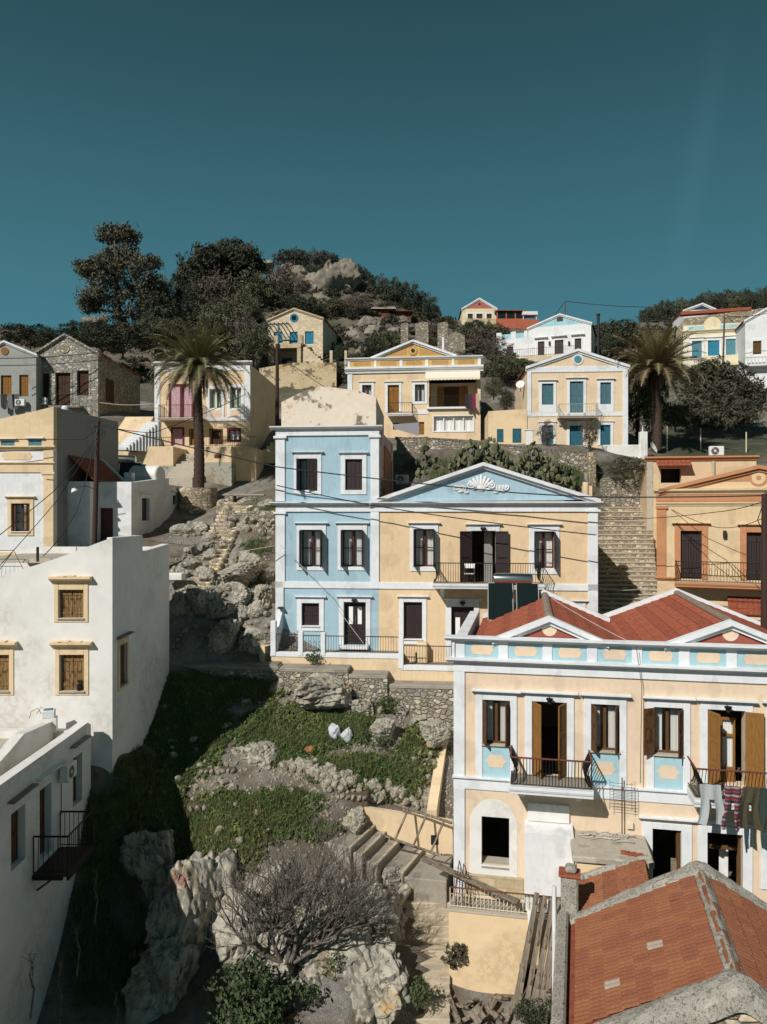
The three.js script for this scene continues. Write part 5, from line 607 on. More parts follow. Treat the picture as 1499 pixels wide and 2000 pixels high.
// stone house with brown shutters, far left, and its grey plastered neighbour
{
  const op = (m, st = .16) => ({ leaf: m, sur: M.stoneG, sw: st, st, sb: .06, sp: .03, rec: .22 });
  const H = gableHouse('rubble_house', 'grey rubble stone house with brown shutters and round gable ornament, upper left', 72, 58, 0, 4.5, { l: 72, r: 192, eave: 690, bot: 810, apex: 652, apx: 128, depth: 10, mw: M.stoneG, ms: M.stone, mtri: M.stoneG, mt: M.stoneG, trim: .2, openings: [{ r: [77, 729, 97, 777], ...op(M.woodD) }, { r: [109, 728, 138, 795], k: 'door', ...op(M.woodD) }, { r: [151, 724, 174, 772], ...op(M.woodD) }] });
  part(H.g, 'gable_ornament', prism(disc(H.ap[0], H.y(126, 681), .35), -.01, .05), M.stoneW); { const c = H.r(207, 730, 222, 776, 0); part(H.g, 'side_window', box(H.x1 - .02, H.x1 + .02, c.y0, c.y1, -3.4, -1.6), M.woodD); }
  part(H.g, 'balcony', box(H.x(105, 794), H.x(165, 794), H.y(130, 799), H.y(130, 795), 0.001, .9), M.concD); const b = new THREE.Group(); b.name = 'railing'; H.g.add(b); railing(b, [V(H.x(105, 794), H.y(130, 795), .85), V(H.x(165, 794), H.y(130, 795), .85)], .9, { sp: .16 });
  const K = gableHouse('grey_house', 'grey plastered house with ochre shutters and white gable verge, left edge', -40, 57, 0, 4.5, { l: -40, r: 71, eave: 693, bot: 810, apex: 666, apx: 10, depth: 9, mw: PL(0x9fa19b), mtri: PL(0x9fa19b), mt: M.white, trim: .2, openings: [{ r: [2, 733, 23, 775], leaf: M.shutO }, { r: [38, 732, 56, 774], leaf: M.shutO }] }); part(K.g, 'gable_ornament', prism(disc(K.ap[0], K.y(10, 686), .3), -.01, .05), M.shutO);
  acUnit('white air conditioner hanging below the left brown shutter of the rubble house', H.world(H.x(86, 785), H.y(86, 791), .3), 0, .9, 'air conditioners on the upper left houses'); acUnit('white air conditioner with washing beside it on the grey house', K.world(K.x(44, 785), K.y(44, 794), .3), 0, .9, 'air conditioners on the upper left houses');
  for (const [px, c] of [[8, 0x2b2b2e], [22, 0x6b6a68], [31, 0x4d4a4c]]) { const p = K.at(px, 770, .4), o = single('hung_cloth', prism([[-.25, 0], [.25, 0], [.22, -1.1], [.05, -1.2], [-.2, -1.0]], 0, .04), mat(c), 'dark washing hung under the ochre shutters of the grey house', 'cloth', 'washing on the grey house'); o.position.copy(K.world(p[0], p[1], .4)); }
}
// yellow house behind the left palm, with terrace
{
  const H = new House('palm_house', 'yellow house with pink shutters, white upper frames and walled terrace behind the left palm', 303, 57, -3, 2.2), g = H.g, x0 = 0, x1 = H.x(489, 780), yt = H.y(400, 712), yb = H.y(400, 819), yf = H.y(400, 870);
  const w = rects(H, [[333, 753, 352, 815], [358, 753, 375, 815], [410, 760, 433, 798], [450, 757, 472, 798], [338, 838, 357, 870], [372, 840, 386, 870], [412, 840, 433, 868], [447, 839, 468, 860]]);
  H.wall('front_wall', M.peach2, [[x0, 0], [x1, 0], [x1, yt], [x0, yt]], w); H.shell(x0, x1, 0, yt, 10, M.peach2, M.conc); H.cor('cornice', M.white, { x0: -.2, x1: x1 + .2, y0: yt - .05, y1: yt + .22 }, .3); H.box('frieze', M.white, { x0, x1, y0: yt - .5, y1: yt - .05 }, -.02, .05); H.box('string_course', M.white, { x0, x1, y0: yb - .15, y1: yb + .15 }, -.02, .06); H.box('pilaster', M.white, { x0: x1 - .42, x1: x1 + .03, y0: yb + .15, y1: yt - .5 }, -.02, .06); H.box('pilaster', M.white, { x0: -.02, x1: .4, y0: yb + .15, y1: yt - .5 }, -.02, .06);
  for (const i of [0, 1]) H.win('balcony_door', w[i], { sur: M.darkRed, sw: .12, sb: 0, leaf: M.pinkDoor, rec: .08 }); for (const i of [2, 3]) H.win('window', w[i], { sur: M.white, sw: .22, sb: .8, type: 'glass', fm: M.white, curtain: 1, curtainM: mat(0xa9b5a4), rec: .08 }); for (const i of [2, 3]) H.box('apron', M.peach, { x0: w[i].x0 + .02, x1: w[i].x1 - .02, y0: w[i].y0 - .7, y1: w[i].y0 - .1 }, .04, .06);
  H.win('door', w[4], { sur: M.darkRed, sw: .14, sb: 0, leaf: M.pinkDoor }); H.win('door', w[5], { sur: M.brownWood, sw: .08, sb: 0, leaf: M.shutO }); H.win('door', w[6], { sur: M.brownWood, sw: .1, sb: 0, leaf: M.woodD }); H.win('window', w[7], { sur: M.darkRed, sw: .12, type: 'glass', fm: M.darkRed, curtain: 1, rec: .08 });
  balcony(H, H.x(320, 818), H.x(405, 818), yb, 1.3, { th: .2, rail: .95, slab: M.concL, ro: { sp: .16 } });
  // terrace walls and steps
  const z = 3.2, a = H.r(262, 872, 339, 925, z), b = H.r(393, 872, 455, 940, z), T0 = (r, n) => { part(g, 'terrace_wall', box(r.x0, r.x1, r.y0 + .35, r.y1, z - 3.2, z, .02), M.peach2); part(g, 'terrace_base', box(r.x0 - .01, r.x1 + .01, -1.5, r.y0 + .35, z - 3.2, z + .015, .02), M.greyBase); }; a.y0 += .2; b.y0 = b.y0 + 1; T0(a); T0(b); part(g, 'terrace_wall', box(b.x1 + .002, H.x(502, 900, z - 1), -1.5, b.y1 - .05, -.2, z - .8, .02), M.oldYellow); part(g, 'wall_vent', box(H.x(419, 890, z), H.x(433, 890, z), H.y(426, 895, z), H.y(426, 887, z), z, z + .012), M.brownWood);
  for (let i = 0; i < 10; i++) part(g, 'step', box(a.x1 + .02, b.x0 - .02, -1.5, mix(H.y(360, 938, z + 2) , a.y1 - .4, (i + 1) / 10) , z + 1.9 - i * .42 - .42, z + 1.9 - i * .42 + (i ? 0 : 0) - .003, .02), M.concL);
  for (const [p, q] of [[262, 339], [393, 502]]) { const f = new THREE.Group(); f.name = 'terrace_railing'; g.add(f); railing(f, [V(H.x(p, 872, z), a.y1, z - .3), V(H.x(q, 872, z - .5), a.y1, z - .3)], .7, { sp: .16 }); }
  part(g, 'stair_block', prismX([[0, 0], [3, 0], [3, a.y1 + .4], [0, a.y1 + 2.6]], -2.3, -.1), M.peach2);
}
{ const o = thing('outside_staircase', 'white zigzag outside staircase climbing left of the yellow palm house', 'staircase', P(226, 880, 53)); for (let i = 0; i < 11; i++) part(o, 'step', box(.18 * i, .18 * i + .9, 0, .24 + i * .2, -.16 * i - .4, -.16 * i + .3, .015), M.white); }
{ const o = thing('yard_stairs', 'ochre stepped wall rising at the right side of the yellow palm house', 'staircase', P(500, 905, 57)); for (let i = 0; i < 9; i++) part(o, 'step', box(.2 * i, 2.3, 0, .6 + i * .3, -.5 * i - .5, -.5 * i, .02), M.oldYellow); }
// stone house with blue shutters, centre
{
  const H = gableHouse('ashlar_house', 'beige stone house with blue doors, blue pergola and round gable window, centre hill', 524, 95, -8, 14, { l: 524, r: 631, eave: 625, bot: 725, apex: 602, apx: 575, depth: 9, mw: M.ashlar, mt: M.stoneBase, trim: .28, openings: [{ r: [535, 648, 552, 670], leaf: M.aqua }, { r: [566, 648, 582, 670], leaf: M.aqua }, { r: [596, 647, 613, 672], k: 'door', leaf: M.aqua }, { r: [550, 699, 571, 722], k: 'door', leaf: M.teal }, { r: [591, 703, 619, 722], k: 'archway', type: 'void' }] });
  part(H.g, 'round_window', [prism(disc(H.ap[0], H.y(575, 621), .55), -.01, .06)], M.aqua); part(H.g, 'round_window_pane', prism(disc(H.ap[0], H.y(575, 621), .33), .06, .08), M.panel);
  const z = 1.8, yt = H.y(560, 672, z), xa = H.x(528, 675, z), xb = H.x(588, 675, z); part(H.g, 'upper_terrace', box(xa, xb, yt - .5, yt, .002, z), M.stoneBase); part(H.g, 'terrace_pier', [box(xa, xa + .5, -2, yt - .5, z - .4, z - .05), box(xb - .5, xb, -2, yt - .5, z - .4, z - .05)], M.stoneBase); const f = new THREE.Group(); f.name = 'railing'; H.g.add(f); railing(f, [V(xa, yt, z - .1), V(xb, yt, z - .1)], .9, { sp: .2, m: M.teal }); for (const p of [540, 587]) part(H.g, 'terrace_post', box(H.x(p, 665, z) - .3, H.x(p, 665, z) + .3, yt, yt + 1.1, z - .5, z + .02), M.stoneBase);
  const pg = []; const py = H.y(545, 632, z); for (let i = 0; i < 9; i++) pg.push(box(H.x(497 + i * 8, 632, z) - .05, H.x(497 + i * 8, 632, z) + .05, py, py + .1, -.3, z + .3)); pg.push(box(H.x(496, 632, z), H.x(566, 632, z), py - .14, py - .001, z, z + .14)); part(H.g, 'pergola', pg, M.pergola); for (const p of [500, 545]) part(H.g, 'pergola_post', box(H.x(p, 650, z) - .1, H.x(p, 650, z) + .1, -1, py - .145, z, z + .18), M.pergola);
  for (let i = 0; i < 10; i++) part(H.g, 'step', box(H.x(592 + i * 5, 690, 1.2), H.x(592 + i * 5 + 5.2, 690, 1.2), -1.5, yt - .3 * i, .1, 1.4, .01), M.ashlar);
  const o = single('retaining_wall', prism([[0, 0], [9.3, 0], [9.3, 3.9], [4, 4], [0, 3.4]], -.5, 0), M.ashlarWall = M_(0xc9b691, T.old, T.rubbleB, 5, .03), 'tall beige retaining wall below the stone house with blue doors', 'wall'); o.position.copy(P(507, 775, 88)); o.rotation.y = -.1; const o2 = thing('garden_gate', 'dark iron gate in the stone wall right of the beige retaining wall', 'gate', P(646, 742, 90)); part(o2, 'gate_pier', box(-.1, .25, 0, 3.6, -.3, 0), M.ashlar); part(o2, 'gate_pier', box(1.7, 2.0, 0, 3.6, -.3, 0), M.ashlar); railing(o2, [V(.25, 0, -.1), V(1.7, 0, -.1)], 2.3, { sp: .16 }); part(o2, 'low_wall', box(-.5, 2.6, -3, 0, -.5, .1), M.stone);
}
// yellow house with awning, centre
{
  const H = new House('awning_house', 'yellow house with ochre parapet panels, round gable ornament and cream awning, centre', 680, 64, -6, 4.6), g = H.g, W = M.whiteTrim; const Y = py => H.y(690, py), x1 = H.x(939, 780), xm = H.x(834, 780);
  const w = rects(H, [[708, 752, 726, 778], [758, 752, 780, 806], [811, 751, 830, 784], [768, 826, 781, 839], [812, 824, 829, 849], [848, 813, 925, 842]]), lg = { x0: xm + .2, x1: x1 - .25, y0: H.y(885, 796), y1: H.y(885, 740) };
  H.wall('front_wall', M.peach2, [[0, 0], [x1, 0], [x1, Y(729)], [0, Y(729)]], [...w, lg]); H.shell(0, x1, 0, Y(729), 9, M.peach2, M.conc); H.wall('parapet', M.ochre, [[0, Y(729)], [x1, Y(729)], [x1, Y(703)], [0, Y(703)]]); H.cor('cornice', W, { x0: -.2, x1: x1 + .25, y0: Y(730), y1: Y(718.5) }, .35); H.cor('cornice', W, { x0: -.2, x1: x1 + .2, y0: Y(705), y1: Y(700) }, .22); H.box('pilaster', W, { x0: -.03, x1: H.x(689, 790), y0: 0, y1: Y(730) }, -.02, .06);
  let last = -.03; for (const [a, b] of [[684, 731], [736, 781], [787, 831], [837, 883], [888, 934]]) { const xa = H.x(a, 710), xb = H.x(b, 710); H.box('parapet_pier', W, { x0: last, x1: xa, y0: Y(718), y1: Y(705) }, -.02, .04); last = xb; part(g, 'parapet_field', prism(octa({ x0: mix(xa, xb, .13), x1: mix(xa, xb, .87), y0: Y(715.5), y1: Y(707.5) }), .001, .015), M.ochreD); } H.box('parapet_pier', W, { x0: last, x1: x1 + .03, y0: Y(718), y1: Y(705) }, -.02, .04);
  const ap = H.at(807, 664.5, -.2); pediment(H, ap, H.at(724, 699, -.2), H.at(892, 694, -.2), M.ochre, W, { th: .28, z: -.2, p: .25 }); part(g, 'gable_ornament', prism(disc(ap[0], H.y(807, 684), .42), -.2, -.15), M.ochreD); part(g, 'gable_ornament_ring', prism(disc(ap[0], H.y(807, 684), .3), -.15, -.13), M.ochre); part(g, 'gable_ornament_core', prism(disc(ap[0], H.y(807, 684), .17), -.13, -.1), M.iron); for (const s of [-1, 1]) part(g, 'pediment_field', prism([[ap[0] + s * .55, H.y(807, 692)], [ap[0] + s * 2.3, H.y(807, 692)], [ap[0] + s * .55, H.y(807, 679)]], -.2, -.185), M.ochreD);
  part(g, 'flue', cyl(.12, .12, 1.6, 10).translate(H.x(866, 680), H.y(866, 690), -1), M.white);
  const su = { sur: W, sw: .22, cor: .08, ch: .07 }; H.win('window', w[0], { ...su, leaf: M.woodD, type: 'glass', fm: M.maroon, curtain: .4 }); H.win('balcony_door', w[1], { ...su, sb: 0, leaf: M.shutO, style: 'plank' }); H.win('window', w[2], { ...su, leaf: M.woodD, type: 'glass', fm: M.woodD, curtain: .4 }); H.win('window', w[3], { leaf: M.dark }); H.win('door', w[4], { leaf: M.shutO }); H.win('window', w[5], { sur: W, sw: .1, type: 'glass', fm: M.white, nx: 4, curtain: 1, rec: .05 });
  { const a = H.x(757, 806, .8), b = H.x(806, 806, .8); balcony(H, a, b, H.y(780, 807, .8), .85, { th: .2, rail: .9, slab: M.whiteTrim, ro: { sp: .16 } }); }
  H.box('string_course', W, { x0: H.x(811, 807), x1: xm + .18, y0: Y(811), y1: Y(803) }, -.02, .05); H.box('loggia_slab', W, { x0: xm, x1: x1 + .05, y0: H.y(885, 799), y1: H.y(885, 795) }, -2, .25);
  part(g, 'loggia_back', box(xm + .2, x1 - .3, lg.y0, lg.y1, -2.2, -2.1, 0), M.peach2); part(g, 'loggia_door', [box(mix(lg.x0, lg.x1, .3), mix(lg.x0, lg.x1, .62), lg.y0, lg.y1 - .35, -2.09, -2.02)], M.woodD); part(g, 'loggia_shutter', box(mix(lg.x0, lg.x1, .16), mix(lg.x0, lg.x1, .29), lg.y0, lg.y1 - .35, -2.09, -2), M.shutO); part(g, 'loggia_shutter', box(mix(lg.x0, lg.x1, .63), mix(lg.x0, lg.x1, .8), lg.y0, lg.y1 - .35, -2.09, -2), M.shutO); const f = new THREE.Group(); f.name = 'loggia_railing'; g.add(f); railing(f, [V(lg.x0, lg.y0 + .05, .15), V(lg.x1, lg.y0 + .05, .15)], .9, { sp: .16 });
  const aw = [], n = 30; for (let i = 0; i < n; i++) { const a = mix(xm - .1, x1 - .05, i / n), b = mix(xm - .1, x1 - .05, (i + 1) / n), y0 = Y(730), y1 = Y(744), y2 = Y(747.5) - .06 * (i % 2), y3 = Y(747.5) - .06 * ((i + 1) % 2); aw.push(a, y0, .1, b, y0, .1, b, y1, .75, a, y0, .1, b, y1, .75, a, y1, .75, a, y1, .75, b, y1, .75, b, y3, .76, a, y1, .75, b, y3, .76, a, y2, .76); } part(g, 'awning', tris(aw), M.awning);
  { const c = H.at(768, 829, 1.2), d = H.at(819, 826, 1.2), o = single('hung_sheet', prism([[0, 0], [d[0] - c[0], .15], [d[0] - c[0], -1.0], [.1, -.35]], 0, .03), mat(0x8d8a90), 'grey sheet hung on a line below the small balcony', 'sheet'); o.position.copy(H.world(c[0], c[1], 1.2)); o.rotation.y = H.th; }
  for (let i = 0; i < 4; i++) { const c = H.at(912 + i * 7, 770, .5), o = single('hung_cloth', prism([[-.15, 0], [.15, 0], [.18, -1.3 - .3 * (i % 2)], [-.12, -1.1]], 0, .05), mat([0x2a2427, 0x3b2d31, 0x7b2340, 0xb3a390][i]), ['black', 'dark brown', 'crimson', 'beige'][i] + ' garment hung at the right end of the awning loggia', 'clothing', 'washing on the awning house'); o.position.copy(H.world(c[0], c[1], .5)); }
}
// pale yellow house with teal doors
{
  const W = M.whiteTrim, H = gableHouse('teal_door_house', 'pale yellow house with teal doors, white pilasters and a small balcony, right of centre', 1031, 56, -4, 4.0, { l: 1031, r: 1226, eave: 717, bot: 872, apex: 682, apx: 1129, depth: 9, mw: PL(0xe8d0ae), mt: W, trim: .3, openings: [[1059, 749.5, 1081.5, 790.6], [1113.5, 745, 1140, 813], [1173, 747, 1194, 789.5], [1059, 831, 1081, 867], [1113, 831, 1139, 870], [1173, 830, 1193, 870]].map((r, i) => ({ r, k: i === 1 || i === 4 ? 'door' : 'window', leaf: i > 2 ? M.teal : M.tealL2 || M.teal, sur: W, sw: .2, sb: i === 0 || i === 2 ? .62 : i > 2 ? 0 : .1, cor: i < 3 ? .1 : .06, ch: .08, rec: .1 })) }), g = H.g;
  H.box('frieze', W, { x0: -.03, x1: H.x1 + .03, y0: H.y(1040, 728), y1: H.ye }, -.02, .06); H.box('pilaster', W, { x0: -.03, x1: H.x(1038, 800), y0: H.y(1034, 812), y1: H.y(1034, 728) }, -.02, .07); H.box('pilaster', W, { x0: H.x(1217, 800), x1: H.x1 + .03, y0: 0, y1: H.y(1034, 728) }, -.02, .07); H.box('string_course', W, { x0: -.03, x1: H.x(1217, 800) - .001, y0: H.y(1040, 814), y1: H.y(1040, 807) }, -.02, .05); part(g, 'round_ornament', prism(disc(H.ap[0], H.y(1127, 702), .42), -.01, .05), W); part(g, 'round_ornament_core', prism(disc(H.ap[0], H.y(1127, 702), .28), .05, .07), M.tealL);
  balcony(H, H.x(1092, 813, .9), H.x(1170, 813, .9), H.y(1128, 811, .9), .95, { th: .18, rail: .85, slab: M.concL, brackets: [H.x(1099, 813, .9), H.x(1163, 813, .9)], ro: { sp: .16, m: M.alu } });
  const A = H.r(954, 799, 1029, 866); const hs = rects(H, [[971, 838, 984, 864], [1001.5, 837, 1019, 865]]); H.wall('annex_wall', M.oldYellow, [[A.x0, 0], [-.05, 0], [-.05, A.y1], [A.x0, A.y1 - .15]], hs); hs.forEach(h => H.win('door', h, { leaf: M.teal, rec: .06 })); part(g, 'annex_wall', box(A.x0, A.x0 + .3, 0, A.y1 - .2, -4, -.41, 0), M.oldYellow); part(g, 'annex_roof', box(A.x0 + .3, -.05, A.y1 - .4, A.y1 - .25, -4, -.41, 0), M.conc);
  const wl = thing('white_garden_wall', 'whitewashed garden wall with square pillar right of the teal door house', 'wall', P(1178, 905, 54), -.07); part(wl, 'wall', box(0, 2.75, 0, 1.35, -.35, 0, .03), M.white2); part(wl, 'pillar', box(2.66, 3.2, 0, 2.3, -.4, .06, .03), M.white2); part(wl, 'finial', cyl(.06, .02, .45, 8).translate(2.9, 2.3, -.2), M.white); const g2 = thing('gate_pillar', 'small whitewashed pillar in front of the teal door house', 'pillar', P(1034, 868, 54)); part(g2, 'post', box(-.25, .25, -.3, 1.0, -.25, .25, .03), M.white2); part(g2, 'cap', box(-.3, .3, 1.0, 1.08, -.3, .3, .02), M.white);
}
// white house with pale blue pediment, its flue
{
  const H = gableHouse('blue_pediment_house', 'white house with pale blue pediment and dark doors, upper right hill', 1032, 99, -20, 18, { l: 1032, r: 1155, eave: 641, bot: 715, apex: 613, apx: 1094, depth: 9, mw: M.white, ms: M.white, mtri: M.tealPed, mt: M.whiteTrim, trim: .3, openings: [[1051, 667, 1064, 697], [1084, 664, 1101, 700], [1123, 661, 1136, 690]].map((r, i) => ({ r, k: i === 1 ? 'door' : 'window', leaf: M.dark, sur: M.white, sw: .2, cor: .25, ch: .1, coff: .2 })) });
  part(H.g, 'attic_window', box(H.ap[0] - .4, H.ap[0] + .4, H.ye + .55, H.ye + 1.4, -.02, .03), M.dark); for (const p of [1074, 1112]) { const c = H.at(p, 670); part(H.g, 'wall_lamp', box(c[0] - .12, c[0] + .12, c[1] - .3, c[1] + .2, 0, .25, .03), M.ironB); }
  const a = H.r(970, 648, 1031, 712), h = H.r(990, 677, 1003, 698); H.wall('wing_wall', M.white, [[a.x0, 0], [-.02, 0], [-.02, a.y1 - .9], [a.x0, a.y1 - .9]], [h], -.4, -.02); H.win('window', h, { leaf: M.dark, z: -.02 }); for (const q of [[970, 980], [998, 1008], [1024, 1031]]) H.box('wing_pier', M.white, { x0: H.x(q[0], 655), x1: H.x(q[1], 655), y0: a.y1 - .9, y1: a.y1 }, -.4, -.02); for (const q of [[980, 998], [1008, 1024]]) H.box('wing_panel', M.tealPed, { x0: H.x(q[0], 655), x1: H.x(q[1], 655), y0: a.y1 - .9, y1: a.y1 - .25 }, -.35, -.08); part(H.g, 'wing_wall', box(a.x0, a.x0 + .3, 0, a.y1 - .9, -5, -.41, 0), M.white);
  const f = new THREE.Group(); f.name = 'terrace_railing'; H.g.add(f); railing(f, [V(a.x0 - .3, H.y(975, 700, 2), 2), V(H.x1 - 2, H.y(975, 700, 2), 2)], 1, { sp: .25, r: .02 }); part(H.g, 'terrace', box(a.x0 - .4, H.x1, -2, H.y(975, 700, 2), .002, 2.2), M.ashlar);
  const fl = thing('flue_pipe', 'tall black flue pipe at the shaded side of the white house', 'flue', P(1169, 700, 96)); part(fl, 'pipe', cyl(.19, .19, 5.6, 12), M.black); part(fl, 'cap', cyl(.25, .25, .2, 12).translate(0, 5.6, 0), M.black);
}
// small pink gabled house on the crest, orange glazed extension
{
  const H = gableHouse('pink_gable_house', 'small cream house with pink pediment and brown shutters on the hill crest', 903, 132, -2, 31, { l: 903, r: 970, eave: 603, bot: 640, apex: 582, apx: 937, depth: 8, mw: M.cream, mtri: M.pink, mt: M.whiteTrim, trim: .35, openings: [[914, 613, 924, 625], [931, 613, 943, 625], [951, 613, 961, 625]].map(r => ({ r, leaf: M.maroon, sur: M.white, sw: .2, sb: .1 })) }); part(H.g, 'attic_window', box(H.ap[0] - .2, H.ap[0] + .2, H.ye + .6, H.ye + 1, -.02, .03), M.dark);
  const wl = single('garden_wall', box(0, 5.2, -2, 1.7, -.5, 0, .03), M.ashlarWall, 'plain beige wall in front of the pink gabled house', 'wall'); wl.position.copy(P(911, 641, 128));
  const o = thing('glazed_pavilion', 'orange glazed pavilion with red roof beside the pink gabled house', 'house', P(970, 641, 130)); part(o, 'base_wall', box(.05, 5, 0, 1.7, -4, 0), M.orangeWall); for (let i = 0; i < 4; i++) part(o, 'mullion', box(.05 + i * 1.6, .25 + i * 1.6, 1.7, 3, -.2, 0), M.orangeWall); for (let i = 0; i < 3; i++) part(o, 'pane', box(.25 + i * 1.6, 1.65 + i * 1.6, 1.7, 3, -.12, -.08), M.panel); part(o, 'roof', prismX([[.4, 3], [-4.2, 3], [-2, 3.7], [.4, 3.1]], -.1, 5.1), M.clay); part(o, 'back_wall', box(.05, 5, 0, 3, -4.2, -4), M.orangeWall);
  const p = thing('pergola', 'white canopy on thin posts at the end of the orange pavilion', 'pergola', P(1021, 641, 129.5)); part(p, 'canopy', prismX([[.3, 2.3], [-3, 2.6], [-3, 2.8], [.3, 2.9]], 0, 2.6), M.white); for (const [x, z] of [[.1, 0], [2.4, 0], [2.4, -2.5]]) part(p, 'post', box(x, x + .12, 0, 2.4, z - .12, z), M.white); part(p, 'floor', box(-.2, 2.8, -1, 1.5, -3, .2), M.orangeWall);
}
// houses at the far right
{
  const W = M.whiteTrim, H = new House('pastel_house', 'cream house with three turquoise shutters and faded pale blue parapet, far right hill', 1335, 90, -14, 15.5), g = H.g, x1 = H.x(1455, 680), Y = py => H.y(1340, py); const w = rects(H, [[1352, 666, 1371, 698], [1383, 665, 1405.5, 696], [1418, 662, 1437.5, 693]]);
  H.wall('front_wall', M_(0xe6ddc4, T.stain, T.plasterB, 5, .01), [[0, 0], [x1, 0], [x1, Y(636)], [0, Y(636)]], w); H.shell(0, x1, 0, Y(650), 8, M.cream, M.conc); H.cor('cornice', M.cream, { x0: -.2, x1: x1, y0: Y(652), y1: Y(646) }, .3); for (const [a, b] of [[1345, 1384], [1400, 1446]]) H.box('parapet_panel', M.lblue, { x0: H.x(a, 640), x1: H.x(b, 640), y0: Y(644.5), y1: Y(638.5) }, -.01, .03); part(g, 'parapet_arch', prism(disc(H.x(1392, 636), Y(637), .95, 30), -.2, .05), M.cream); w.forEach((r, i) => H.win('window', r, { leaf: i === 1 ? M.aqua : M.tealL, sur: M.white, sw: .25, st: .3, cor: .1, rec: .1 })); part(g, 'balcony', box(w[1].x0 - .3, w[2].x1 + .8, w[1].y0 - 1.3, w[1].y0 - .1, .002, 1), M.cream);
  const st = single('stone_house_wall', prism([[0, 0], [11, 0], [10.6, 8.4], [1, 7.6], [0, 6]], -.6, 0), M.stoneW, 'bare stone gable wall with red coping behind the turquoise shutters', 'wall'); st.position.copy(P(1322, 735, 97)); st.rotation.y = -.2; const rc = single('tile_coping', box(0, 8.6, 0, .45, -.8, .2, .05), M.clay, 'red tile coping on top of the bare stone wall', 'roof'); rc.position.copy(P(1330, 616, 97)); rc.rotation.set(0, -.2, .02, 'YXZ');
  const K = gableHouse('balustrade_house', 'white house with brown shutter and balustrade at the right edge', 1456, 84, -14, 14, { l: 1456, r: 1545, eave: 626, bot: 740, apex: 600, apx: 1500, depth: 8, mw: M.white, mt: M.white, trim: .3, openings: [{ r: [1471, 666, 1487.6, 692], leaf: M.brownWood, sur: M.white, sw: .25 }, { r: [1464, 725, 1475, 735], leaf: M.brownWood }] }); const yb = K.y(1480, 711, .8); part(K.g, 'balcony_slab', box(-.1, 6, yb - .2, yb, .002, .9), M.white); part(K.g, 'handrail', box(-.1, 6, yb + .75, yb + .9, .65, .9), M.white); for (let i = 0; i < 16; i++) part(K.g, 'baluster', lathe([[.05, 0], [.1, .15], [.06, .35], [.1, .55], [.06, .75]], 8).translate(.1 + i * .37, yb, .78), M.white);
  const N = gableHouse('navy_pediment_house', 'white house with navy blue pediment showing above the stone wall', 1336, 112, -6, 26, { l: 1336, r: 1398, eave: 606, bot: 640, apex: 592, apx: 1372, depth: 6, mw: M.white, mtri: M.navy, mt: M.white, trim: .35 });
}
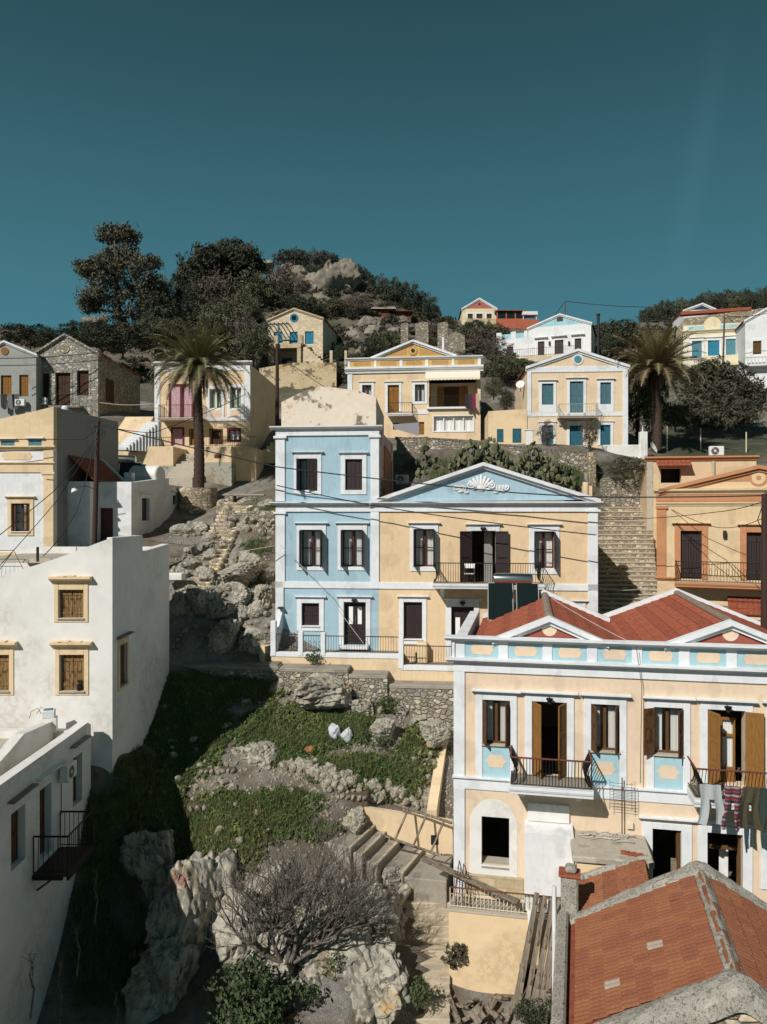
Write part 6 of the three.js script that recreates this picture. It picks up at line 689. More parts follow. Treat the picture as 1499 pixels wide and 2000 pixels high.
// orange house, right
{
  const H = new House('orange_house', 'yellow house with terracotta orange trim, pediment and iron balcony, right edge', 1284, 39, -22, -7.5), g = H.g, O = M.terra, Y = (py, px = 1290) => H.y(px, py), x1 = 9.6; const w = rects(H, [[1330, 1037, 1371, 1131], [1458.7, 1040, 1500, 1134]]); const low = [];
  H.wall('front_wall', M.orangeY, [[0, 0], [x1, 0], [x1, Y(957)], [0, Y(957)]], w); H.shell(0, x1, 0, Y(957), 8, M.orangeY, M.conc); H.box('pilaster', O, { x0: -.03, x1: H.x(1301.6, 1060), y0: Y(1128), y1: Y(992) }, -.02, .06); H.box('frieze', O, { x0: -.05, x1, y0: Y(980), y1: Y(966) }, -.02, .06); H.cor('cornice', M.orangeY, { x0: -.15, x1, y0: Y(966), y1: Y(955.5) }, .25); H.cor('cornice', M.orangeY, { x0: -.06, x1, y0: Y(988), y1: Y(981) }, .12); H.box('capital', O, { x0: -.08, x1: H.x(1305, 990), y0: Y(994), y1: Y(988.5) }, -.02, .12); H.cor('ledge', O, { x0: -.08, x1: H.x(1318, 1131), y0: Y(1133), y1: Y(1127) }, .14);
  const ap = H.at(1482, 909); const l = H.at(1287, 956); pediment(H, ap, l, [2 * ap[0] - l[0], l[1]], M.orangeY, O, { th: .3, p: .25 }); part(g, 'ornament_ring', prism(disc(ap[0], H.y(1482, 933), .42), -.01, .04), O); part(g, 'ornament_disc', prism(disc(ap[0], H.y(1482, 933), .32), .04, .05), M.orangeY); part(g, 'ornament_core', prism(disc(ap[0], H.y(1482, 933), .12), .05, .065), O); { const yb = H.y(1440, 940); part(g, 'pediment_field', prism([[H.x(1398, 940), yb], [H.x(1465, 940), yb], [H.x(1465, 940), yb + .5]], -.01, .02), O); }
  const e = x => ap[1] - .1 - (ap[1] - l[1]) / (ap[0] - l[0]) * Math.abs(x - ap[0]); slopeTiles(g, V(ap[0], e(ap[0]), -8), V(ap[0], e(ap[0]), -.3), V(l[0], e(l[0]), -.3), V(l[0], e(l[0]), -8), M.clay, { tl: .5 });
  w.forEach(r => H.win('balcony_door', r, { sur: O, sw: .3, st: .34, sb: 0, cor: .12, ch: .09, corM: M.orangeY, leaf: M.dark, rec: .2, style: 'plank' })); { const c = H.at(1416, 1042); part(g, 'wall_lamp', [box(c[0] - .09, c[0] + .09, c[1] - .2, c[1] + .15, .03, .22, .03)], M.ironB); }
  const z = 1.0, a = H.x(1318, 1138, z), yt = H.y(1400, 1139, z); balcony(H, a, a + 5.6, yt, z, { th: .25, rail: 1.05, slab: O, floor: M.concL, ro: { sp: .13, scroll: true } }); slopeTiles(g, V(a + 2.5, yt - .75, .05), V(a + 7, yt - .75, .05), V(a + 7, yt - 1.5, 1.2), V(a + 2.5, yt - 1.5, 1.2), M.clayFar, { tl: .4 }); part(g, 'eave_moulding', box(a + 2.4, a + 7, yt - 1.75, yt - 1.55, .9, 1.15), M.orangeY);
  // yellow block behind with canopy window
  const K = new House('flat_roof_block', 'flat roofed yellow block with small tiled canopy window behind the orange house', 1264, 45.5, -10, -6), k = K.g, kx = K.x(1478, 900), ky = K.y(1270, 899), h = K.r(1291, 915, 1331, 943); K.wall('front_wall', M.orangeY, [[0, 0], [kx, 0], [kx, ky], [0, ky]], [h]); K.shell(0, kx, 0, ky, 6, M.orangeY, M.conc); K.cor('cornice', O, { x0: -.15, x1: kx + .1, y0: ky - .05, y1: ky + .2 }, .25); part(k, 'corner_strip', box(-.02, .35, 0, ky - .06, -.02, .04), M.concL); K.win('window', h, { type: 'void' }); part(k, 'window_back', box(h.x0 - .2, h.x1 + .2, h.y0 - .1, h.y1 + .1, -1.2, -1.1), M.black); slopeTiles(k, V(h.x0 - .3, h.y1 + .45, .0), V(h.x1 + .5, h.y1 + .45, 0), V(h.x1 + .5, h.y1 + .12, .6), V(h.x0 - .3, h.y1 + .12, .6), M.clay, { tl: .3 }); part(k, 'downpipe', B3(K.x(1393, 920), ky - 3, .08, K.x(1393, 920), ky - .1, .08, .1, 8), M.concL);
  acUnit('white air conditioner on the flat roof of the yellow block', K.world(K.x(1402, 890), ky + .25, -.3), K.th, 1.0); { const d = K.world(K.x(1275, 885), ky + .2, -.2); dish('grey satellite dish on the corner of the flat yellow block', d, .9, .55); }
}
function dish(label, pos, turn, s) { const o = thing('satellite_dish', label, 'satellite dish', pos, turn); const p = part(o, 'reflector', lathe([[.001, 0], [.25, .03], [.5, .12], [.68, .24], [.68, .26], [.5, .14], [.001, .02]].map(([a, b]) => [a * s, b * s]), 24), M.plastic); p.rotation.x = 1.15; p.position.y = .75 * s + .15; part(o, 'mast', B3(0, 0, -.08, 0, .75 * s + .1, -.08, .03, 6), M.poleG); part(o, 'feed_arm', B3(0, .4 * s + .1, 0, 0, .7 * s + .15, .55 * s, .015), M.poleG); return o; }
dish('white satellite dish beside the pale yellow teal door house', P(1017, 765, 58), -.4, .5);
// rusty shack and ruined walls on the hill
{
  const o = thing('shack', 'rusty patched shack with tin roof among the rocks of the hill', 'shack', P(729, 632, 116)); part(o, 'wall', [box(0, 2.6, 0, 2.2, -3, 0), box(3.6, 6, .2, 1.9, -3, -.4)], M.rust); part(o, 'roof', prismX([[.6, 2.2], [-3.4, 2.6], [-3.4, 2.75], [.6, 2.36]], -.3, 3.6), M.concL); part(o, 'roof', prismX([[.3, 1.9], [-3.4, 2.2], [-3.4, 2.3], [.3, 2.0]], 3.2, 6.3), M.rust); part(o, 'patch', box(.4, 1.6, .1, 1.0, 0, .05), M.ashlarWall); part(o, 'door', box(2.75, 3.5, 0, 1.9, -.5, -.4), M.black);
  const ru = thing('ruined_wall', 'roofless ruin of rubble piers behind the yellow awning house', 'ruin', P(783, 700, 88), -.08); for (const [a, b, t] of [[783, 798, 630], [812, 837, 629], [855, 875, 630]]) { const x0 = (a - 783) * 88 / FPX, x1 = (b - 783) * 88 / FPX, h = (700 - t) * 88 / FPX; part(ru, 'pier', prism([[x0, -2], [x1, -2], [x1, h - .1], [mix(x0, x1, .6), h], [x0, h - .2]], -.9, 0), M.stone); } part(ru, 'low_wall', prism([[0, -2], [5.6, -2], [7.7, -1], [7.6, 2.6], [6.6, 3.1], [5.6, 2.7], [5.5, 1.6], [3.2, 1.2], [2.8, .6], [.9, .5], [0, 1.2]], -.95, -.05), M.stone);
}
// ---------- rocks ----------
function rockGeo(seed, det, o = {}) { // limestone block: sphere cut by planes, then weathered; unit size
  const { cuts = 12, rough = .16, fine = .05, band = 0, st = .55, flute = .12, ledge = .05 } = o, r = rng(seed), g0 = new THREE.IcosahedronGeometry(1, det), p = g0.attributes.position, pl = [], col = new Float32Array(p.count * 3), key = new Map(), pos = [];
  for (let i = 0; i < cuts; i++) { const n = V(r() * 2 - 1, r() * 1.6 - .6, r() * 2 - 1).normalize(); pl.push([n, .5 + .35 * r()]); }
  const v = V(0, 0, 0), sd = V(r() - .5, .6 + r(), r() - .5).normalize();
  for (let i = 0; i < p.count; i++) {
    v.fromBufferAttribute(p, i); const k = Math.round(v.x * 4096) + '_' + Math.round(v.y * 4096) + '_' + Math.round(v.z * 4096); let q = key.get(k);
    if (!q) {
      const a = v.clone(); for (const [n, d] of pl) { const s = a.dot(n); if (s > d) a.addScaledVector(n, -(s - d) * .95); }
      const cr = Math.abs(fbm(a.x * 2.1 + seed, a.y * 1.3, a.z * 2.1, 4) - .5), f = 1 + rough * (fbm(a.x * 2 + seed, a.y * 2, a.z * 2 + 5, 4) - .5) * 2 + fine * (fbm(a.x * 9, a.y * 5 + seed, a.z * 9, 3) - .5) * 2 - .09 * step(.035, 0, cr) - flute * Math.abs(fbm(a.x * 4.5 + seed, a.y * 1.1, a.z * 4.5, 3) - .5) * 2 + band * Math.sin(a.y * 14 + 3 * fbm(a.x * 2, a.z * 2, seed, 2)) * .03;
      const sq = a.dot(sd) * 5 + 1.6 * fbm(a.x * 2 + seed, a.y * 2, a.z * 2, 3), fr = sq - Math.floor(sq); a.multiplyScalar(f + ledge * (step(0, .22, fr) - fr)); const w = fbm(v.x * 3 + seed, v.y * 3, v.z * 3, 4), oc = step(.6, .72, fbm(v.x * 2.5 + 9, v.y * 2.5 + seed, v.z * 2.5, 4)) * st, dk = step(.57, .7, fbm(v.x * 5 + seed, v.y * 2.2, v.z * 5 + 7, 3)); const b = .78 + .3 * w; q = [a, [b * mix(1, .98, oc) * mix(1, .78, dk), b * mix(1, .84, oc) * mix(1, .79, dk), b * mix(.97, .62, oc) * mix(1, .8, dk)]]; key.set(k, q);
    }
    pos.push(q[0].x, q[0].y, q[0].z); col.set(q[1], i * 3);
  }
  const g = new THREE.BufferGeometry(); g.setAttribute('position', new THREE.Float32BufferAttribute(pos, 3)); g.setAttribute('color', new THREE.BufferAttribute(col, 3));
  // smooth normals over shared corners, kept crisp by the shape itself
  g.computeVertexNormals(); const n = g.attributes.normal, acc = new Map(); for (let i = 0; i < p.count; i++) { const k = Math.round(pos[i * 3] * 2048) + '_' + Math.round(pos[i * 3 + 1] * 2048) + '_' + Math.round(pos[i * 3 + 2] * 2048); let a = acc.get(k); if (!a) acc.set(k, a = V(0, 0, 0)); a.x += n.getX(i); a.y += n.getY(i); a.z += n.getZ(i); acc.get(k); n.setX(i, n.getX(i)); }
  for (let i = 0; i < p.count; i++) { const k = Math.round(pos[i * 3] * 2048) + '_' + Math.round(pos[i * 3 + 1] * 2048) + '_' + Math.round(pos[i * 3 + 2] * 2048), a = acc.get(k).clone().normalize(); n.setXYZ(i, mix(n.getX(i), a.x, .4), mix(n.getY(i), a.y, .4), mix(n.getZ(i), a.z, .4)); }
  return uvBox(g);
}
const BIG = [1, 2, 3, 4, 5, 6].map(s => rockGeo(s * 11, 34, { cuts: 18, rough: .2, fine: .11, flute: .16, ledge: .07 })), MID = [1, 2, 3, 4, 5].map(s => rockGeo(s * 7 + 3, 8, { cuts: 9 })), SMALL = [1, 2, 3, 4, 5, 6].map(s => rockGeo(s * 5 + 1, 3, { cuts: 8, rough: .12, st: .3 }));
function rockAt(geo, px, py, D, w, h, label, o = {}) { // w, h: size on the photograph at distance D
  const k = D / FPX, m = single(o.name || 'boulder', geo, o.m || M.rock, label, o.cat || 'rock', o.group || 'limestone boulders'); m.position.copy(P(px, py, D)); m.scale.set(w * k * .62, h * k * .62, (o.d || (w + h) / 2) * k * .6); m.rotation.set(o.rx || 0, o.ry || 0, o.rz || 0); return m;
}
const boulders = [
  [0, 375, 1775, 25.6, 190, 215, 'large grey boulder with red painted letters', { ry: .4 }], [1, 285, 1700, 26.8, 130, 170, 'tall boulder in shadow left of the lettered boulder'], [2, 320, 1925, 24, 170, 190, 'grey boulder at the bottom below the lettered boulder', { ry: 2 }], [3, 470, 1815, 25, 110, 190, 'steep cracked boulder right of the lettered boulder', { ry: 1 }], [4, 540, 1760, 26.2, 130, 160, 'rust stained rock behind the stems of the bare tree', { ry: 3 }],
  [5, 655, 1850, 24.8, 170, 190, 'pale rock face under the bare tree roots', { ry: .8 }], [0, 715, 1800, 26, 140, 150, 'pale rock beside the top of the lower staircase', { ry: 2.2 }], [1, 722, 1935, 24, 150, 160, 'large rounded rock against the lower staircase', { ry: 3.6 }], [2, 620, 1965, 23.6, 130, 120, 'low pale rock left of the rusty barrel top', { ry: .3 }], [3, 530, 1870, 24.3, 110, 120, 'rock wedge between the green bush and the bare tree', { ry: 1.6 }], [4, 770, 1715, 27.6, 60, 50, 'small block at the upper corner of the lower staircase', { ry: 2.7 }],
  [5, 505, 1478, 31, 105, 75, 'big smooth boulder in the middle of the grass field', { ry: .5 }], [0, 640, 1352, 34, 150, 90, 'long white rock below the blue house porch', { ry: 4 }], [1, 703, 1388, 33.6, 70, 50, 'white rock at the right of the long white rock', { ry: 1 }], [2, 745, 1432, 32.4, 80, 60, 'grey rock behind the white sacks', { ry: 2 }], [3, 622, 1590, 29.4, 65, 75, 'cracked upright rock at the foot of the dry stone wall', { ry: .2 }], [4, 690, 1605, 29, 80, 45, 'flat rock left of the yellow stair wall', { ry: 5 }], [5, 850, 1425, 32.6, 60, 50, 'grey rock near the yellow boundary wall', { ry: 1.1 }],
  [1, 392, 1168, 37, 76, 50, 'bleached rock beside the hillside steps', { ry: .3 }], [2, 440, 1240, 35.9, 84, 62, 'dark boulder in shade above the path, left one', { ry: 2 }], [3, 500, 1252, 35.8, 90, 65, 'dark boulder in shade against the blue house corner', { ry: 4 }], [4, 472, 1165, 37.4, 45, 55, 'pointed pale rock on the slope left of the blue house', { ry: 1 }], [5, 515, 1160, 37.8, 50, 50, 'rounded pale rock touching the blue house corner', { ry: 3 }], [0, 430, 1190, 36.8, 80, 45, 'pale ledge above the shaded boulders', { ry: 5 }], [1, 470, 1120, 38.6, 90, 45, 'low rock ledge on the upper slope', { ry: 2.4 }], [2, 352, 1180, 36.8, 40, 50, 'white rock touching the corner of the tall white house', { ry: 1.2 }]];
let lettered; boulders.forEach(([g, px, py, D, w, h, l, o], i) => { const m = rockAt(BIG[g], px, py, D, w, h, l, o || { ry: i }); if (!i) lettered = m; });
{ // painted letters on the boulder: strokes laid on its surface
  lettered.updateMatrixWorld(true); const rc = new THREE.Raycaster(), S = [[[318, 1697], [316, 1722]], [[322, 1702], [330, 1699], [328, 1710], [321, 1718], [330, 1722]], [[336, 1700], [346, 1703]], [[337, 1711], [345, 1712], [334, 1728], [343, 1730]], [[350, 1710], [347, 1722], [354, 1728], [360, 1718], [355, 1708], [350, 1710]], [[364, 1712], [360, 1734]], [[369, 1716], [361, 1724], [366, 1737]], [[324, 1728], [340, 1736], [356, 1738]]], q = [];
  for (const s of S) { const pts = []; for (let i = 0; i < s.length - 1; i++) for (let k = 0; k <= 6; k++) { const x = mix(s[i][0], s[i + 1][0], k / 6), y = mix(s[i][1], s[i + 1][1], k / 6); rc.set(V(0, 0, 0), P(x, y, 1).normalize()); const h = rc.intersectObject(lettered)[0]; if (h) pts.push(lettered.worldToLocal(h.point.clone().addScaledVector(h.point.clone().normalize(), -.012))); } for (let i = 0; i < pts.length - 1; i++) if (pts[i].distanceTo(pts[i + 1]) > 1e-4) q.push(tube([pts[i], pts[i + 1]], .010, 4)); }
  if (q.length) part(lettered, 'painted_letters', q, mat(0xa5614d));
}
// outcrop on the hill
{
  const hr = [[640, 560, 126, 84, 84], [664, 545, 127, 66, 70], [606, 566, 125, 72, 62], [588, 550, 127, 58, 48], [670, 580, 125, 50, 50], [690, 555, 131, 40, 30], [705, 560, 130, 40, 30], [630, 590, 122, 60, 40], [560, 530, 134, 50, 30], [545, 545, 132, 40, 30], [520, 520, 135, 30, 25], [720, 640, 110, 50, 36], [740, 655, 106, 60, 40], [700, 665, 104, 50, 40], [770, 660, 106, 50, 40], [690, 650, 107, 40, 26], [780, 630, 116, 40, 24], [760, 610, 120, 36, 24], [820, 650, 112, 30, 22], [330, 660, 112, 26, 20], [310, 700, 96, 30, 40], [345, 650, 110, 30, 30], [175, 630, 110, 40, 26], [200, 625, 110, 26, 20], [480, 545, 130, 40, 26], [715, 690, 96, 40, 26]];
  hr.forEach(([px, py, D, w, h], i) => { const m = rockAt(MID[i % 5], px, py, D, w, h, i < 8 ? 'weathered grey crag in the rock outcrop on the hilltop' : i < 11 ? 'grey rock on the crest left of the hilltop outcrop' : i < 19 ? 'grey rock below the rusty shack on the hill' : 'grey rock among the trees of the hill', { ry: i * 1.7, m: M.rockFar, name: 'crag', group: 'crags on the hill' }); });
}
// dry stone wall in the field: each stone a part
{
  const r = rng(77), o = thing('dry_stone_wall', 'tumbled dry stone wall of pale limestone crossing the grass field', 'wall', onGround(700, 1560) || P(700, 1560, 29.5)); const O = o.position;
  const line = [[560, 1498], [600, 1500], [630, 1520], [660, 1528], [700, 1535], [740, 1548], [780, 1560], [835, 1570]];
  for (let i = 0; i < 118; i++) { const t = i / 118 * (line.length - 1), k = Math.min(line.length - 2, Math.floor(t)), px = mix(line[k][0], line[k + 1][0], t - k) + (r() - .5) * 14, py = mix(line[k][1], line[k + 1][1], t - k) + (r() - .5) * (t > 2 ? 38 : 14), p = onGround(px, py); if (!p) continue; const s = .1 + .16 * r(), m = part(o, 'stone', SMALL[i % 6], M.stoneLoose); m.position.copy(p).sub(O).add(V(0, s * .35, 0)); m.scale.set(s * 1.25, s, s * 1.1); m.rotation.set(r() * 3, r() * 6, r() * 3); }
  const o2 = thing('rubble_wall', 'rough rubble terrace wall on the slope left of the blue house', 'wall', onGround(485, 1045)); for (let i = 0; i < 95; i++) { const px = 438 + r() * 98, row = Math.floor(r() * 7), py = 1012 + row * 7.5 + (px - 438) * .06, D = 42.6, p = P(px, py, D); const s = .12 + .1 * r(), m = part(o2, 'stone', SMALL[i % 6], M.stoneLoose); m.position.copy(p).sub(o2.position).add(V(0, 0, -.25 * r())); m.scale.set(s * 1.3, s, s * 1.2); m.rotation.set(r() * .6, r() * 6, r() * .6); } const bk = part(o2, 'core', box(-1.45, 1.45, -1.0, 1.2, -.7, -.25, .1), M.dry); bk.position.copy(P(487, 1038, 42.6)).sub(o2.position);
}
{ // loose stones
  const r = rng(19); let n = 0; const zones = [[560, 1450, 300, 130, 70, 'small pale stone lying in the grass field'], [370, 1500, 60, 90, 30, 'pale stone along the shaded edge of the grass field'], [790, 1470, 90, 60, 30, 'small stone on the bare earth near the yellow boundary wall'], [445, 1120, 85, 120, 120, 'small rock on the slope left of the blue house'], [450, 1600, 90, 60, 14, 'stone on the old terrace in the lower grass'], [740, 1640, 60, 25, 10, 'stone beside the short concrete steps']];
  for (const [cx, cy, rx, ry, k, label] of zones) for (let i = 0; i < k; i++) { const px = cx + (r() * 2 - 1) * rx, py = cy + (r() * 2 - 1) * ry, p = onGround(px, py); if (!p || p.z < -50) continue; const s = (.07 + .16 * r() * r()) * (cy < 1200 ? 1.6 : 1), m = single('field_stone', SMALL[n++ % 6], M.stoneLoose, label, 'stone', 'loose stones: ' + label); m.position.copy(p).add(V(0, s * .3, 0)); m.scale.set(s * 1.3, s * .9, s * 1.1); m.rotation.set(r() * 3, r() * 6, r() * 3); }
  const os = single('orange_stone', SMALL[2], M_(0xc58a52, T.rock, T.rockB, 1.6, .03), 'single orange stone in the grass field', 'stone'); os.position.copy(onGround(604, 1468)).add(V(0, .1, 0)); os.scale.set(.28, .18, .2);
  for (const [px, py, l] of [[655, 1440, 'white plastic sack, left of two beside the grey rock'], [676, 1446, 'white plastic sack, right of two beside the grey rock']]) { const b = single('sack', rockGeo(px, 5, { cuts: 3, rough: .3, fine: .12, st: 0 }), M.bag, l, 'sack', 'white sacks in the field'); b.position.copy(onGround(px, py)).add(V(0, .22, 0)); b.scale.set(.3, .36, .28); b.rotation.y = px; }
  const ba = thing('rusty_barrel', 'rusty open barrel at the bottom edge below the bare tree', 'barrel', P(556, 2030, 22.6)); part(ba, 'barrel', lathe([[.001, 0], [.3, 0], [.31, .3], [.3, .31], [.31, .6], [.3, .61], [.31, .88], [.29, .88], [.28, .1], [.001, .1]], 20), M.rust); part(ba, 'scrap', merge([0, 1, 2, 3, 4].map(i => { const b = box(-.22, .22, 0, .04, -.05, .05); b.rotateY(i * .7); b.rotateZ(.25 * (i - 2)); b.translate(0, .7 + i * .03, 0); return uvBox(b); })), M.rust); for (let i = 0; i < 2; i++) part(ba, 'hoop', new THREE.TorusGeometry(.315, .014, 6, 24).rotateX(Math.PI / 2).translate(0, .3 + .3 * i, 0), M.rust);
}
// ---------- walls, path and steps around the main house ----------
{
  const H = new House('retaining_wall', 'rubble retaining wall with concrete ledges below the blue and yellow house', 541, 36.5, -5.5, -12, 'wall'), g = H.g, z0 = 1.42, A = (px, py, z) => H.at(px, py, z);
  const seg = (a, b, yTop, d) => { const x0 = H.x(a, 1310, d), x1 = H.x(b, 1310, d), yt = H.y((a + b) / 2, yTop, d); part(g, 'ledge', box(x0, x1, yt - .18, yt, z0, d + .02, .03), M.conc); part(g, 'wall', prism([[x0, 0], [x1, 0], [x1, yt - .18], [x0, yt - .18]], z0, d), M.dry); };
  seg(330, 545, 1300, 2.3); seg(545.2, 680, 1306, 2.5); seg(680.2, 757, 1318, 2.45); seg(757.2, 896, 1338, 2.3);
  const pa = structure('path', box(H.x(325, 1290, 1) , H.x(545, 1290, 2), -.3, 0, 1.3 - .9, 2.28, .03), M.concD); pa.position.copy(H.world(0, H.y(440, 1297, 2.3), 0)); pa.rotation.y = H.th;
  // broad concrete steps leading up between the houses
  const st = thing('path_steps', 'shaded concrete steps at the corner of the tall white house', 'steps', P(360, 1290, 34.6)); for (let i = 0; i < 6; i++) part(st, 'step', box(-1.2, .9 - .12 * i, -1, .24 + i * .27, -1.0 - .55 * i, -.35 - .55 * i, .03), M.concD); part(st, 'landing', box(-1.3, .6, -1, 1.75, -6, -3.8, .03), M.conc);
  const s2 = thing('hillside_steps', 'old rubble steps climbing between the cottage and the blue house', 'steps', P(395, 1130, 38.5)); for (let i = 0; i < 22; i++) { const t = i / 21, p = P(mix(372, 470, Math.pow(t, .8)), mix(1135, 995, t), mix(38, 45.5, t)); const m = part(s2, 'step', box(-.9, .9, -.6, .16, -.4, .05, .05), M.stairS); p.y = gy(p.x, -p.z); m.position.copy(p).sub(s2.position); m.rotation.y = -.2 + .1 * Math.sin(i * 2); }
  const cb = single('concrete_block', box(-.5, .5, 0, .35, -.35, .35, .04), M.white2, 'white concrete block beside the hillside steps', 'block'); cb.position.copy(P(352, 1125, 37.5)).add(V(-.3, -.2, 0));
}
{ // palm planter, big wall behind the main house, broad stone stairway at right
  const p = thing('stone_planter', 'round rubble stone planter around the foot of the left palm', 'planter', P(390, 992, 50.5)); part(p, 'wall', lathe([[1.3, -.5], [1.3, 1.35], [1.02, 1.36], [1.0, .4]], 26), M.stoneW); part(p, 'soil', lathe([[.001, 1.2], [1.02, 1.18]], 20), M.conc); p.position.x -= .1; { const b = thing('terrace_bench', 'low stone terrace ledge right of the round planter', 'ledge', P(470, 985, 48.6), -.1); part(b, 'slab', box(-1.2, 1.6, .55, .68, -.9, 0, .03), M.conc); part(b, 'support', box(-1.1, -.5, -.6, .55, -.8, -.05, .03), M.dry); part(b, 'support', box(.5, 1.5, -.6, .55, -.8, -.05, .03), M.dry); part(b, 'lower_step', box(-1.4, 2.2, -.7, .12, 0.02, .7, .04), M.stairS); }
  const w = new House('dry_retaining_wall', 'long grey dry stone wall behind the yellow pediment with prickly pears', 775, 50.5, -5, 0, 'wall'); const t = [[775, 856], [850, 858], [930, 868], [1010, 874], [1090, 882], [1165, 888]].map(q => w.at(...q)); w.wall('wall', M.dry, [[t[0][0], -1], [t[5][0], -1], ...t.slice().reverse()], [], -.8, 0); part(w.g, 'coping', merge(Array.from({ length: 60 }, (_, i) => { const k = i / 60 * 5, a = Math.floor(k), x = mix(t[a][0], t[a + 1][0], k - a), y = mix(t[a][1], t[a + 1][1], k - a); const b = SMALL[i % 6].clone(); b.deleteAttribute('color'); b.scale(.18, .12, .2); b.translate(x, y + .02, -.25); return b; })), M.dry).userData.kind = 'stuff';
  const s = thing('stone_stairway', 'broad old stone stairway between the yellow house and the orange house', 'stairs', P(1225, 1195, 38)); for (let i = 0; i < 24; i++) { const q = i / 23, D = mix(38, 47.5, q), a = P(1162, 1200, D), b = P(mix(1290, 1272, q), 1200, D), y = P(0, mix(1196, 990, q), D).y; const m = part(s, 'step', box(a.x - 0, b.x, y - 1.2, y - .07, -.45, .02, .03), M.stairS), tr = part(s, 'tread', box(a.x, b.x, y - .07, y, -.44, .06, .02), M.concL); tr.position.set(-s.position.x, -s.position.y, -D - s.position.z); m.position.set(-s.position.x, -s.position.y, -D - s.position.z); }
  const u = single('upper_stone_wall', prism([[0, -1], [3.3, -1], [3.4, 1.75], [2.5, 1.9], [1.4, 1.85], [.7, 2.1], [0, 1.9]], -.6, 0), M.dry, 'rubble wall at the head of the broad stone stairway', 'wall'); u.position.copy(P(1178, 992, 48)); const cp = thing('concrete_pier', 'old concrete pier at the right corner of the yellow house', 'pier', P(1156, 960, 49)); part(cp, 'pier', box(-.25, .25, -2, 2.6, -.25, .25, .05), M.stoneW); part(cp, 'pier_stub', box(-.5, -.28, -2, 1.2, -.2, .2, .05), M.conc);
}
{ // yellow boundary wall, short steps, lower staircase
  const o = thing('boundary_wall', 'tall yellow boundary wall running up to the yellow house', 'wall', P(848, 1610, 29.6)); const a = P(834, 1582, 29.8), b = P(866, 1389, 34.6), w = .4, top = [a.clone().sub(o.position), b.clone().sub(o.position)]; const q = []; const L = top[0], R = top[1], d = V(w, 0, 0), dn = V(0, -2.6, 0); const F = (p0, p1, p2, p3) => { for (const t of [p0, p1, p2, p0, p2, p3]) q.push(t.x, t.y, t.z); }; const L2 = L.clone().add(d), R2 = R.clone().add(d); F(L, L2, R2, R); F(L.clone().add(dn), L, R, R.clone().add(dn)); F(L2, L2.clone().add(dn), R2.clone().add(dn), R2); F(L.clone().add(dn), L2.clone().add(dn), L2, L); F(R, R2, R2.clone().add(dn), R.clone().add(dn)); part(o, 'wall', tris(q), M.peach2);
  const sw = thing('stair_wall', 'low yellow parapet wall behind the wooden ladder', 'wall', P(712, 1605, 29.2)); const X = (px, py) => { const p = P(px, py, 29.2).sub(sw.position); return [p.x, p.y]; }; part(sw, 'wall', prism([X(712, 1578), X(885, 1605), X(885, 1720), X(868, 1720), X(868, 1690), X(800, 1650), X(745, 1625), X(712, 1605)], -.25, 0), M.peach2); part(sw, 'vent', box(X(842, 1640)[0], X(857, 1640)[0], X(842, 1650)[1], X(842, 1631)[1], 0, .01), M.black);
  const st = thing('short_steps', 'short flight of wide concrete steps below the wooden ladder', 'steps', P(760, 1670, 28.4)); [[709, 1633], [731, 1646], [759, 1664], [808, 1680]].forEach(([px, py], i) => { const q = P(px, py, 28.2).sub(st.position), m = part(st, 'step', box(-1.3, 0, -1.4, 0, -1.15, 1.05, .03), M.conc); m.position.copy(q); m.rotation.y = -.42; const e = part(st, 'nosing', box(-.09, .03, -.06, .02, -1.16, 1.06, .012), M.stairY); e.position.copy(q); e.rotation.y = -.42; }); { const q = P(850, 1696, 28).sub(st.position), m = part(st, 'landing', box(-1.6, .55, -1, 0, -1.1, .9, .03), M.conc); m.position.copy(q); m.rotation.y = -.2; }
  const ls = thing('lower_staircase', 'long weathered concrete staircase descending beside the yellow terrace wall', 'stairs', P(825, 1860, 25.5)); const n = 15; for (let i = 0; i < n; i++) { const t = i / (n - 1), D = mix(23.0, 28.2, t), y = mix(-16.75, -13.7, t), xl = P(mix(790, 795, t) + (i < 4 ? 6 : 0) - (i > 7 ? 10 : 0), 0, D).x, xr = P(880, 0, D).x; const m = part(ls, 'step', box(xl, xr, y - .9, y, -.42, .03, .025), M.stairY); m.position.set(-ls.position.x, -ls.position.y, -D - ls.position.z); }
  const pw = thing('stair_parapet', 'sloping concrete parapet at the left of the long staircase', 'wall', P(735, 1800, 25.5)); const c = [P(795, 1735, 27.2), P(758, 1790, 26.2), P(725, 1850, 25.2), P(706, 1890, 24.6)].map(p => p.sub(pw.position)); part(pw, 'parapet', tube(c, [.2, .2, .19, .16], 7), M.concL); part(pw, 'pipe', B3(c[3].x, c[3].y - 1.6, c[3].z + .1, c[3].x + .1, c[3].y + .2, c[3].z + .1, .12, 9), M.concL); part(pw, 'step_wall', tube([P(800, 1715, 27.6), P(775, 1765, 26.8), P(768, 1790, 26.5)].map(p => p.sub(pw.position)), .17, 6), M.conc);
  // wooden ladder lying across the steps
  const la = thing('wooden_ladder', 'weathered wooden ladder propped across the short steps', 'ladder', P(800, 1620, 28)); const r0 = [P(770, 1570, 28.9), P(884, 1608, 28.6)], r1 = [P(744, 1630, 27.9), P(858, 1670, 27.6)]; for (const r of [r0, r1]) part(la, 'rail', bar(r[0].clone().sub(la.position), r[1].clone().sub(la.position), .05, 6), M.plank); for (const t of [.25, .56, .86]) part(la, 'rung', bar(r0[0].clone().lerp(r0[1], t).sub(la.position), r1[0].clone().lerp(r1[1], t).sub(la.position), .042, 6), M.plank);
}
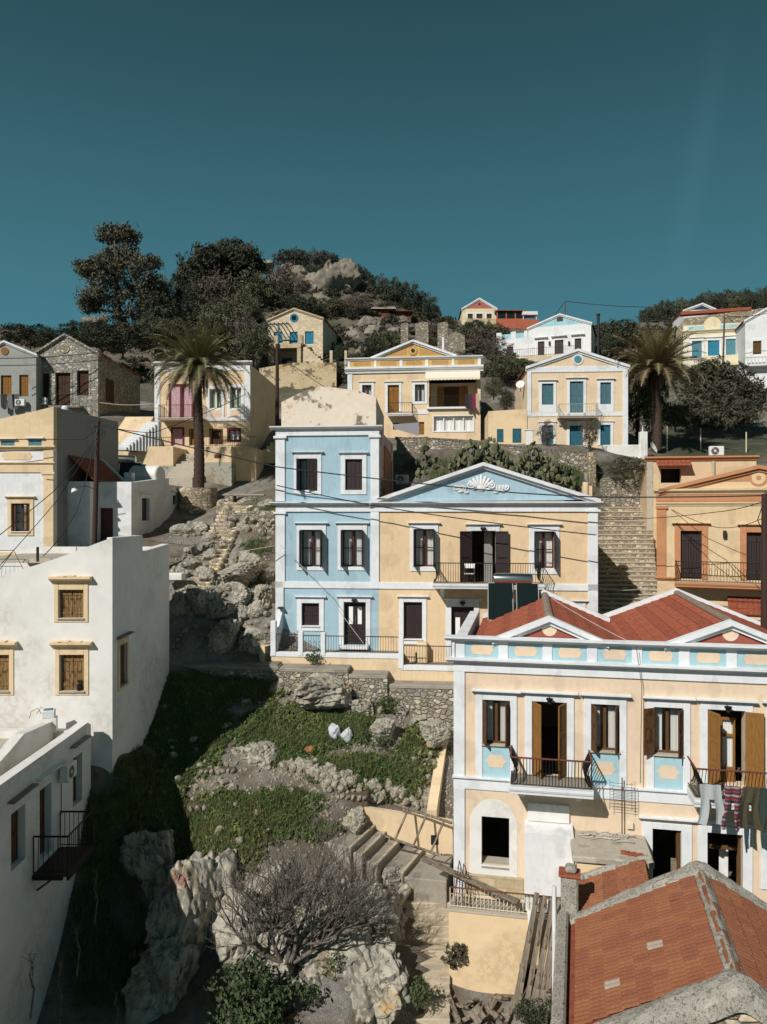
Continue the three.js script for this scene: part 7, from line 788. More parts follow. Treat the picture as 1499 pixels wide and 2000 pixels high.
{ // low earth platforms with stone fronts in the field, fallen blocks, and pebbles
  for (const [px, py, D, w, d, turn, l] of [[425, 1510, 29.6, 1.5, .8, .1, 'low earth platform with white stone front in the field'], [680, 1560, 28.9, 1.6, .8, -.1, 'low masonry platform below the dry stone wall'], [415, 1580, 28, 1.9, .5, .15, 'long low platform with broken plaster in the lower grass']]) { const p = onGround(px, py), o = thing('low_platform', l, 'platform', p, turn); part(o, 'top', box(-w / 2, w / 2, -.3, .16, -d, 0, .05), M.earthTop); const r = rng(px); for (let i = 0; i < 7; i++) { const m = part(o, 'stone', SMALL[i % 6], M.stoneLoose); m.position.set(-w / 2 + w * (i + .5) / 7, .06, .03); m.scale.set(.13, .09 + .04 * r(), .1); m.rotation.set(r(), r() * 6, r()); } }
  const r = rng(55), ms = []; for (let i = 0; i < 9000; i++) { const px = 300 + r() * 590, py = i % 4 ? 1320 + r() * 420 : 1000 + r() * 300, p = onGround(px, py); if (!p || -p.z > 50) continue; const n = fbm(p.x * .8, p.z * .8, 80, 3); if (n < .45 && r() < .8) continue; const s = .025 + .075 * r() * r(); ms.push(new THREE.Matrix4().compose(p, new THREE.Quaternion().setFromEuler(new THREE.Euler(r() * 6, r() * 6, 0)), V(s * 1.3, s, s))); }
  const g = rockGeo(99, 1, { cuts: 6, st: .2 }); g.deleteAttribute('color'); const im = new THREE.InstancedMesh(g, M_(0xc4bcad, T.rock, null, .5), ms.length); ms.forEach((m, i) => im.setMatrixAt(i, m)); im.name = 'pebbles'; im.castShadow = im.receiveShadow = true; tag(im, 'scattered pebbles over the bare earth of the field', 'gravel', null, 'stuff'); scene.add(im);
}
{ // broken pale ledges and rubble beside the hillside steps
  const r = rng(123); const L = [[372, 1100, 50, 26], [410, 1085, 44, 24], [440, 1065, 40, 22], [500, 1100, 60, 34], [480, 1085, 40, 22], [455, 1140, 50, 30], [400, 1125, 54, 30], [520, 1125, 40, 30], [365, 1040, 60, 30], [390, 1030, 50, 26], [410, 1050, 30, 20], [520, 985, 40, 20], [480, 978, 36, 16], [440, 985, 30, 18], [530, 1020, 26, 18], [500, 1190, 40, 36], [465, 1200, 44, 34], [360, 1145, 44, 30], [420, 1160, 44, 30], [345, 1115, 34, 24]];
  L.forEach(([px, py, w, h], i) => { const p = onGround(px, py); if (!p) return; const D = -p.z, m = rockAt(MID[i % 5], px, py, D, w, h, i % 2 ? 'broken pale ledge rock beside the hillside steps' : 'jagged light rock on the slope left of the blue house', { ry: i * 1.3, name: 'ledge_rock', group: 'broken ledges on the slope' }); });
  const base = [[560, 1345], [600, 1342], [700, 1365], [760, 1362], [800, 1375], [840, 1380], [870, 1385], [540, 1340], [820, 1395], [780, 1385]]; base.forEach(([px, py], i) => { const p = onGround(px, py); if (!p) return; rockAt(MID[(i + 2) % 5], px, py, -p.z, 30 + 14 * r(), 20 + 10 * r(), 'rubble block at the foot of the retaining wall', { ry: i, name: 'rubble_block', group: 'rubble at the foot of the retaining wall' }); });
}
// ---------- trees, palms, bushes, grass ----------
const G_OL = [[.05, .06, .028], [.115, .118, .06]], G_DK = [[.028, .036, .019], [.05, .058, .03]], G_GR = [[.04, .06, .02], [.09, .12, .04]], G_BR = [[.07, .055, .04], [.13, .10, .075]], G_EU = [[.05, .055, .032], [.115, .105, .065]];
const crowns = { dark: [1, 2, 3].map(s => crownGeo(s, { n: 170, per: 30, leaf: .042, spread: .2, col: G_DK, ry: .8 })), olive: [4, 5, 6].map(s => crownGeo(s, { n: 160, per: 28, leaf: .04, spread: .2, col: G_OL, ry: .8 })), brown: [7, 8].map(s => crownGeo(s, { n: 120, per: 18, leaf: .035, spread: .25, col: G_BR, ry: .85, long: 3 })), green: [9, 10].map(s => crownGeo(s, { n: 90, per: 26, leaf: .06, spread: .24, col: G_GR, ry: .8 })) };
function branchy(h, r0, seed, n = 5) { const r = rng(seed), g = [tube([V(0, -.3, 0), V(.05 * h, h * .3, 0), V(-.02 * h, h * .62, .03 * h), V(.03 * h, h * .9, 0)], [r0, r0 * .8, r0 * .5, r0 * .15], 7)]; for (let i = 0; i < n; i++) { const y = h * (.3 + .4 * r()), a = r() * 6.28, l = h * (.25 + .25 * r()); g.push(tube([V(0, y, 0), V(Math.cos(a) * l * .5, y + l * .35, Math.sin(a) * l * .5), V(Math.cos(a) * l, y + l * .75, Math.sin(a) * l)], [r0 * .4, r0 * .28, r0 * .08], 5)); } return merge(g); }
const trunkG = branchy(1, .06, 3);
let bushN = 0;
function bush(kind, px, pyBase, D, w, h, name, label, group) { // w, h in photo pixels
  const k = D / FPX, p = P(px, pyBase, D), o = thing(name, label, name.includes('tree') ? 'tree' : 'bush', p, (bushN * 2.4) % 6.28, group); const c = part(o, 'crown', crowns[kind][bushN % crowns[kind].length], M.leaf); c.position.y = h * k * .5; c.scale.set(w * k * .5, h * k * .6, w * k * .5); const t = part(o, 'trunk', trunkG, M.bark); t.scale.setScalar(h * k * .6); bushN++; return o;
}
// hill trees and shrubs [kind, x, base y, D, w, h]
const hill = [['dark', 430, 590, 122, 140, 110], ['dark', 455, 545, 126, 100, 75], ['dark', 385, 600, 118, 90, 80], ['dark', 370, 625, 112, 60, 70], ['olive', 500, 610, 116, 90, 80], ['brown', 420, 620, 114, 90, 90], ['dark', 360, 640, 104, 60, 60], ['olive', 470, 640, 106, 80, 70], ['brown', 560, 575, 126, 70, 60], ['dark', 560, 528, 138, 50, 42], ['dark', 585, 530, 138, 46, 44], ['brown', 625, 530, 138, 60, 40], ['dark', 640, 535, 137, 50, 44], ['olive', 610, 545, 132, 40, 30], ['dark', 690, 560, 134, 46, 44], ['dark', 712, 565, 133, 40, 40], ['dark', 740, 600, 128, 50, 60], ['dark', 770, 612, 127, 60, 66], ['dark', 800, 622, 126, 60, 70], ['dark', 830, 630, 126, 50, 56], ['dark', 848, 632, 126, 30, 34], ['brown', 705, 620, 118, 60, 50], ['olive', 650, 620, 114, 60, 40], ['dark', 600, 620, 112, 60, 40], ['olive', 770, 690, 98, 60, 46], ['dark', 760, 680, 100, 40, 34], ['brown', 850, 660, 108, 50, 34], ['olive', 830, 690, 98, 50, 40], ['dark', 930, 660, 110, 50, 36], ['olive', 905, 680, 100, 60, 40], ['brown', 940, 690, 92, 60, 50], ['olive', 960, 660, 112, 50, 30], ['dark', 730, 700, 92, 50, 40], ['olive', 440, 680, 92, 110, 90], ['dark', 420, 660, 98, 90, 70], ['brown', 480, 690, 90, 70, 80], ['olive', 500, 700, 88, 70, 70], ['dark', 240, 690, 84, 110, 56], ['dark', 200, 680, 86, 90, 50], ['dark', 155, 668, 88, 70, 40], ['olive', 290, 680, 92, 70, 60], ['dark', 310, 650, 102, 80, 80], ['dark', 330, 610, 112, 60, 60], ['olive', 340, 680, 94, 60, 60], ['dark', 60, 675, 90, 110, 40], ['dark', 100, 680, 86, 60, 36], ['dark', 1210, 690, 104, 90, 66], ['dark', 1195, 700, 96, 50, 50], ['olive', 980, 740, 76, 70, 46], ['green', 1010, 735, 78, 50, 40], ['brown', 970, 700, 86, 60, 40], ['olive', 965, 775, 62, 40, 34], ['dark', 990, 800, 60, 30, 40], ['brown', 530, 620, 118, 60, 50], ['dark', 290, 610, 110, 50, 60]];
for (let i = 0; i < 16; i++) { const x = 1265 + i * 17, y = 612 - Math.min(i, 8) * 3.2 - Math.max(0, i - 8) * 1.4; hill.push([i % 3 === 1 ? 'olive' : 'dark', x, y + 26, 150 + (i % 2) * 6, 34 + (i * 7) % 14, 36 + (i * 5) % 12]); }
{ const r = rng(91); for (let i = 0; i < 26; i++) { const px = 330 + r() * 520, py = 560 + r() * 150, p = onGround(px, py, 70, 160); if (!p || -p.z < 84) continue; hill.push([['olive', 'brown', 'dark'][(r() * 3) | 0], px, py + 4, -p.z, 26 + r() * 30, 18 + r() * 20]); } }
const kindName = { dark: ['evergreen_tree', 'dark green'], olive: ['olive_tree', 'grey green'], brown: ['bare_shrub', 'brown leafless'], green: ['shrub', 'green'] };
hill.forEach(([k, px, py, D, w, h], i) => { const where = py < 640 && px < 880 && py < 600 ? 'on the hilltop crest' : px < 350 ? 'on the slope behind the upper left houses' : px < 560 ? 'on the slope left of the beige stone house' : px < 870 ? 'among the rocks below the crest' : px < 1050 ? 'between the upper white house and the yellow houses' : px < 1240 ? 'beside the black flue pipe' : 'on the wooded ridge at far right'; bush(k, px, py, D, w, h, kindName[k][0], kindName[k][1] + (k === 'brown' || k === 'green' ? ' shrub ' : ' tree ') + where, 'trees and shrubs ' + where); });
// big ragged eucalyptus on the left
{
  const o = thing('eucalyptus_tree', 'tall ragged eucalyptus standing against the sky at upper left', 'tree', P(232, 665, 102)), k = 102 / FPX; const lobes = [[222, 465, 38, 30], [205, 450, 22, 18], [245, 455, 26, 22], [215, 500, 30, 26], [250, 505, 28, 24], [228, 530, 34, 26], [185, 530, 26, 18], [168, 525, 18, 12], [205, 555, 36, 26], [250, 555, 40, 30], [285, 530, 26, 26], [292, 508, 12, 12], [270, 580, 44, 34], [225, 595, 44, 32], [190, 590, 26, 16], [180, 598, 18, 10], [310, 560, 26, 26], [250, 625, 50, 28], [290, 610, 36, 34], [315, 595, 22, 30]]; const gs = lobes.map(([x, y, rx, ry], i) => crownGeo(200 + i, { n: 34, per: 30, rx: rx * k, ry: ry * k, rz: Math.min(rx, 30) * k, leaf: .17, spread: .85, col: G_EU, long: 1.5, flat: .2, shell: .5 }).translate((x - 232) * k, (665 - y) * k, (hsh(i, 3, 1) - .5) * 4)); part(o, 'crown', merge(gs), M.leaf);
  const t = (x, y, z = 0) => V((x - 232) * k, (665 - y) * k, z); part(o, 'trunk', tube([t(235, 680), t(232, 620), t(228, 560), t(226, 500), t(224, 455)], [.5, .42, .33, .22, .06], 8), M.barkG); for (const b of [[[232, 600], [200, 570], [175, 540]], [[230, 590], [270, 560], [300, 530]], [[228, 540], [245, 500], [250, 460]], [[230, 570], [205, 530], [200, 480]], [[233, 620], [275, 610], [300, 590]], [[231, 610], [195, 605], [180, 598]]]) part(o, 'branch', tube(b.map(q => t(q[0], q[1])), [.2, .13, .05], 6), M.barkG);
}
{ // umbrella shaped pine beside it
  const o = thing('pine_tree', 'dark rounded pine tree, the darkest crown on the hilltop', 'tree', P(430, 590, 119)), k = 119 / FPX, lobes = [[445, 498, 40, 22], [480, 495, 26, 18], [410, 510, 34, 20], [375, 520, 22, 14], [430, 525, 46, 22], [470, 520, 34, 20], [390, 540, 34, 20], [365, 548, 20, 12], [495, 515, 16, 12]]; part(o, 'crown', merge(lobes.map(([x, y, rx, ry], i) => crownGeo(300 + i, { n: 46, per: 34, rx: rx * k, ry: ry * k, rz: rx * k * .8, leaf: .2, spread: .9, col: G_DK, long: 1.8 }).translate((x - 430) * k, (590 - y) * k, (hsh(i, 5, 2) - .5) * 4))), M.leaf); part(o, 'trunk', tube([V(0, -1, 0), V(.3, 3, 0), V(0, 6, 0)], [.5, .4, .2], 8), M.bark);
}
// feathery tamarisk at right
{ const o = thing('tamarisk_tree', 'wide feathery grey green tree right of the right palm', 'tree', P(1400, 832, 66)), k = 66 / FPX, lobes = [[1360, 790, 50, 34], [1410, 780, 56, 44], [1450, 790, 40, 36], [1380, 745, 46, 32], [1425, 740, 44, 30], [1340, 810, 32, 24], [1470, 770, 20, 24], [1395, 720, 36, 20], [1400, 815, 60, 22]]; part(o, 'crown', merge(lobes.map(([x, y, rx, ry], i) => crownGeo(400 + i, { n: 60, per: 36, rx: rx * k, ry: ry * k, rz: rx * k * .7, leaf: .1, spread: .55, col: [[.045, .05, .028], [.095, .09, .055]], long: 2.6, shell: .6 }).translate((x - 1400) * k, (832 - y) * k, (hsh(i, 8, 2) - .5) * 2))), M.leaf); part(o, 'trunk', branchy(3.6, .22, 12, 8), M.bark); }
bush('dark', 1245, 835, 62, 60, 120, 'evergreen_tree', 'dark leafy tree in the gap right of the teal door house'); bush('green', 1275, 840, 60, 60, 100, 'evergreen_tree', 'dark green tree behind the right palm trunk'); bush('green', 1320, 835, 62, 60, 50, 'shrub', 'low green shrub at the foot of the feathery tree'); bush('brown', 1068, 868, 53.4, 34, 44, 'dry_shrub', 'dry leafless shrub left of the teal front door'); bush('brown', 1152, 872, 52.8, 36, 50, 'dry_shrub', 'dry leafless shrub right of the teal front door'); bush('brown', 1235, 928, 47.5, 110, 34, 'dry_shrub', 'low brown brush above the broad stone stairway');
// ---------- palms ----------
function palm(name, label, base, h, R, n, seed, droop, tone) {
  const o = thing(name, label, 'palm tree', base), r = rng(seed), q = []; // trunk with leaf scars
  const rings = 46, tp = [], tr = []; for (let i = 0; i <= rings; i++) { tp.push(V(.06 * Math.sin(i * .12), h * i / rings, 0)); tr.push(mix(.36, .27, i / rings) * (1 + .10 * (i % 2)) * (i > rings - 4 ? 1.5 : 1)); } part(o, 'trunk', tube(tp, tr, 12), M.palmBark);
  const sk = []; for (let i = 0; i < 26; i++) { const a = r() * 6.28, L = .9 + r() * .9; sk.push(tube([V(Math.cos(a) * .25, h - .1, Math.sin(a) * .25), V(Math.cos(a) * .6, h - .35 - r() * .3, Math.sin(a) * .6), V(Math.cos(a) * .62, h - L - .3, Math.sin(a) * .62)], [.06, .05, .02], 4)); } part(o, 'dead_leaf_skirt', sk, M.palmBark);
  for (let f = 0; f < n; f++) {
    const t = f / n, az = f * 2.39996, el = mix(1.35, -.25, Math.pow(t, .75)) + (r() - .5) * .2, L = R * (.85 + .25 * r()) * (t < .15 ? .85 : 1), pts = [], d = V(Math.cos(az) * Math.cos(el), Math.sin(el), Math.sin(az) * Math.cos(el)); let p = V(0, h, 0), dir = d.clone(); const ns = 16; for (let i = 0; i <= ns; i++) { pts.push(p.clone()); dir.y -= droop * (.35 + t) * (i / ns) / ns * 2.6; dir.normalize(); p = p.clone().addScaledVector(dir, L / ns); }
    const pos = [], col = [], c0 = mix(.75, 1.25, r()), dry = t > .86 ? 1 : 0; const cl = (k) => dry ? [.17 * c0, .12 * c0, .07 * c0] : [mix(.07, .15, k) * c0 * tone[0], mix(.075, .14, k) * c0 * tone[1], mix(.04, .065, k) * c0 * tone[2]]; const push = (a, b, c, k) => { for (const v of [a, b, c]) { pos.push(v.x, v.y, v.z); col.push(...cl(k)); } };
    for (let i = 1; i < ns; i++) for (let j = 0; j < 6; j++) { const s = i + j / 6, a = pts[i].clone().lerp(pts[i + 1], j / 6), tan = pts[i + 1].clone().sub(pts[i]).normalize(), side = tan.clone().cross(V(0, 1, 0)).normalize(), up = side.clone().cross(tan).normalize(), ll = .66 * (.75 + .4 * r()) * Math.sin(Math.PI * Math.pow(s / ns, .7) * .96 + .12) * (R / 3.3); for (const sg of [-1, 1]) { const tip = a.clone().addScaledVector(side, sg * ll * .72).addScaledVector(tan, ll * .55).addScaledVector(up, ll * .28 - .04).add(V(0, -.12 * ll, 0)); const w = tan.clone().multiplyScalar(.019 * (R / 3.3)); tip.add(V((r() - .5) * .12, (r() - .6) * .16, (r() - .5) * .12)); push(a.clone().sub(w), a.clone().add(w), tip, r()); } }
    const rg = tube(pts, pts.map((_, i) => .035 * (1 - i / (ns + 2))), 4, false), rp = rg.attributes.position; for (let i = 0; i < rp.count; i++) { pos.push(rp.getX(i), rp.getY(i), rp.getZ(i)); col.push(.2 * tone[0], .17 * tone[1], .075); }
    const g = new THREE.BufferGeometry(); g.setAttribute('position', new THREE.Float32BufferAttribute(pos, 3)); g.setAttribute('color', new THREE.Float32BufferAttribute(col, 3)); g.computeVertexNormals(); part(o, 'frond', g, M.frond);
  }
  return o;
}
palm('palm_tree', 'date palm in a stone planter in front of the yellow house with pink shutters', P(388, 968, 50.6), 8.8, 4.1, 88, 5, 1.4, [1.5, 1.5, 1.35]); palm('palm_tree', 'date palm with yellowish leaf bases right of the teal door house', P(1283, 880, 57), 6.4, 4.4, 80, 9, .95, [1.75, 1.55, 1.4]);
// ---------- prickly pears ----------
{ const pad = new THREE.SphereGeometry(1, 8, 6); for (const [px, py, D, w, n, l] of [[830, 925, 48.5, 40, 26, 'leftmost prickly pear clump against the dry stone wall'], [920, 925, 48, 90, 90, 'prickly pear clump left of the pediment peak'], [960, 915, 48.2, 70, 60, 'prickly pear clump just behind the pediment peak'], [1040, 930, 47.8, 90, 100, 'largest prickly pear clump right of the pediment peak'], [1090, 945, 47.4, 70, 60, 'prickly pear clump near the right end of the dry stone wall']]) { const r = rng(px), o = thing('prickly_pear', l, 'cactus', P(px, py + 25, D), 0, 'prickly pears along the dry stone wall'), k = D / FPX, gs = []; for (let i = 0; i < n * 2.2; i++) { const g = pad.clone(), s = .11 + .07 * r(); g.scale(s, s * 1.35, s * .22); g.rotateY(r() * 6.28); g.rotateX((r() - .5) * 1.2); g.rotateZ((r() - .5) * 1.1); const a = (r() - .5) * w * k * .95, y = r() * 2.9 * (1 - .6 * Math.abs(a) / (w * k * .6)) + .15; g.translate(a, y, (r() - .5) * 1.2); const c = mix(.7, 1.2, r()), cc = new Float32Array(g.attributes.position.count * 3); for (let q = 0; q < cc.length; q += 3) cc.set([.115 * c, .125 * c, .062 * c], q); g.setAttribute('color', new THREE.BufferAttribute(cc, 3)); gs.push(g.toNonIndexed()); } const m = part(o, 'pads', merge(gs), M.leaf); m.userData.kind = 'stuff'; } }
// ---------- bare fig tree in front ----------
{ const o = thing('bare_tree', 'leafless grey tree with many thin branches above the lower rocks', 'tree', P(560, 1880, 23.6)), r = rng(14), segs = [[], [], []]; const grow = (p, d, L, rad, lv) => { const pts = [p.clone()], n = 4; let q = p.clone(), dd = d.clone(); for (let i = 0; i < n; i++) { dd.add(V((r() - .5) * .42, (r() - .38) * .3, (r() - .5) * .42)).normalize(); q = q.clone().addScaledVector(dd, L / n); pts.push(q.clone()); } segs[Math.min(lv, 2)].push(tube(pts, pts.map((_, i) => rad * (1 - .45 * i / n)), lv < 2 ? 6 : 4, false)); if (lv < 5) { const k = lv === 0 ? 4 : lv === 1 ? 4 : lv === 2 ? 3 : 2; for (let i = 0; i < k; i++) { const t = .45 + .55 * (i + 1) / k, b = pts[Math.min(n, Math.round(t * n))]; const nd = dd.clone().add(V((r() - .5) * 1.7, (r() - .35) * .9, (r() - .5) * 1.5)).normalize(); grow(b, nd, L * (.68 + .22 * r()), rad * .58, lv + 1); } } };
  for (const [x, dx, dy, L] of [[-.15, -.35, 1, 1.25], [0, .05, 1, 1.45], [.12, .45, 1, 1.35], [.22, 1.1, .5, 1.35], [-.2, -.95, .7, 1.25], [.1, .8, .8, 1.3]]) grow(V(x, 0, 0), V(dx, dy, (r() - .5) * .5).normalize(), L, .085, 0); part(o, 'trunk', merge(segs[0]), M.barkG); part(o, 'limbs', merge(segs[1]), M.barkG); stuffPart(o, 'twigs', merge(segs[2]), M.barkG); }
// leafy bush at the bottom and small plants
{ const lb = (px, py, D, w, h, n, leaf, label, col) => { const o = thing('leafy_bush', label, 'bush', P(px, py, D)), k = D / FPX; part(o, 'crown', crownGeo(px, { n, per: 34, rx: w * k * .5, ry: h * k * .5, rz: w * k * .42, leaf, spread: .3, col, long: 1.2 }).translate(0, h * k * .45, 0), M.leaf); part(o, 'stem', trunkG, M.bark).scale.setScalar(h * k * .5); };
  lb(500, 2010, 22.6, 190, 150, 120, .075, 'dense green fig bush at the bottom below the bare tree', [[.025, .045, .016], [.06, .09, .03]]); lb(330, 1890, 24.2, 110, 70, 60, .05, 'green bush growing between the lettered boulder and the rock below', [[.05, .065, .02], [.10, .12, .04]]); lb(650, 1895, 24, 60, 50, 30, .05, 'green weed patch under the bare tree', [[.05, .065, .02], [.10, .12, .04]]); lb(720, 1840, 25.3, 50, 45, 24, .045, 'small grey green plant on the rock by the staircase', G_OL); lb(815, 1965, 23.6, 40, 50, 22, .045, 'tuft of grass at the edge of the rounded rock', G_GR); lb(1035, 2000, 23.4, 60, 50, 26, .05, 'dark weed below the leaning boards', G_DK); lb(1085, 2000, 23.2, 40, 60, 26, .05, 'dark weed beside the white drain pipe', G_DK); lb(614, 1290, 34.6, 30, 14, 10, .05, 'little weed at the foot of the porch gate', G_GR); lb(700, 1372, 34, 40, 30, 20, .05, 'weed hanging on the rubble wall above the white rock', G_GR); lb(735, 1365, 34, 30, 22, 16, .05, 'weed on the rubble wall below the yellow base', G_OL); lb(715, 1462, 32, 44, 44, 26, .05, 'green plant left of the grey rock behind the sacks', G_GR); lb(745, 1462, 31.8, 40, 36, 22, .05, 'green plant right of the grey rock behind the sacks', G_GR); lb(758, 1390, 33.4, 46, 28, 20, .05, 'green plant right of the white rock under the house', G_GR); lb(720, 2000, 23.3, 30, 60, 16, .04, 'weed on the pale rock by the drain', G_OL); }
{ // dry stalks in the shaded ravine
  const r = rng(6); for (const [px, py, D, h, l] of [[115, 1990, 21, 130, 'bare sapling in the shade at the foot of the left wall'], [150, 1880, 22, 90, 'thin bent stalk below the small balcony'], [185, 1780, 23, 80, 'pale dry stalk hanging over the ravine'], [225, 1990, 21.5, 60, 'dry stalk at the bottom of the ravine'], [60, 1960, 20.2, 100, 'bare twig against the shaded wall near the left edge']]) { const o = thing('dry_stalk', l, 'plant', P(px, py, D)), k = D / FPX, H = h * k; part(o, 'stalk', tube([V(0, -.4, 0), V(.1, H * .3, 0), V(.02, H * .6, .1), V(.15, H, .05)], [.03, .025, .018, .006], 5), M.barkG); for (let i = 0; i < 5; i++) part(o, 'twig', tube([V(.05, H * (.3 + .12 * i), 0), V(.3 * (r() - .5), H * (.45 + .12 * i), .2 * (r() - .5)), V(.7 * (r() - .5), H * (.5 + .13 * i), .4 * (r() - .5))], [.014, .01, .003], 4), M.barkG); } }
// ---------- grass ----------
{ const blades = []; const r = rng(2), tuft = (n, s) => { const pos = [], col = []; for (let i = 0; i < n; i++) { const a = r() * 6.28, R = Math.sqrt(r()) * .17 * s, x = Math.cos(a) * R, z = Math.sin(a) * R, h = (.06 + .10 * r()) * s, lx = (r() - .5) * .2 * s, lz = (r() - .5) * .2 * s, w = .012 * s, b = r() * 6.28, c = mix(.7, 1.25, r()); pos.push(x - Math.cos(b) * w, -.03, z - Math.sin(b) * w, x + Math.cos(b) * w, -.03, z + Math.sin(b) * w, x + lx, h, z + lz); for (let k = 0; k < 3; k++) col.push(.098 * c, .128 * c, .042 * c); } const g = new THREE.BufferGeometry(); g.setAttribute('position', new THREE.Float32BufferAttribute(pos, 3)); g.setAttribute('color', new THREE.Float32BufferAttribute(col, 3)); g.computeVertexNormals(); return g; };
  const put = (name, label, g, want, region, smin, smax, need, seed, low) => { const rr = rng(seed), ms = [], cs = []; let tries = 0; while (ms.length < want && tries++ < want * 12) { const px = mix(region[0], region[2], rr()), py = mix(region[1], region[3], rr()), k = grassAt(px, py); if (k < need * (.15 + 1.5 * rr())) continue; const p = region[5] ? onGround(px, py, region[5], region[6]) : onGround(px, py); if (!p) continue; if (fbm(p.x * 1.1, p.z * 1.1, 50, 4) * .6 + fbm(p.x * 4, p.z * 4, 51, 2) * .4 < (low ? .45 : .585) - .17 * k) continue; const m = new THREE.Matrix4(), s = mix(smin, smax, rr()); m.compose(p, new THREE.Quaternion().setFromEuler(new THREE.Euler((rr() - .5) * .3, rr() * 6.28, (rr() - .5) * .3)), V(s, s * mix(.7, 1.3, rr()), s)); ms.push(m); const t = rr(), dry = fbm(p.x * .5, p.z * .5, 70, 3) > .56 ? 1 : 0; cs.push(new THREE.Color().setRGB(mix(.75, 1.1, t) + dry * .28, mix(.8, 1.15, t) + dry * .1, mix(.7, 1.1, t) + dry * .15)); } const im = new THREE.InstancedMesh(g, M.grass, ms.length); ms.forEach((m, i) => { im.setMatrixAt(i, m); im.setColorAt(i, cs[i]); }); im.name = name; im.castShadow = im.receiveShadow = true; tag(im, label, 'grass', null, 'stuff'); scene.add(im); };
  put('grass', 'green winter grass over the field below the blue house', tuft(26, 1), 11000, [150, 1320, 880, 1960], .6, 1.7, .5, 4); put('low_weeds', 'low leafy green weeds spread through the field below the blue house', crownGeo(610, { n: 9, per: 15, rx: .17, ry: .09, rz: .17, leaf: .03, spread: .07, col: [[.075, .10, .032], [.13, .165, .055]] }), 2600, [300, 1320, 885, 1760], .6, 1.7, .3, 21, 1); { const st = tuft(9, 1.5), cc = st.attributes.color; for (let i = 0; i < cc.count; i++) cc.setXYZ(i, .15 * (.7 + .6 * hsh(i, 2, 3)), .135 * (.7 + .6 * hsh(i, 2, 3)), .075); put('dry_weeds', 'dry straw coloured weeds among the grass and stones', st, 1800, [300, 1320, 890, 1900], .35, 1.0, .12, 14); } put('hillside_grass', 'sparse grass and weeds on the slopes beside and behind the houses', tuft(18, 1.2), 2500, [380, 900, 1499, 1260], 1, 2, .4, 8); }
{ // uncountable low scrub over the hill
  const r = rng(66), g = crownGeo(500, { n: 16, per: 16, leaf: .16, spread: .45, ry: .6, col: [[.9, .9, .9], [1.1, 1.1, 1.1]] }), ms = [], cs = []; for (let i = 0; i < 1500 && ms.length < 620; i++) { const px = i % 3 ? 150 + r() * 800 : 950 + r() * 549, py = 520 + r() * 230, p = onGround(px, py, 72, 200); if (!p || -p.z < 76) continue; const s = .35 + .7 * r(); ms.push(new THREE.Matrix4().compose(p.add(V(0, s * .3, 0)), new THREE.Quaternion().setFromEuler(new THREE.Euler(0, r() * 6, 0)), V(s * 1.3, s, s * 1.3))); const t = r(); cs.push(new THREE.Color().setRGB(mix(.04, .13, t), mix(.05, .105, t), mix(.025, .07, t))); }
  const im = new THREE.InstancedMesh(g, M.leaf, ms.length); ms.forEach((m, i) => { im.setMatrixAt(i, m); im.setColorAt(i, cs[i]); }); im.name = 'hill_scrub'; im.castShadow = im.receiveShadow = true; tag(im, 'low dry scrub covering the rocky hill', 'scrub', null, 'stuff'); scene.add(im); }
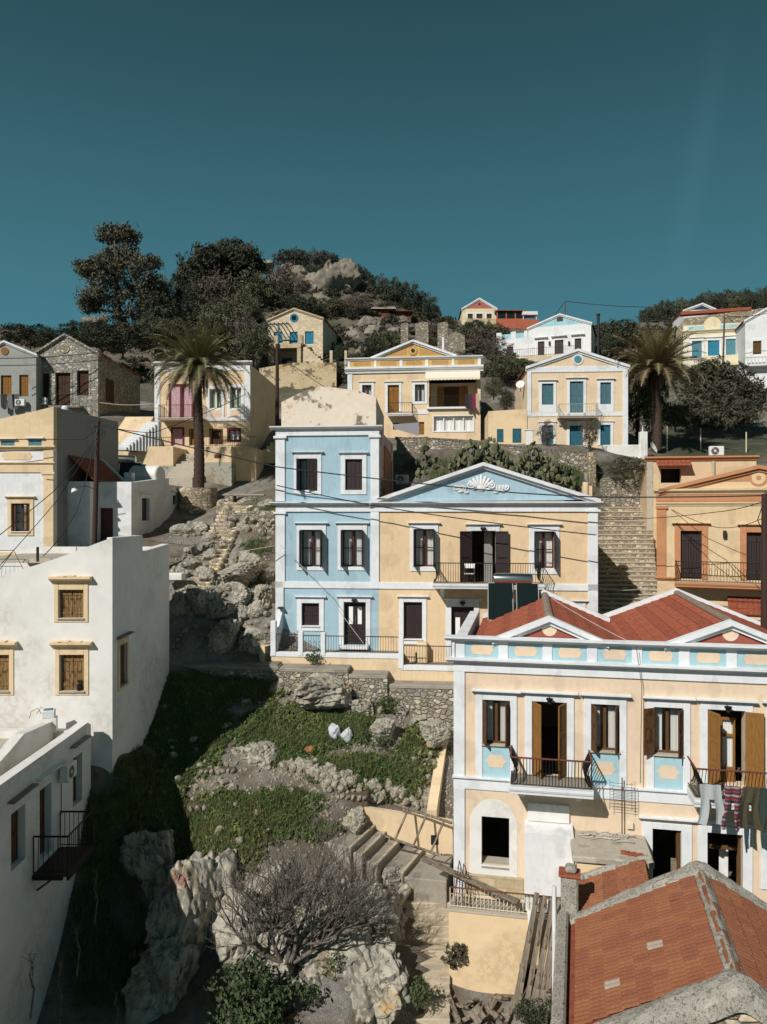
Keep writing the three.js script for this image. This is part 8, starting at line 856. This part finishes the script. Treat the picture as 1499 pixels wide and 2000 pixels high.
// ---------- poles, wires, small fittings ----------
function pole(label, px, pyTop, pyBase, D, r, m, lean = 0) { const b = P(px, pyBase, D), h = (pyBase - pyTop) * D / FPX, o = thing('utility_pole', label, 'pole', b); part(o, 'post', tube([V(0, -.5, 0), V(lean * .5, h * .5, 0), V(lean, h, 0)], [r, r * .9, r * .75], 9), m); return [o, h]; }
const cable = (label, pts, r = .018, sag = .3, m = M.wire, group = 'overhead cables') => { const q = []; for (let i = 0; i < pts.length - 1; i++) { const n = 14; for (let k = 0; k <= n; k++) { if (i && !k) continue; const t = k / n, p = pts[i].clone().lerp(pts[i + 1], t); p.y -= sag * 4 * t * (1 - t) * (pts[i].distanceTo(pts[i + 1]) / 12); q.push(p); } } return single('overhead_cable', tube(q, r, 5), m, label, 'cable', group); };
{
  const [a, h] = pole('dark wooden utility pole with lamp between the left white houses', 184, 822, 1075, 35.6, .13, M.pole, .2); part(a, 'insulators', [0, 1, 2].map(i => cyl(.05, .04, .12, 8).translate(.2 + (i - 1) * .18, h - .3 - .25 * i, .12)), M.grille); part(a, 'bracket', [B3(0, h - .3, .1, .7, h - .2, .1, .02), B3(.15, h - .9, .12, .5, h - .55, .12, .015)], M.iron); part(a, 'coil', tube(Array.from({ length: 26 }, (_, i) => V(.42 + .22 * Math.cos(i * .55) * (1 - i / 60), h - .65 + .28 * Math.sin(i * .55), .12 + .01 * i)), .014, 4), M.wire); part(a, 'lamp_arm', tube([V(.05, h - 3.3, .1), V(-.3, h - 3.15, .15), V(-.75, h - 3.2, .2)], .018, 5), M.iron); part(a, 'lamp_shade', lathe([[.02, .18], [.08, .16], [.17, 0], [.15, 0], [.06, .14]], 14).rotateZ(.5).translate(-.85, h - 3.42, .2), M.plastic);
  pole('wooden utility pole behind the upper corner of the blue tower', 542, 672, 835, 55, .16, M.pole); pole('thick dark pole at the right edge in front of the orange house', 1494, 965, 1240, 31, .16, M.pole); pole('thin grey pole before the turquoise shutters', 1412, 615, 735, 82, .12, M.poleG, .2); pole('short pole on the crest behind the white house', 1103, 588, 620, 112, .12, M.poleG, .15); for (const [x, y0, y1, D, l] of [[1303, 833, 892, 58, 'left wooden fence stake in the field right of the palm'], [1369, 838, 890, 60, 'right wooden fence stake in the field right of the palm'], [1458, 845, 885, 60, 'yellow marker post in the field at right']]) { const p = thing('stake', l, 'post', P(x, y1, D)); part(p, 'post', cyl(.05, .045, (y1 - y0) * D / FPX, 7), M.cream2); part(p, 'cap', cyl(.06, .05, .04, 7).translate(0, (y1 - y0) * D / FPX, 0), M.cream2); }
  const A = P(196, 830, 35.5); cable('thick cable from the left pole across the blue tower and pediment to the right pole', [A, P(541, 912, 35.0), P(1000, 962, 34.2), P(1170, 971, 33.6), P(1490, 968, 31)], .03, .05); cable('second cable crossing the blue tower and yellow wall', [P(541, 948, 35.4), P(745, 990, 35.1), P(1165, 1045, 33.4)], .026, .08); cable('cable from the left pole up to the yellow palm house', [A, P(300, 845, 44), P(480, 770, 56)], .022, .12); cable('cable from the left pole to the left edge, upper', [P(190, 838, 35.5), P(165, 857, 35.5), P(0, 858, 36)], .024, .03); cable('cable from the left pole to the left edge, lower', [P(105, 877, 37.6), P(0, 882, 37.4)], .02, .02); cable('slack cable from the left pole down to the white house roof', [P(186, 862, 35.4), P(150, 1000, 33), P(85, 1086, 30)], .018, .5); cable('straight stay cable from the left pole to the lower left', [P(185, 860, 35.4), P(105, 960, 33), P(0, 1045, 31)], .02, .05); cable('thin stay cable from the left pole to the roof edge', [P(182, 868, 35.4), P(110, 980, 33), P(0, 1105, 29)], .016, .06);
  cable('pale cable between the white house corner and the blue tower', [P(333, 1087, 34.6), P(400, 1087, 35), P(541, 1065, 35.9)], .016, .1, M.wireL); cable('grey cable dropping from the blue tower to the porch door', [P(548, 1064, 35.6), P(620, 1135, 35.2), P(710, 1256, 34.6)], .014, .05, M.wireL); cable('cable above the upper left stone houses, higher', [P(0, 700, 55), P(195, 688, 57.4)], .03, .2); cable('cable above the upper left stone houses, lower', [P(0, 714, 55), P(195, 703, 57.4), P(290, 715, 60)], .03, .2); cable('cable from the pole on the crest to the right', [P(1105, 588, 112), P(1280, 600, 108), P(1499, 620, 90)], .045, .2); cable('cable from the crest pole down to the left', [P(1103, 590, 112), P(1085, 615, 110)], .04, .05); cable('cable from the blue tower pole to the beige stone house', [P(543, 690, 55), P(660, 770, 60)], .022, .3); cable('pale cable from the stone house to the palm house', [P(195, 786, 57.5), P(300, 788, 56.6)], .02, .4, M.wireL); cable('cable from the right pole to the orange house cornice', [P(1490, 980, 31), P(1400, 1000, 35), P(1180, 1015, 37)], .018, .2); cable('slack cable across the orange house doors', [P(1490, 1012, 31.2), P(1400, 1030, 36), P(1312, 995, 37.8)], .016, .4); cable('diagonal cable from the orange capital to the right door', [P(1312, 995, 37.8), P(1380, 1050, 36.4), P(1460, 1085, 35)], .016, .1); cable('cable from the right pole to the far right houses', [P(1415, 622, 81), P(1499, 612, 80)], .03, .2); cable('pale cable lying across the twin red roofs', [P(1078, 1168, 30), P(1130, 1200, 28), P(1235, 1256, 25)], .014, .1, M.wireL); cable('thin cable running down the peach wall', [P(1243, 1262, 24.5), P(1254, 1340, 24.6), P(1251, 1530, 24.5)], .012, .02, M.poleG); cable('cable at the right pole, low loop', [P(1490, 985, 31), P(1480, 1015, 31), P(1492, 1040, 31)], .02, .5); cable('cable from the pole to the right edge', [P(1490, 968, 31), P(1499, 960, 31), P(1530, 950, 31)], .026, .1); cable('pale cable across the broad stone stairway', [P(1172, 1148, 37.6), P(1215, 1153, 37.8), P(1255, 1150, 38)], .016, .2, M.wireL);
  acUnit('air conditioner hanging in the shade behind the salmon annex', P(786, 945, 43), -.1, .9);
  const tr = thing('roof_trellis', 'thin dark wire trellis on the roof edge of the tall white house', 'trellis', P(20, 1118, 30)); part(tr, 'frame', [B3(-.5, 0, 0, .15, .9, 0, .014), B3(.6, 0, 0, .15, .9, 0, .014), B3(-1, .9, 0, .15, .9, 0, .014), B3(-1, .25, 0, .5, .25, 0, .012)], M.iron); part(tr, 'mesh', Array.from({ length: 8 }, (_, i) => B3(-.9 + i * .18, -.2, 0, -.8 + i * .16, .25, 0, .006)), M.iron); const fp = single('flue_stub', cyl(.05, .05, .55, 9), M.black, 'short black pipe at the roof edge of the tall white house', 'pipe'); fp.position.copy(P(74, 1097, 27.6));
}
// ---------- tell look-alikes apart by their order from left to right ----------
{ const by = {}; scene.updateMatrixWorld(true); for (const o of scene.children) if (o.userData.label && o.userData.category) (by[o.userData.label] ||= []).push(o); const nth = ['', 'leftmost', 'second', 'third', 'fourth', 'fifth', 'sixth', 'seventh', 'eighth', 'ninth', 'tenth', 'eleventh', 'twelfth'];
  for (const [l, a] of Object.entries(by)) if (a.length > 1 && a.length <= 12 && l.split(' ').length <= 12) { const k = o => toPix(o.position)[0]; a.sort((p, q) => k(p) - k(q)); a.forEach((o, i) => { o.userData.label = l + ', ' + (i === 0 ? 'leftmost' : i === a.length - 1 ? 'rightmost' : nth[i + 1] + ' from the left'); }); } }
renderer.render(scene, camera);
